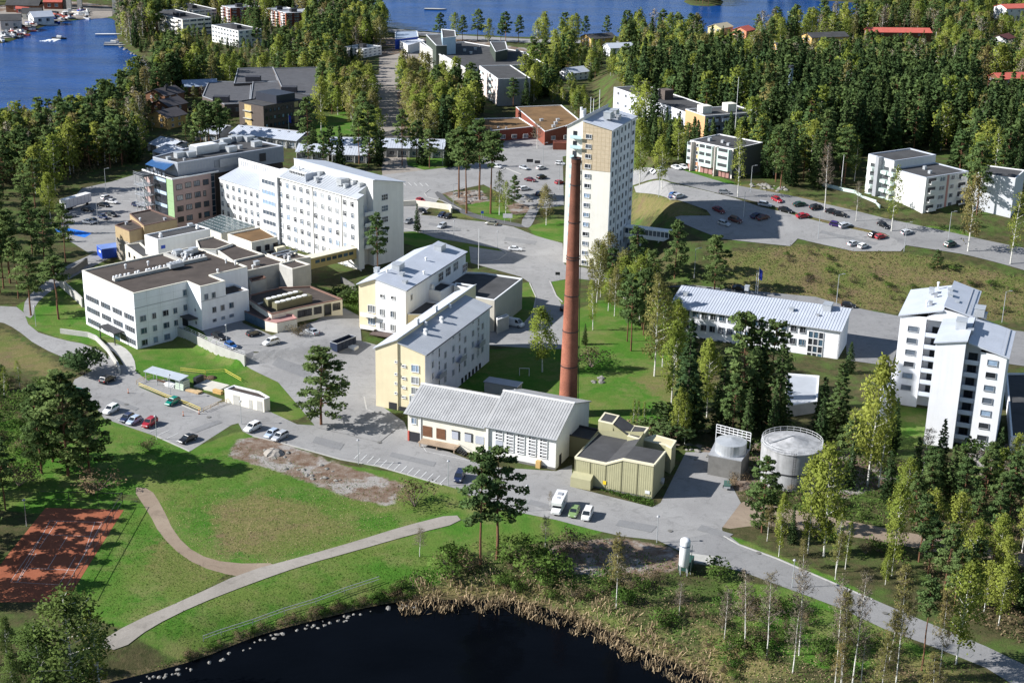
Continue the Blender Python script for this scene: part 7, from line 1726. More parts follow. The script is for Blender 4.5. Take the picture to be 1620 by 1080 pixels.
# ------------------------------------------------------------------ lamps, masts, flags
LP_POLE = MB().tube((0,0,0),(0,0,5.6),.09,.06,n=6).data('pole',GALV); LP_HEAD = MB().cyl(0,0,5.55,5.8,.34,.12,12).data('lamp_head',GREYMET)
LT_POLE = MB().tube((0,0,0),(0,0,9),.11,.07,n=6).data('pole',GALV); LT_ARM = MB().tube((0,0,9),(1.3,0,9.25),.05,n=5).box(.9,-.13,9.2,1.7,.13,9.35).data('lamp_head',GREYMET)
def lamp(px,py,label,tall=False,rz=0):
 p = G(px,py); o = thing('street_lamp',label,'street lamp',(p[0],p[1],float(T(*p))),R(rz),'lamp posts around the grounds')
 link('pole',LT_POLE if tall else LP_POLE,o); link('lamp_head',LT_ARM if tall else LP_HEAD,o)
for a in ((248,695,'lamp post beside the red car at the lot edge'),(382,671,'lamp post on the grass tip between lot and road'),(567,734,'lamp post on the bank left of the young bush'),(709,768,'lamp post left of the twin pines'),(833,808,'lamp post right of the twin pines'),(1039,858,'lamp post on the little grass island'),(1253,929,'lamp post on the road bend among birches'),
          (270,628,'lamp post by the shelter path'),(57,516,'lamp post on the lawn left of the clinic'),(359,547,'lamp post between the parked cars and retaining wall'),(787,393,'short lamp post at the tip of the lawn'),(718,376,'lamp post on the plaza lawn'),(770,560,'lamp post in the shaded courtyard'),(42,832,'lamp post at the far corner of the clay court'),(1316,800,'white-topped lamp post on the depot track')): lamp(*a)
for a in ((168,306,'tall lamp in the middle of the west lot',True),(155,356,'tall lamp by the brown hedge of the west lot',True),(884,300,'tall lamp left of the tower',True),(859,262,'tall lamp on the upper lot',True),(1042,312,'tall lamp at the left of the hill lot',True),(1176,345,'tall lamp at the shadow edge of the hill lot',True),(1294,378,'tall lamp on the lower side of the hill lot',True),(1430,398,'tall lamp at the far end of the hill lot',True),(1500,380,'tall lamp on the hill street near the dark green carrier',True),(1187,305,'tall lamp on the hill street by the rocks',True),(1323,482,'tall lamp on the street behind the pale roof',True),(1585,510,'tall lamp behind the stepped tower',True),(1098,440,'tall lamp left of the long white building',True),(717,331,'tall lamp above the plaza wall',True),(700,262,'tall lamp on the lane by the pines',True)): lamp(*a)
def mast(px,py,tx,ty,label,flag=None,name='flagpole'):
 p = G3(px,py); h = hgt(p,tx,ty); o = thing(name,label,'flagpole' if name == 'flagpole' else 'mast',p)
 MB().tube((0,0,0),(0,0,h),.11,.06,n=6).build('pole',WHMET,o)
 if flag:
  mb = MB()
  for i in range(5): mb.quad([(i * .22,.08 * math.sin(i * 1.3),h - 3.6 + i * -.12),((i + 1) * .22,.08 * math.sin((i + 1) * 1.3),h - 3.72 - i * .12),((i + 1) * .22,.08 * math.sin((i + 1) * 1.3),h - .3 - (i + 1) * .2),(i * .22,.08 * math.sin(i * 1.3),h - .3 - i * .2)])
  mb.build('flag',flag,o)
FLAGB = M('blue_flag',(.03,.05,.35),.8,.1)
mast(757,425,757,362,'tall bare white flagpole on the plaza')
mast(1198,466,1198,422,'flagpole with blue flag behind the long white building',FLAGB); mast(1195,465,1195,428,'plain flagpole beside the blue-flag pole')
mast(457,205,457,180,'flagpole with blue flag in front of the brick block',FLAGB)
mast(1330,300,1334,245,'white mast beside the mint wall on the hillside',None,'mast')
mast(1160,245,1164,122,'tall thin white trunk-like mast in the wood right of the white block',None,'mast')
# info signs on the plaza
for px,py,w_,h_,m,lab in ((763,345,.9,.9,BLUEC,'blue round path sign at the foot of the footpath'),(803,352,3.2,1.5,FRAMEW,'white information board beside the plaza hedge'),(838,263,2.6,1.3,DARKMET,'dark road sign board over the upper lot'),(850,265,2.2,1.2,DARKMET,'second dark sign board over the upper lot'),(882,443,1.4,.9,DARKMET,'small dark sign at the lane corner by the chimney')):
 p = G(px,py); o = thing('road_sign',lab,'sign',(p[0],p[1],0),R(0)); MB().box(-w_ / 2,-.05,1.6,w_ / 2,.0,1.6 + h_).build('panel',m,o)
 for x in (-w_ / 3,w_ / 3): MB().tube((x,.03,0),(x,.03,1.6 + h_),.05).build('post',GALV,o)
# bollards / cones
for x,y,lab in ((290,658,'orange and white traffic post at the lot, left of two'),(315,655,'orange and white traffic post at the lot, right of two'),(203,622,'orange and white traffic post near the ramp')):
 p = G(x,y); o = thing('traffic_post',lab,'bollard',(p[0],p[1],.05)); MB().tube((0,0,0),(0,0,1.1),.09,n=8).build('post',M('orange_plastic',(.75,.20,.05),.5,.05) if 'orange_plastic' not in bpy.data.materials else bpy.data.materials['orange_plastic'],o); MB().cyl(0,0,0,.08,.22,n=10).build('base',DARKMET,o); MB().tube((0,0,.6),(0,0,.8),.095,n=8).build('band',FRAMEW,o)
# person with light clothes by the lane: seen only as a small figure, plus boats in the marina
def boat(px,py,L,w,hull,cab,label,rz,cat='boat',grp=None,zoff=0.0,wake=False):
 p = flat(px,py,LAKE_Z); t = thing('boat',label,cat,(p[0],p[1],LAKE_Z + zoff),R(rz),grp)
 st = [(-L / 2,w * .42),(-L * .2,w * .5),(L * .15,w * .48),(L * .38,w * .25),(L / 2,.05)]
 mb = MB(); rs = []
 for x,hw in st:
  b0 = len(mb.v); mb.v += [(x,-hw,.9),(x,-hw * .6,-.3),(x,hw * .6,-.3),(x,hw,.9)]; rs.append(b0)
 for a,bb in zip(rs,rs[1:]):
  for i in range(4): j = (i + 1) % 4; mb.f.append((a + i,bb + i,bb + j,a + j)); mb.m.append(0)
 mb.f.append(tuple(rs[0] + i for i in range(4))); mb.m.append(0)
 mb.build('hull',hull,t)
 if cab: MB().prism([(-L * .15,-w * .32),(L * .15,-w * .28),(L * .15,w * .28),(-L * .15,w * .32)],.9,[2.2,1.8,1.8,2.2],0).build('cabin',cab,t)
 return t
boat(94,62,9,3,DARKMET,WHITE,'dark motor boat running up the strait ahead of its wake',-5)
FOAM = M('white_foam',(.75,.78,.80),.8,.15,.6)
mb = MB(); p0 = flat(90,62,LAKE_Z); p1 = flat(75,66,LAKE_Z); d = Vector((*(p1 - p0),0)); q = Vector((-d.y,d.x,0)).normalized()
for i in range(40):
 f = i / 40; c0 = Vector((*p0,LAKE_Z + .02)) + d * f + q * rng.uniform(-1,1) * (1.5 + 3.5 * f); s_ = rng.uniform(.7,1.9) * (1.1 - f * .5)
 mb.lathe(c0.x,c0.y,[(s_,LAKE_Z - .05),(s_ * .7,LAKE_Z + .18),(.02,LAKE_Z + .25)],7)
mb.build('wake_foam',FOAM,kind='stuff')
boat(172,56,16,3,FRAMEW,None,'white low float or jetty boat by the wooded bank, upper',10); boat(180,70,11,3,GREYMET,WHITE,'moored boat by the rocky bank of the point',0); boat(182,73,13,2.5,CONC,None,'long grey rowing pontoon below the moored boat',0)
boat(689,16,16,5,CONC,None,'flat pale islet-like barge far out on the lake',0); boat(763,44,6,2.2,DARKMET,DARKMET,'small dark boat near the lake shore',20)
cols_ = [FRAMEW,WHMET,BLUEC,REDR,GREYMET,CREAM,DARKMET,M('navy_hull',(.02,.03,.09),.4,.1)]
lab_m = 'small boat laid up or moored in the crowded marina'
for i in range(60):
 px = rng.uniform(2,145); yy = np.interp(px,[0,20,42,62,85,110,150],[68,64,56,45,38,33,29]); py = yy - rng.uniform(-1.0,12)
 p = flat(px,py,LAKE_Z); t_z = max(LAKE_Z,float(T(p[0],p[1]))) - LAKE_Z
 boat(px,py,rng.uniform(5,10),rng.uniform(2,3),rng.choice(cols_[:5] if i % 3 else cols_),rng.choice([WHITE,WHITE,DARKMET,None,GREYMET]),lab_m,rng.uniform(0,180),grp='boats crowding the marina',zoff=t_z)
boat(38,50,14,4,M('yellow_hull',(.55,.33,.03),.5,.1),REDR,'yellow work boat with a red crane at the marina quay',20,zoff=.0)
# ------------------------------------------------------------------ trees
def cards(cen,size,up=.0,seed_rng=None):
 """one small quad per centre, random attitude; up>0 flattens them towards horizontal"""
 N = len(cen); g = nr
 a = g.normal(size=(N,3)); a[:,2] *= (1 - up); a /= np.linalg.norm(a,axis=1)[:,None] + 1e-9
 bq = g.normal(size=(N,3)); bq -= (bq * a).sum(1)[:,None] * a; bq /= np.linalg.norm(bq,axis=1)[:,None] + 1e-9
 s = size * g.uniform(.6,1.35,N)[:,None]; t = s * g.uniform(.45,.8,N)[:,None]
 return np.stack([cen - a * s,cen - bq * t,cen + a * s * .9,cen + bq * t],1)
def blob(c,r,n,flat_=.6):
 v = nr.normal(size=(n,3)); v /= np.linalg.norm(v,axis=1)[:,None]
 v *= (nr.uniform(0,1,n) ** .45)[:,None] * r; v[:,2] *= flat_
 return v + np.array(c)
def trunk(h,r,lean,n=7,top=.03,segs=5):
 mb = MB(); p = Vector((0,0,-.5)); k = segs
 pts = [Vector((lean[0] * (i / k) ** 1.4 + (rng.uniform(-.08,.08) if 0 < i < k else 0),lean[1] * (i / k) ** 1.4 + (rng.uniform(-.08,.08) if 0 < i < k else 0),h * i / k)) for i in range(k + 1)]
 pts[0].z = -.5
 for i in range(k): mb.tube(pts[i],pts[i + 1],r * (1 - i / k) + top,r * (1 - (i + 1) / k) + top,n)
 return mb,pts
def on_trunk(pts,t):
 f = t * (len(pts) - 1); i = min(int(f),len(pts) - 2); return pts[i].lerp(pts[i + 1],f - i)
def pine(h=20,dens=1.0,cs=.34,base=.45,wide=1.0):
 mb,pts = trunk(h * .97,h * .0085 + .05,(rng.uniform(-.7,.7),rng.uniform(-.7,.7)))
 cc = []; nb = int(30 * (1.0 if base > .3 else 1.35))
 for i in range(nb):
  t = base + (1 - base) * ((i + rng.random()) / nb) ** .9
  s = (t - base) / (1 - base); R_ = h * .175 * wide * math.sin((.30 + .60 * s) * math.pi)
  a = i * 2.4 + rng.uniform(-.5,.5); rr = R_ * rng.uniform(.35,1.0)
  c = on_trunk(pts,min(.99,t)); e = c + Vector((math.cos(a) * rr,math.sin(a) * rr,h * .02 * rng.uniform(-.6,1.2)))
  mb.tube(c - Vector((0,0,h * .015)),e,.09,.03,4)
  r_ = h * rng.uniform(.036,.062) * (1.05 - .35 * s) * wide ** .5
  cc.append(blob(e,r_ * 1.25,int(62 * dens),.55));
  if rr > R_ * .55: m = c.lerp(e,.55); cc.append(blob(m,r_ * .9,int(26 * dens),.5))
 return mb,cards(np.concatenate(cc),cs,.35),PINEL,BARK
def spruce(h=20,dens=1.0,cs=.32,wide=1.0,base=.06):
 mb,pts = trunk(h * .98,h * .008 + .06,(0,0)); cc = []
 lv = 24
 for i in range(lv):
  t = base + (1 - base) * i / lv; R_ = h * .15 * wide * (1 - t) ** .8 * rng.uniform(.8,1.1) + .25
  if t < .15: R_ *= .75
  nb = max(4,int(9 - 5 * t))
  for j in range(nb):
   a = 2 * math.pi * (j + rng.random() * .6) / nb + i * .7; rr = R_ * rng.uniform(.75,1.12)
   k = max(4,int((rr * 9 + 4) * dens)); s = nr.uniform(.12,1,k) ** .7
   x = math.cos(a) * rr * s; y = math.sin(a) * rr * s; z = t * h - s * rr * .38 + (s ** 2) * rr * .14
   w = (rr * .17) * (1.15 - s)
   p = np.stack([x + nr.normal(size=k) * w,y + nr.normal(size=k) * w,z + nr.normal(size=k) * .10],1); cc.append(p)
 cc.append(np.stack([nr.normal(size=14) * .12,nr.normal(size=14) * .12,nr.uniform(h * .93,h * 1.0,14)],1))
 return mb,cards(np.concatenate(cc),cs,.45),SPRUCEL,BARKS
def birch(h=18,dens=1.0,cs=.26,sparse=1.0,wide=1.0,leaf=None,base=.22):
 mb,pts = trunk(h * .96,h * .0065 + .04,(rng.uniform(-.9,.9),rng.uniform(-.9,.9)),6); cc = []
 nb = int(38)
 for i in range(nb):
  s = (i + rng.random()) / nb; t = base + (1 - base) * s
  R_ = h * .145 * wide * (math.sin(min(1.0,.12 + s * .9) * math.pi) ** .75) + .3
  a = i * 2.39 + rng.uniform(-.5,.5); rr = R_ * rng.uniform(.3,1.0)
  c = on_trunk(pts,min(.98,t)); e = c + Vector((math.cos(a) * rr,math.sin(a) * rr,rr * rng.uniform(.35,.9)))
  if e.z > h: e.z = h - rng.random()
  mb.tube(c,e,.055,.018,3)
  r_ = h * rng.uniform(.04,.065) * wide
  k = int(52 * dens * sparse); p = blob(e,r_,k,1.0)
  p[:,2] -= np.abs(nr.normal(size=k)) * r_ * .8; cc.append(p); m = c.lerp(e,.6); cc.append(blob(m,r_ * .9,int(18 * dens * sparse),1.1))
 return mb,cards(np.concatenate(cc),cs,.0),leaf or BIRCHL,BARKB
def bare(h=16,dens=1.0,leafy=.0,bark=None,tw=1.25,leaf=None):
 mb,pts = trunk(h * .95,h * .006 + .03,(rng.uniform(-1.2,1.2),rng.uniform(-1.2,1.2)),6); cc = []
 nb = int(30 * tw)
 tm = MB()
 for i in range(nb):
  t = .34 + .64 * (i + rng.random()) / nb; a = i * 2.4 + rng.uniform(-.4,.4); c = on_trunk(pts,t)
  L = h * .15 * (1.25 - t) * rng.uniform(.6,1.25) + .4; e = c + Vector((math.cos(a) * L,math.sin(a) * L,L * rng.uniform(.4,1.1))); tm.tube(c,e,.05,.02,3)
  for j in range(int(11 * dens)):
   c2_ = c.lerp(e,rng.uniform(.35,1)); e2_ = c2_ + Vector((rng.gauss(0,.5),rng.gauss(0,.5),rng.uniform(-.2,.6))) * L * .45; tm.tube(c2_,e2_,.022,.012,3)
   if leafy: cc.append(blob(e2_,.35,int(8 * leafy),1))
 cl = cards(np.concatenate(cc),.11,0) if cc else None
 return mb,cl,leaf,bark or BARKB,tm
def bush(h=2.5,w=2.0,n=500,leaf=None,cs=.16):
 mb = MB(); cc = []
 for i in range(9):
  a = rng.uniform(0,6.28); r_ = w * rng.uniform(.2,.75); e = Vector((math.cos(a) * r_,math.sin(a) * r_,h * rng.uniform(.4,.8))); mb.tube((0,0,-.1),e,.04,.015,4); cc.append(blob(e,w * .42,n // 9,.9))
 return mb,cards(np.concatenate(cc),cs,.0),leaf or BUSHL,TWIG
def crownmesh(q,name,mats,h,extra=None):
 """leaf cards turned outward and shaded with the soft normals of the whole crown"""
 c = q.mean(1); o = np.stack([c[:,0],c[:,1],(c[:,2] - h * .5) * .55],1); o /= np.linalg.norm(o,axis=1)[:,None] + 1e-6
 o[:,2] += .25
 g = np.cross(q[:,1] - q[:,0],q[:,3] - q[:,0]); fl = (g * o).sum(1) < 0; q = q.copy(); q[fl] = q[fl][:,::-1]; g[fl] *= -1
 g /= np.linalg.norm(g,axis=1)[:,None] + 1e-9; nv = o * .75 + g * .5; nv /= np.linalg.norm(nv,axis=1)[:,None]
 mb = MB().cards(q); nn = np.repeat(nv,4,0)
 if extra is not None:
  b0 = len(mb.v); mb.v += extra.v; mb.f += [tuple(b0 + i for i in f) for f in extra.f]; mb.m += [1] * len(extra.f)
  e = np.array(extra.v); en = np.stack([e[:,0],e[:,1],0 * e[:,0]],1) + 1e-3; en /= np.linalg.norm(en,axis=1)[:,None]; nn = np.concatenate([nn,en])
 me = mb.data(name,mats); me.normals_split_custom_set_from_vertices(nn.tolist()); return me
def dataset(nm,gen,k,tn='trunk',cn='crown',**kw):
 out = []
 for i in range(k):
  r_ = gen(**kw); cr = None
  if r_[1] is not None: cr = crownmesh(r_[1],cn,[r_[2]],kw.get('h',2.6))
  tw = r_[4].data('branches',TWIG) if len(r_) > 4 else None
  out.append((r_[0].data(tn,r_[3]),cr,tw)); out[-1] += ((r_[0],r_[1],r_[2],r_[3]),)
 return out
TS = {
 'pine': dataset('pine',pine,5,h=20,dens=1.0,cs=.33,base=.38,wide=1.1),'pinefull': dataset('pine',pine,3,h=20,dens=1.25,cs=.34,base=.14,wide=1.25),
 'pinetall': dataset('pine',pine,3,h=20,dens=1.0,cs=.30,base=.62,wide=.85),
 'spruce': dataset('spruce',spruce,4,h=20,dens=.9,cs=.34),'birch': dataset('birch',birch,5,h=18,dens=1.15,cs=.25,wide=1.25),'birchthin': dataset('birch',birch,4,h=18,dens=1.0,cs=.20,sparse=.5,wide=.8),
 'alder': dataset('birch',birch,3,h=18,dens=1.4,cs=.24,leaf=ALDERL,wide=1.4,base=.06),'bud': dataset('birch',birch,4,h=18,dens=1.0,cs=.22,sparse=.85,leaf=BUDL,wide=1.25),'bare': dataset('bare',bare,5,h=16,leafy=.6,leaf=GREYL),'sprout': dataset('bare',bare,4,h=16,leafy=1.6,leaf=BUDL),
 'pine_lo': dataset('pine',pine,5,h=20,dens=.36,cs=.58,base=.34,wide=1.25),'spruce_lo': dataset('spruce',spruce,4,h=20,dens=.36,cs=.58,wide=1.15),'birch_lo': dataset('birch',birch,5,h=18,dens=.34,cs=.46,wide=1.5,base=.15),'bud_lo': dataset('birch',birch,3,h=18,dens=.30,cs=.44,leaf=BUDL,wide=1.5,base=.15),'grey_lo': dataset('birch',birch,3,h=17,dens=.16,cs=.36,leaf=GREYL,wide=1.35),
 'bush': dataset('bush',bush,4,tn='stems',cn='foliage'),'drybush': dataset('bush',bush,4,tn='stems',cn='foliage',n=650,leaf=DRYL,cs=.10),'darkbush': dataset('bush',bush,2,tn='stems',cn='foliage',n=1400,leaf=SPRUCEL,cs=.16),
}
H0 = {'alder': 18,'pine': 20,'pinefull': 20,'pinetall': 20,'spruce': 20,'birch': 18,'birchthin': 18,'bud': 18,'bare': 16,'sprout': 16,'pine_lo': 20,'spruce_lo': 20,'birch_lo': 18,'bud_lo': 18,'grey_lo': 17,'bush': 2.6,'drybush': 2.6,'darkbush': 2.6}
NAMES = {'alder': ('alder_tree','alder'),'pine': ('pine_tree','pine'),'spruce': ('spruce_tree','spruce'),'birch': ('birch_tree','birch'),'bud': ('birch_tree','birch'),'bare': ('bare_tree','tree'),'sprout': ('birch_tree','birch'),'grey': ('bare_tree','tree'),'bush': ('bush','bush'),'drybush': ('bush','bush'),'darkbush': ('bush','bush')}
def base_kind(k):
 for s in ('alder','pine','spruce','birch','bud','grey','drybush','darkbush','bush','bare','sprout'):
  if k.startswith(s): return s
TREES = []
def plant(x,y,z,kind,h,label,group=None,wide=1.0):
 nm,cat = NAMES[base_kind(kind)]
 var = TS[kind]; t = rng.choice(var); s = h / H0[kind]
 o = thing(nm,label,cat,(x,y,z),rng.uniform(0,6.28),group)
 o.scale = (s * wide,s * wide,s)
 link(t[0].name.split('.')[0],t[0],o)
 if t[1]: link(t[1].name.split('.')[0],t[1],o)
 if t[2]: link('branches',t[2],o)
 TREES.append((x,y)); return o
def tree(px,py,tx,ty,kind,label,group=None,wide=1.0):
 p = G3(px,py); h = hgt(p,tx,ty); return plant(p.x,p.y,p.z,kind,h,label,group,wide)
# --- trees one can point at
for a in [
 (508,672,505,547,'pinefull','big pine standing alone on the grass tip of the service yard',None,1.4),
 (760,892,748,706,'pine','left of the twin tall pines in front of the boiler house',None,.95),
 (786,884,797,706,'pine','right and fuller of the twin tall pines in front of the boiler house',None,1.15),(812,170,815,122,'pine','pine against the grey side of the small pink block',None,1.2),(832,172,838,120,'spruce','spruce right of the small pink block',None,1.3),
 (66,748,70,610,'pinefull','dark pine at the left of the big clump below the left lot',None,.95),
 (108,752,98,582,'pinefull','tallest dark pine of the clump below the left lot',None,1.2),
 (142,748,140,612,'pinefull','dark pine at the right of the clump below the left lot',None,1.15),
 (84,730,92,600,'pinefull','dark pine at the back of the clump below the left lot',None,1.2),
 (598,440,600,336,'pine','pine rising in front of the ward block end wall',None,.95),
 (660,366,661,322,'spruce','small dark spruce on the plaza lawn',None,1.1),
 (93,505,84,402,'pinetall','tall pine on the lawn left of the clinic',None,1.4),(49,499,42,395,'pine','tall pine by the west road bend',None,1.2),
 (16,448,14,330,'pinetall','tall bare-stemmed pine at the left edge above the road',None,1.3),(72,440,66,330,'pine','pine left of the blue parking bay',None,1.1),(104,415,98,320,'pine','slim pine beside the blue parking bay',None,.9),
 (726,313,735,200,'pinetall','tall bare-stemmed pine on the rock outcrop, far left one',None,1.2),(738,338,737,214,'pinetall','tall bare-stemmed pine standing on the footpath edge',None,1.1),
 (759,316,768,186,'pinetall','tall bare-stemmed pine in the middle of the outcrop',None,1.1),(776,338,772,205,'pinetall','tall bare-stemmed pine on the grass right of the footpath',None,1.1),
 (813,326,812,276,'pinefull','small dark pine beside the white estate and rocks',None,.9),(790,340,788,268,'birchthin','thin fresh-green birch on the outcrop slope, left one',None,1.1),(800,345,798,284,'birchthin','thin fresh-green birch on the outcrop slope, right one',None,1.1),
 (864,356,864,290,'bud','yellow-green birch left of the tower foot',None,1.1),(850,235,851,194,'bare','bare round-crowned tree before the red school',None,1.9),
 (858,588,862,482,'birch','yellow-green birch alone on the courtyard lawn',None,1.1),(925,545,922,512,'spruce','young dark spruce right of the chimney',None,1.2),
 (1130,462,1133,368,'pinefull','broad pine with bare tips left of the meadow',None,1.15),(1067,440,1063,346,'pinefull','dark pine right of the tower foot',None,.95),(1005,450,1000,356,'pine','dark pine just below the tower corner',None,1.0),(1030,470,1022,392,'pinefull','round dark pine between tower and meadow',None,1.0),
 (938,522,930,440,'birchthin','slim birch nearest the chimney on its right',None,.9),(950,470,945,405,'birchthin','slim birch by the lane below the tower',None,.9),(972,500,965,420,'bud','brownish birch between chimney and pines',None,.9),(998,555,985,430,'pine','pine with visible stem on the lawn edge',None,.9),(992,540,1002,440,'pine','pine beside the stem-showing one',None,.9),(1018,530,1015,420,'pinefull','dark pine among the courtyard birches',None,.8),(1035,595,1040,440,'bud','tall brown-leafed birch at the courtyard edge',None,.85),(1048,580,1058,455,'birch','tall birch before the left end of the long white building',None,.8),(1062,640,1068,500,'birch','birch at the bottom of the courtyard wood',None,.85),
 (1084,690,1092,505,'spruce','tall spruce at the left of the conifers by the long white building',None,1.15),(1118,660,1110,530,'birch','fresh birch between tall conifers',None,.8),(1172,678,1160,488,'pinefull','tall pine before the long white building, first of two side by side',None,.9),(1192,680,1190,500,'spruce','dark spruce beside the tall pine at the long white building',None,1.2),(1212,670,1243,502,'pine','leaning tall pine before the big grid window',None,1.0),(1228,690,1222,540,'spruce','dark spruce below the covered yard roof',None,1.2),(1322,700,1328,572,'spruce','broad spruce left of the stepped tower',None,1.6),(1298,690,1300,595,'spruce','smaller spruce beside the broad one',None,1.4),(1343,590,1343,540,'spruce','short dark spruce behind the covered yard',None,1.4),(1140,690,1136,560,'spruce','dark spruce over the cooling unit',None,1.2),(1372,768,1388,556,'birch','tall pale birch before the stepped tower',None,.75),(1390,770,1400,610,'birchthin','thin birch right of the tall pale one',None,.8),(1458,760,1462,675,'bare','brown bare tree at the foot of the stepped tower',None,1.2),
 (1205,842,1210,718,'pinefull','pine in front of the storage tank',None,1.0),(1252,860,1258,800,'spruce','young dark spruce below the tank',None,1.0),(1232,880,1240,780,'birch','slim birch right of the pine by the road',None,.6),(1303,880,1308,698,'birch','tall yellow-green birch right of the tank',None,.85),(1278,875,1272,720,'birch','second yellow-green birch at the tank, behind',None,.7),(1322,905,1330,810,'birchthin','thin birch with white stem beside the depot track',None,.8),(1337,900,1345,820,'birchthin','second thin birch by the depot track',None,.8),(1411,910,1418,762,'birch','yellow-green birch standing alone right of the track',None,.7),
 (1264,1036,1300,885,'bare','leaning bare birch by the road bend',None,.8),(1178,1024,1185,900,'bare','bare birch near the brush heap, left one',None,.9),(1213,1036,1224,895,'bare','twin-stemmed bare birch near the brush heap',None,.8),(1321,1082,1318,905,'bare','tall bare birch in the lower right row, first',None,.6),(1331,1082,1340,930,'sprout','budding birch in the lower right row, second',None,.6),(1348,1084,1364,895,'bare','tall bare birch in the lower right row, third',None,.6),(1362,1080,1368,990,'bare','broken short bare birch in the lower right row',None,.8),(1417,1084,1436,888,'sprout','tall budding birch with white stem at the lower right',None,.6),(1458,1060,1462,910,'pinetall','slim pine beside the tall budding birch',None,.8),(1486,1070,1494,930,'sprout','budding birch right of the slim pine',None,.7),(1512,1050,1526,885,'birch','broad yellow-green birch at the lower right bend',None,.9),
 (975,962,981,846,'sprout','feathery larch with pale stem near the pond reeds',None,.9),(664,880,660,832,'bare','small bare tree beside the gravel path',None,1.4),(862,872,868,815,'bare','bare slim tree left of the motorhome',None,1.1),(1074,975,1078,920,'bare','bare sapling left of the gas silo',None,1.1),(1146,1010,1150,930,'bare','bare tree among bushes below the silo',None,1.0),(870,800,868,776,'bare','tiny bare tree beside the motorhome bonnet',None,1.2),
 (1090,310,1092,205,'birch','tall birch between tower and mint balcony block',None,.0),
 ]:
 if a[7] == 0: continue
 tree(*a)
for a in [(1012,292,1014,184,'birch','tall slender birch immediately right of the tower',None,.85),(1047,300,1050,212,'birch','slender birch left of the parked white cars',None,.85),(1167,312,1174,206,'birchthin','slim birch in front of the mint balcony block',None,.9),(1304,336,1317,225,'bare','white-stemmed bare birch by the hill street, left of three',None,.8),(1354,350,1360,285,'bare','short white-stemmed bare birch by the hill street',None,.8),(1410,366,1423,258,'birchthin','leafing birch before the striped white block',None,.9),(1531,398,1547,270,'bud','tall birch right of the striped white block',None,.9),(1598,418,1612,300,'birchthin','birch at the right edge by the street',None,.9),(1545,340,1555,222,'pine','dark conifer behind the striped white block',None,1.0),
          (1483,424,1483,395,'pinefull','small round pine on the meadow',None,1.4),(488,245,490,150,'pine','dark pine over the terrace by the brick block',None,1.0),(508,215,512,118,'birch','tall birch right of the brick block',None,.8),(636,262,634,172,'pine','pine among the terraces, middle one',None,.8),(585,258,582,160,'pine','tall pine at the left of the terraces',None,.9),(600,262,598,205,'spruce','small spruce by the terraces',None,1.2),(668,262,670,207,'spruce','broad dark spruce at the long terrace end',None,1.5),(568,260,563,175,'pine','slim pine left of the long terrace',None,.9),(738,165,742,110,'spruce','tall black-green spruce beside the small pink block',None,1.1),
          (120,1120,118,935,'alder','big leafy alder in the bottom left corner',None,1.3),(70,1110,78,985,'alder','leafy alder left of the big bottom one',None,1.2),(160,1110,158,960,'birchthin','thin pale birch right of the big bottom alder',None,1.1),(25,1105,24,1030,'alder','young alder at the very bottom left',None,1.2),(1070,700,1072,610,'birch','leaning birch group behind the olive building',None,.7),(1083,702,1088,620,'birch','second birch behind the olive building',None,.7),(1000,690,1003,628,'birchthin','thin birch row on the lawn right of the chimney',None,.6),(1007,690,1012,630,'birchthin','second thin birch of the lawn row',None,.6),(1018,688,1022,632,'birchthin','third thin birch of the lawn row',None,.6)]:
 tree(*a)
# bushes
for a in [(132,592,130,556,'darkbush','rounded dark green thuja bush by the left road',1.3),(655,800,652,762,'drybush','round bare bush on the slope left of the twin pines',1.2),(236,712,236,692,'drybush','small dry bush on the grass below the left lot',1.2),(155,775,158,745,'drybush','wide purple-brown bush above the clay court',1.7),(30,768,34,735,'drybush','purple-brown bush at the left above the court',1.5),(845,905,845,868,'bush','dark leafy bush below the twin pines',1.3),(880,910,882,875,'bush','dark leafy bush right of the twin pines',1.3),(815,885,816,850,'bush','leafy bush behind the right twin pine',1.2),(715,905,712,872,'bush','bush left of the twin pines by the bank',1.4),(740,900,742,872,'drybush','dry bush between path and twin pines',1.2),(900,870,902,840,'drybush','brown twiggy bush below the motorhome',1.3),(935,580,932,552,'drybush','grey twiggy bush on the courtyard lawn',1.6),(1135,910,1134,885,'bush','bush right of the silo cabinet',1.3),(575,480,572,455,'bush','bright green bush in the ward garden',1.6),(548,478,546,455,'darkbush','trimmed dark bush in the ward garden',1.5),(1060,690,1058,655,'darkbush','dark bush mass behind the olive building',2.0),(1038,695,1036,665,'drybush','dry bush mass behind the olive building',2.0),(1165,770,1166,748,'drybush','brown bush at the cooling unit corner',1.0),(470,530,470,512,'drybush','dark twiggy bush along the canteen front',1.6),(1548,720,1550,700,'bush','bush on the rocks by the stepped tower',1.6)]:
 p = G3(a[0],a[1]); h = max(1.2,hgt(p,a[2],a[3])); plant(p.x,p.y,p.z,a[4],h,a[5],None,a[6])
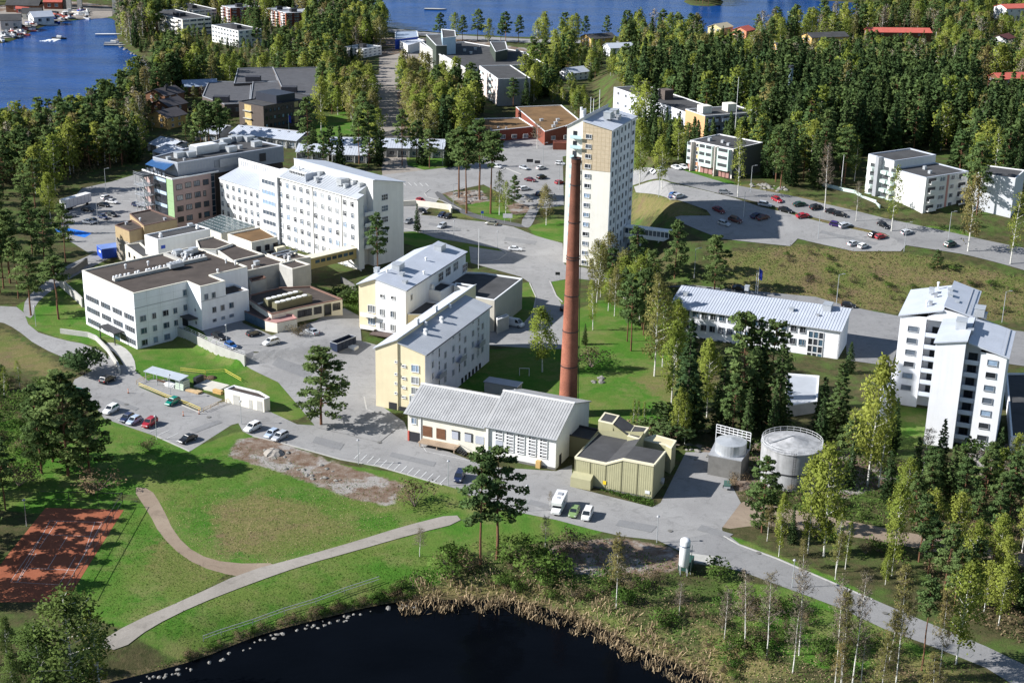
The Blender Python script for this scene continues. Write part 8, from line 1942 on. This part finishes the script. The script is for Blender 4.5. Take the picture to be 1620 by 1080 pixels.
# --- zones of wood: nearest trees are things of their own, the rest joins a stuff wood
grid_av = AVOID
def free(x,y):
 for P in NEARAV.get((int(x // 40),int(y // 40)),()):
  if inpoly(np.array(x),np.array(y),P): return False
 return True
NEARAV = {}
for P in AVOID:
 xs = [p[0] for p in P]; ys = [p[1] for p in P]
 for i in range(int(min(xs) // 40),int(max(xs) // 40) + 1):
  for j in range(int(min(ys) // 40),int(max(ys) // 40) + 1): NEARAV.setdefault((i,j),[]).append(P)
ZONES = [
 ('birches left of the dusty street',[(545,96),(582,116),(592,180),(600,262),(575,246),(560,200)],6.0,dict(birch=.6,bud=.25,pine=.15),(13,18)),
 ('pines beside the brick block',[(285,232),(298,180),(345,185),(376,200),(374,226),(320,240)],6.5,dict(pine=.9,birch=.1),(16,21)),
 ('trees around the dark school',[(395,168),(440,150),(470,150),(505,150),(520,108),(440,104),(380,106),(318,130),(330,150)],9.0,dict(birch=.5,pine=.5),(13,18)),
 ('lakeside wood',[(-60,252),(0,234),(100,212),(172,186),(225,148),(252,128),(320,134),(350,150),(300,165),(252,190),(236,232),(215,262),(120,276),(70,288),(-60,300)],5.6,dict(pine=.52,birch=.2,bud=.13,grey=.08,spruce=.07),(14,21)),
 ('woods left of the west lot',[(-60,302),(70,292),(98,300),(92,330),(78,360),(60,420),(30,470),(-60,470)],12.0,dict(pine=.8,birch=.15,spruce=.05),(16,21)),
 ('wooded point',[(184,66),(190,34),(240,2),(330,8),(420,22),(520,26),(596,34),(612,48),(600,88),(545,108),(505,112),(420,104),(330,128),(262,148),(240,108),(226,94),(200,78)],6.8,dict(pine=.38,spruce=.2,birch=.22,bud=.12,grey=.08),(14,22)),
 ('wood behind the wooded point',[(182,20),(200,-14),(600,-22),(614,36),(420,10),(330,-2),(240,0)],14.0,dict(pine=.5,spruce=.2,birch=.3),(14,20)),
 ('street-side birch grove',[(508,112),(560,98),(582,120),(584,178),(560,200),(505,170)],7.0,dict(birch=.45,bud=.3,pine=.25),(13,19)),
 ('birches along the dusty street',[(620,100),(665,120),(690,150),(740,180),(735,235),(690,235),(660,235),(645,200),(636,150)],5.4,dict(bud=.55,birch=.3,pine=.15),(13,19)),
 ('grove by the red school',[(690,160),(735,150),(760,175),(745,225),(715,240),(690,240)],6.2,dict(pine=.45,birch=.3,spruce=.25),(15,21)),
 ('grove between pink block and long birches',[(770,165),(800,150),(850,150),(905,130),(930,165),(925,195),(890,165),(820,165)],6.5,dict(birch=.5,pine=.3,spruce=.2),(15,21)),
 ('trees by the works',[(800,115),(870,100),(960,66),(1010,68),(960,110),(930,135),(880,128),(830,135)],8.0,dict(birch=.4,pine=.35,spruce=.25),(14,21)),
 ('lakeshore trees',[(690,62),(760,64),(860,66),(985,62),(985,74),(870,74),(760,70),(690,68)],9.0,dict(pine=.6,birch=.4),(14,20)),
 ('big wood',[(985,64),(1080,62),(1180,58),(1262,52),(1335,44),(1390,30),(1412,18),(1700,20),(1700,160),(1400,140),(1200,125),(1050,120),(960,130)],8.8,dict(pine=.30,birch=.36,bud=.14,spruce=.10,grey=.10),(14,21)),
 ('dark spruce wood',[(975,145),(1050,128),(1200,130),(1400,145),(1700,165),(1700,262),(1560,262),(1480,245),(1370,248),(1250,245),(1190,225),(1100,200),(1000,190)],6.6,dict(spruce=.68,pine=.2,birch=.07,bud=.05),(16,24)),
 ('spruces behind the tower',[(1000,190),(1070,205),(1200,222),(1200,262),(1150,255),(1080,262),(1010,262)],5.6,dict(spruce=.85,birch=.15),(17,23)),
 ('wood behind the hill street',[(1195,262),(1260,250),(1340,255),(1360,285),(1310,300),(1230,300),(1185,285)],6.0,dict(spruce=.45,pine=.35,birch=.2),(14,21)),
 ('trees behind the striped block',[(1500,262),(1560,262),(1640,270),(1640,310),(1590,320),(1545,330)],8.0,dict(pine=.6,spruce=.3,birch=.1),(15,21)),
 ('conifers before the long white building',[(1075,600),(1120,640),(1180,700),(1260,715),(1330,690),(1360,640),(1380,700),(1320,720),(1200,725),(1090,700)],7.5,dict(spruce=.5,pine=.35,birch=.15),(11,17)),
 ('courtyard grove',[(930,450),(1000,445),(1060,480),(1075,600),(1045,560),(1000,500),(940,490)],5.2,dict(birch=.45,pine=.3,bud=.25),(12,17)),
 ('wood right of the depot track',[(1440,740),(1520,760),(1660,770),(1660,1010),(1560,1000),(1480,940),(1440,880),(1420,800)],5.8,dict(pine=.5,birch=.4,spruce=.1),(10,15)),
 ('wood between tank and stepped tower',[(1335,700),(1420,715),(1420,760),(1400,800),(1340,790)],5.5,dict(birch=.4,spruce=.35,pine=.25),(9,15)),
 ('lower right birch row',[(1280,1000),(1400,1040),(1560,1090),(1560,1130),(1300,1130),(1220,1080)],7.5,dict(bare=.55,sprout=.45),(9,14)),
 ('roadside saplings',[(1160,865),(1240,892),(1320,925),(1400,960),(1480,990),(1420,930),(1330,880),(1240,845)],5.5,dict(birch=.5,sprout=.5),(6,11)),
 ('trees left of the clay court',[(-130,770),(0,775),(20,820),(-10,890),(-60,960),(-130,960)],5.6,dict(pine=.9,birch=.1),(13,17)),
 ('bottom left birches',[(-40,1000),(60,1050),(130,1090),(160,1140),(-40,1140)],5.0,dict(alder=.8,bud=.2),(7,11)),
 ('trees beside the left road',[(-40,610),(60,610),(70,630),(40,660),(-40,680)],8.0,dict(pine=.6,birch=.4),(6,10)),
 ('lawn trees left of the clinic',[(-40,420),(20,400),(40,450),(20,500),(-40,480)],7.0,dict(pinetall=1),(15,18)),
 ('terrace trees',[(460,245),(520,240),(720,256),(735,268),(520,275),(460,262)],8.5,dict(pine=.6,spruce=.4),(12,18)),
 ('island wood',[(1082,3),(1092,7),(1120,8),(1140,7),(1144,3),(1128,-4),(1092,-6)],6.5,dict(pine=.6,spruce=.4),(13,18)),
 ('far shore wood',[(1410,14),(1345,2),(1245,-4),(1200,-14),(1330,-40),(1750,-40),(1750,18)],15.0,dict(pine=.55,spruce=.3,birch=.15),(14,20)),
 ('far shore beyond the bridge',[(-200,24),(0,8),(100,-2),(180,8),(200,-22),(-200,-22)],17.0,dict(pine=.4,birch=.6),(10,16)),
 ('far lake skyline',[(-300,-36),(1900,-36),(1900,-60),(-300,-60)],26.0,dict(pine=.6,spruce=.4),(14,20)),
]
WORD = {'alder': 'fresh green alder','pine': 'dark crowned pine','spruce': 'narrow dark spruce','birch': 'yellow-green spring birch','bud': 'brownish budding birch','grey': 'grey leafless tree','bare': 'bare white-stemmed birch','sprout': 'thin budding white birch','pinetall': 'tall bare-stemmed pine'}
cand = []
for zname,px,sp,mix,(h0_,h1_) in ZONES:
 P = [tuple(G(x,y)) for x,y in px]
 xs = [p[0] for p in P]; ys = [p[1] for p in P]
 ks = list(mix); ws = [mix[k] for k in ks]
 ny2 = int((max(ys) - min(ys)) / sp) + 1; nx2 = int((max(xs) - min(xs)) / sp) + 1
 ymn,ymx = min(ys),max(ys)
 for j in range(ny2):
  for i in range(nx2):
   x = min(xs) + (i + rng.uniform(0.05,.95)) * sp; y = min(ys) + (j + rng.uniform(.05,.95)) * sp
   if not inpoly(np.array(x),np.array(y),P) or not free(x,y): continue
   if rng.random() < .06: continue
   if any(abs(x - a) + abs(y - b2) < 3.2 for a,b2 in TREES[:170]) : continue
   z = float(T(x,y))
   if z < -.4: continue
   q = np.array([x,y,z + 8]) - EYE; w_ = q @ FWD; sx_ = 810 + F_PX * (q @ RT) / w_; sy_ = 540 - F_PX * (q @ UP) / w_
   if sx_ < -170 or sx_ > 1720 or sy_ > 1250: continue
   k = rng.choices(ks,ws)[0]; hk = rng.uniform(h0_,h1_)
   if 945 < sx_ < 1188 and 195 < sy_ + 20 < 285:
    for _ in range(6):
     qq = np.array([x,y,z + hk]) - EYE
     if 540 - F_PX * (qq @ UP) / (qq @ FWD) < 170 + 22 * rng.random(): hk *= .88
   for lx,ly_,lw in LOWT:
    D_ = math.hypot(lx,ly_); al = (x * lx + y * ly_) / D_; ac = abs(x * ly_ - y * lx) / D_
    if ac < lw and D_ - 115 < al < D_: hk = min(hk,5 + 3.5 * rng.random() + max(0,(D_ - 60 - al)) * .1)
   # clumps: let one kind lead locally
   cand.append((float(np.hypot(x,y)),x,y,z,k,hk * (1.0 if k != 'spruce' else 1.05),('near' if y < ymn + (ymx - ymn) / 3 else 'middle' if y < ymn + (ymx - ymn) * .667 else 'far') + ' part of the ' + zname))
cand.sort()
LIMIT = {'pine': 300,'spruce': 300,'birch': 300,'tree': 300,'alder': 300}
cnt = {}
for o in list(COL.objects):
 if o.parent is None and o.get('category') in LIMIT: cnt[o['category']] = cnt.get(o['category'],0) + 1
rest = {}
for d,x,y,z,k,h,zn in cand:
 nm,cat = NAMES[base_kind(k)]
 if cnt.get(cat,0) < LIMIT[cat]:
  cnt[cat] = cnt.get(cat,0) + 1
  kk = k if d < 520 else (k + '_lo' if k + '_lo' in TS else k)
  if k == 'grey': kk = 'grey_lo'
  if k == 'birch' and d < 520 and rng.random() < .3: kk = 'birchthin'
  plant(x,y,z,kk,h,f'{WORD[k]} in the {zn}',f'{WORD[k]} group, {zn}',rng.uniform(.9,1.2))
 else: rest.setdefault(base_kind(k),[]).append((x,y,z,h))
SRC = bpy.data.collections.new('wood_sources')
for k,L in rest.items():
 col_k = bpy.data.collections.new('wood_' + k)
 for i,(tm,cm,tw,raw) in enumerate(TS[k + '_lo']):
  me = crownmesh(raw[1],'source_tree',[raw[2],raw[3]],H0[k + '_lo'],raw[0])
  col_k.objects.link(bpy.data.objects.new('source_tree',me))
 pm = bpy.data.meshes.new('wood_points'); pm.from_pydata([(a,b2,c2_) for a,b2,c2_,_ in L],[],[])
 at = pm.attributes.new('tree_size','FLOAT','POINT'); at.data.foreach_set('value',[h / H0[k + '_lo'] for *_,h in L])
 nmw = {'pine': 'pine_wood','spruce': 'spruce_wood','birch': 'birch_wood','bud': 'budding_birch_wood','grey': 'bare_wood'}[k]
 o = link(nmw,pm,kind='stuff')
 ng = bpy.data.node_groups.new(nmw,'GeometryNodeTree'); ng.interface.new_socket('Geometry',in_out='INPUT',socket_type='NodeSocketGeometry'); ng.interface.new_socket('Geometry',in_out='OUTPUT',socket_type='NodeSocketGeometry')
 N_ = ng.nodes; K_ = ng.links; gi = N_.new('NodeGroupInput'); go = N_.new('NodeGroupOutput'); ip = N_.new('GeometryNodeInstanceOnPoints'); ci = N_.new('GeometryNodeCollectionInfo')
 ci.inputs['Collection'].default_value = col_k; ci.inputs['Separate Children'].default_value = True; ci.inputs['Reset Children'].default_value = True
 ip.inputs['Pick Instance'].default_value = True
 rv = N_.new('FunctionNodeRandomValue'); rv.data_type = 'FLOAT'; rv.inputs[3].default_value = 6.28
 cx = N_.new('ShaderNodeCombineXYZ'); K_.new(rv.outputs[1],cx.inputs[2]); K_.new(cx.outputs[0],ip.inputs['Rotation'])
 na = N_.new('GeometryNodeInputNamedAttribute'); na.data_type = 'FLOAT'; na.inputs['Name'].default_value = 'tree_size'
 K_.new(na.outputs['Attribute'],ip.inputs['Scale']); K_.new(gi.outputs[0],ip.inputs['Points']); K_.new(ci.outputs[0],ip.inputs['Instance']); K_.new(ip.outputs[0],go.inputs[0])
 md = o.modifiers.new('wood','NODES'); md.node_group = ng
# ------------------------------------------------------------------ reeds, stones, undergrowth
def shore_pts(P,d0,d1,n,test=None):
 out = []; L = []
 for i in range(len(P)):
  a = np.array(P[i]); b2 = np.array(P[(i + 1) % len(P)]); L.append(np.hypot(*(b2 - a)))
 for _ in range(n):
  i = rng.choices(range(len(P)),L)[0]; a = np.array(P[i]); b2 = np.array(P[(i + 1) % len(P)]); f = rng.random(); d = (b2 - a) / (L[i] + 1e-9); nn = np.array([-d[1],d[0]])
  p = a + (b2 - a) * f
  q = p + nn * .5
  if inpoly(np.array(q[0]),np.array(q[1]),P): nn = -nn
  p = p + nn * rng.uniform(d0,d1)
  if test is None or test(p): out.append(p)
 return out
def scr(p,z=0):
 q = np.array([p[0],p[1],z]) - EYE; w_ = q @ FWD; return 810 + F_PX * (q @ RT) / w_,540 - F_PX * (q @ UP) / w_
mb = MB()
for p in shore_pts(POND,-2.6,8.5,26000,lambda p: 630 < scr(p)[0] < 1150 and 900 < scr(p)[1] < 1150):
 if rng.random() < .5 + .5 * math.sin(p[0] * .9 + 2 * math.sin(p[1] * .7)) - .25 + abs(sdist(np.array(p[0]),np.array(p[1]),POND) - 1.5) * .10: continue
 z = max(POND_Z,float(T(*p))); h = rng.uniform(.3,1.4); a = rng.uniform(0,3.14); dx,dy = math.cos(a) * .07,math.sin(a) * .07; lx2,ly2 = rng.gauss(0,.45),rng.gauss(0,.45)
 mb.quad([(p[0] - dx,p[1] - dy,z - .1),(p[0] + dx,p[1] + dy,z - .1),(p[0] + dx + lx2,p[1] + dy + ly2,z + h),(p[0] - dx + lx2,p[1] - dy + ly2,z + h)])
mb.build('reed_belt',REEDL,kind='stuff')
STONES = []; ROCKD = M('lichen_rock',(.22,.21,.19),.95,.35,.9,bump=.5,bscale=3)
for i in range(5):
 bm = bmesh.new(); bmesh.ops.create_icosphere(bm,subdivisions=1,radius=.5)
 for v_ in bm.verts: v_.co *= rng.uniform(.7,1.2); v_.co.z *= .65
 me = bpy.data.meshes.new('boulder'); bm.to_mesh(me); bm.free(); me.materials.append(ROCKD); STONES.append(me)
def stone(x,y,z,s,label,group):
 o = link('boulder',rng.choice(STONES),None); o.location = (x,y,z); o.scale = (s * rng.uniform(.8,1.4),s * rng.uniform(.8,1.3),s * rng.uniform(.7,1.1)); o.rotation_euler = (0,0,rng.uniform(0,6)); tagm(o,label,'boulder',group)
for p in shore_pts(POND,-.3,1.6,800,lambda p: 220 < scr(p)[0] < 660 and scr(p)[1] < 1100)[:60]:
 stone(p[0],p[1],max(POND_Z,float(T(*p))) + .05,rng.uniform(.35,.95),'grey shore stone along the left bank of the pond','shore stones of the pond')
for p in shore_pts(STRAIT,-.5,2.0,1500,lambda p: 178 < scr(p)[0] < 245 and 60 < scr(p)[1] < 112)[:40]:
 stone(p[0],p[1],max(LAKE_Z,float(T(*p))) + .1,rng.uniform(1.2,2.6),'pale shore rock on the wooded point','shore rocks of the point')
def rocks(px,n,smin,smax,label,group):
 P = wpoly(px); xs = [p[0] for p in P]; ys = [p[1] for p in P]; k = 0
 while k < n:
  x,y = rng.uniform(min(xs),max(xs)),rng.uniform(min(ys),max(ys))
  if inpoly(np.array(x),np.array(y),P): stone(x,y,float(T(x,y)),rng.uniform(smin,smax),label,group); k += 1
rocks([(712,300),(752,298),(765,316),(735,325)],26,1.0,2.6,'rock of the outcrop under the tall pines','rocks of the outcrop')
rocks([(822,315),(872,300),(862,322),(825,338)],20,1.2,3.0,'rock slab beside the path left of the tower','rocks left of the tower')
rocks([(1182,290),(1250,297),(1262,306),(1200,303)],24,1.0,2.6,'rock along the hill street bank','rocks of the hill street bank')
rocks([(380,700),(470,715),(600,770),(560,780),(440,740)],22,.5,1.4,'pale rock breaking through the bare slope','rocks on the bare slope')
rocks([(1520,715),(1620,710),(1630,750),(1560,755)],20,1.0,2.8,'rock in the dark outcrop at the right edge','rocks at the right edge')
rocks([(935,596),(965,596),(962,610),(940,608)],6,1.0,2.2,'rock on the courtyard lawn','rocks on the courtyard lawn')
rocks([(1070,705),(1110,700),(1120,725),(1090,730)],8,.8,1.6,'rock by the olive building annex','rocks by the olive annex')
# shrubs scattered on the pond bank and the meadow
def shrubs(px,n,kinds,hs,label,grp):
 P = wpoly(px); xs = [p[0] for p in P]; ys = [p[1] for p in P]; k = 0
 while k < n:
  x,y = rng.uniform(min(xs),max(xs)),rng.uniform(min(ys),max(ys))
  if inpoly(np.array(x),np.array(y),P) and free(x,y) and float(T(x,y)) > POND_Z + .2:
   kk = rng.choice(kinds); plant(x,y,float(T(x,y)),kk,rng.uniform(*hs),('green ' if kk == 'bush' else 'twiggy brown ') + label,grp + ', ' + kk,rng.uniform(.9,1.5)); k += 1
shrubs([(650,930),(720,880),(850,870),(960,900),(1100,940),(1100,1010),(1000,985),(880,950),(720,920)],28,['bush','bush','drybush'],(1.2,3.2),'shrub on the pond bank below the motorhome','pond bank shrubs')
shrubs([(1100,930),(1250,960),(1400,1020),(1450,1070),(1150,1080),(1090,1010)],50,['bush','drybush'],(1.0,3.0),'shrub under the bare birches by the pond road','birch row shrubs')
shrubs([(280,1045),(420,992),(560,955),(640,925),(650,950),(520,980),(400,1015),(300,1058)],60,['bush','drybush'],(.7,1.7),'shrub on the stony left bank of the pond','left bank shrubs')
shrubs([(1180,420),(1300,395),(1440,410),(1620,450),(1620,505),(1420,490),(1220,462)],40,['bush','drybush'],(.8,2.2),'shrub on the rough meadow','meadow shrubs')
shrubs([(1180,760),(1280,780),(1400,820),(1420,900),(1250,845),(1160,830)],24,['bush','drybush'],(1.0,2.6),'shrub beside the depot track','depot track shrubs')
shrubs([(-30,590),(100,600),(150,660),(160,760),(-30,740)],30,['bush','drybush'],(1.2,3.2),'shrub under the dark pines at the left','left pine shrubs')
# undergrowth and rough grass as ground cover
def cover(name,px,n,smin,smax,mat,hmin=.2,hmax=.7,world=None):
 P = world or wpoly(px); xs = np.array([p[0] for p in P]); ys = np.array([p[1] for p in P])
 X = nr.uniform(xs.min(),xs.max(),n * 3); Y_ = nr.uniform(ys.min(),ys.max(),n * 3); ok = inpoly(X,Y_,P)
 for Pq in AVOID if hmax > 0 else []:
  if max(p[0] for p in Pq) < xs.min() or min(p[0] for p in Pq) > xs.max() or max(p[1] for p in Pq) < ys.min() or min(p[1] for p in Pq) > ys.max(): continue
  ok &= ~inpoly(X,Y_,Pq)
 ok &= T(X,Y_) > POND_Z + .1
 X,Y_ = X[ok][:n],Y_[ok][:n]; Z = T(X,Y_) + nr.uniform(hmin,hmax,len(X)) * nr.uniform(0,1,len(X))
 return MB().cards(cards(np.stack([X,Y_,Z],1),1.0 * (smin + smax) / 2,.0)).build(name,mat,kind='stuff')
cover('undergrowth',[(640,935),(700,870),(800,845),(930,845),(1100,900),(1300,960),(1600,1080),(1600,1130),(1120,1100),(1050,1035),(960,990),(840,945),(720,930)],9000,.12,.24,BUSHL,.1,1.0)
cover('dry_undergrowth',[(640,945),(700,880),(860,880),(1000,920),(1200,960),(1400,1040),(1560,1110),(1120,1100),(1050,1040),(960,995),(840,950),(720,940)],9000,.08,.16,REEDL,.05,.6)
cover('bank_scrub',[(250,1052),(330,1030),(420,990),(520,960),(600,935),(660,900),(700,905),(650,955),(520,985),(420,1012),(330,1050),(250,1075)],6000,.12,.24,BUSHL,.1,.9)
cover('meadow_scrub',[(1130,405),(1260,388),(1440,402),(1640,445),(1640,512),(1420,495),(1200,466)],5000,.12,.26,DRYL,.1,1.0)
cover('meadow_grass',[(1130,405),(1260,388),(1440,402),(1640,445),(1640,512),(1420,495),(1200,466)],4000,.14,.28,BUSHL,.05,.9)
cover('rough_grass',[(170,680),(300,722),(380,700),(520,750),(715,780),(700,812),(560,862),(430,885),(330,878),(250,778)],9000,.07,.14,GRASSL,.02,.25)
cover('rough_grass',[(195,802),(240,830),(330,905),(640,860),(690,890),(620,925),(420,1000),(330,1035),(240,1000),(120,950)],9000,.07,.14,GRASSL,.02,.25)
cover('dry_grass',[(240,790),(420,770),(560,780),(640,820),(430,895),(300,880)],5000,.06,.12,REEDL,.02,.25)
cover('hedge_planting',[(928,768),(940,764),(1032,790),(1034,800),(1028,802)],2600,.12,.2,BUSHL,.1,1.0)
cover('wood_undergrowth',[(1180,700),(1330,690),(1420,720),(1440,900),(1340,840),(1200,800)],7000,.16,.3,BUSHL,.1,1.4)
cover('wood_undergrowth',[(1420,760),(1640,760),(1640,1030),(1480,960)],9000,.16,.3,DRYL,.1,1.2)
cover('garden_scrub',[(545,462),(568,474),(566,500),(548,486),(530,470)],1800,.14,.25,BUSHL,.2,2.0)
cover('terrace_grove_scrub',[(-60,600),(90,640),(60,740),(-60,760)],6000,.2,.35,BUSHL,.2,2.5)
cover('lakeside_scrub',[(-60,260),(172,195),(236,240),(120,285),(-60,305)],9000,.3,.5,DRYL,.3,2.5)
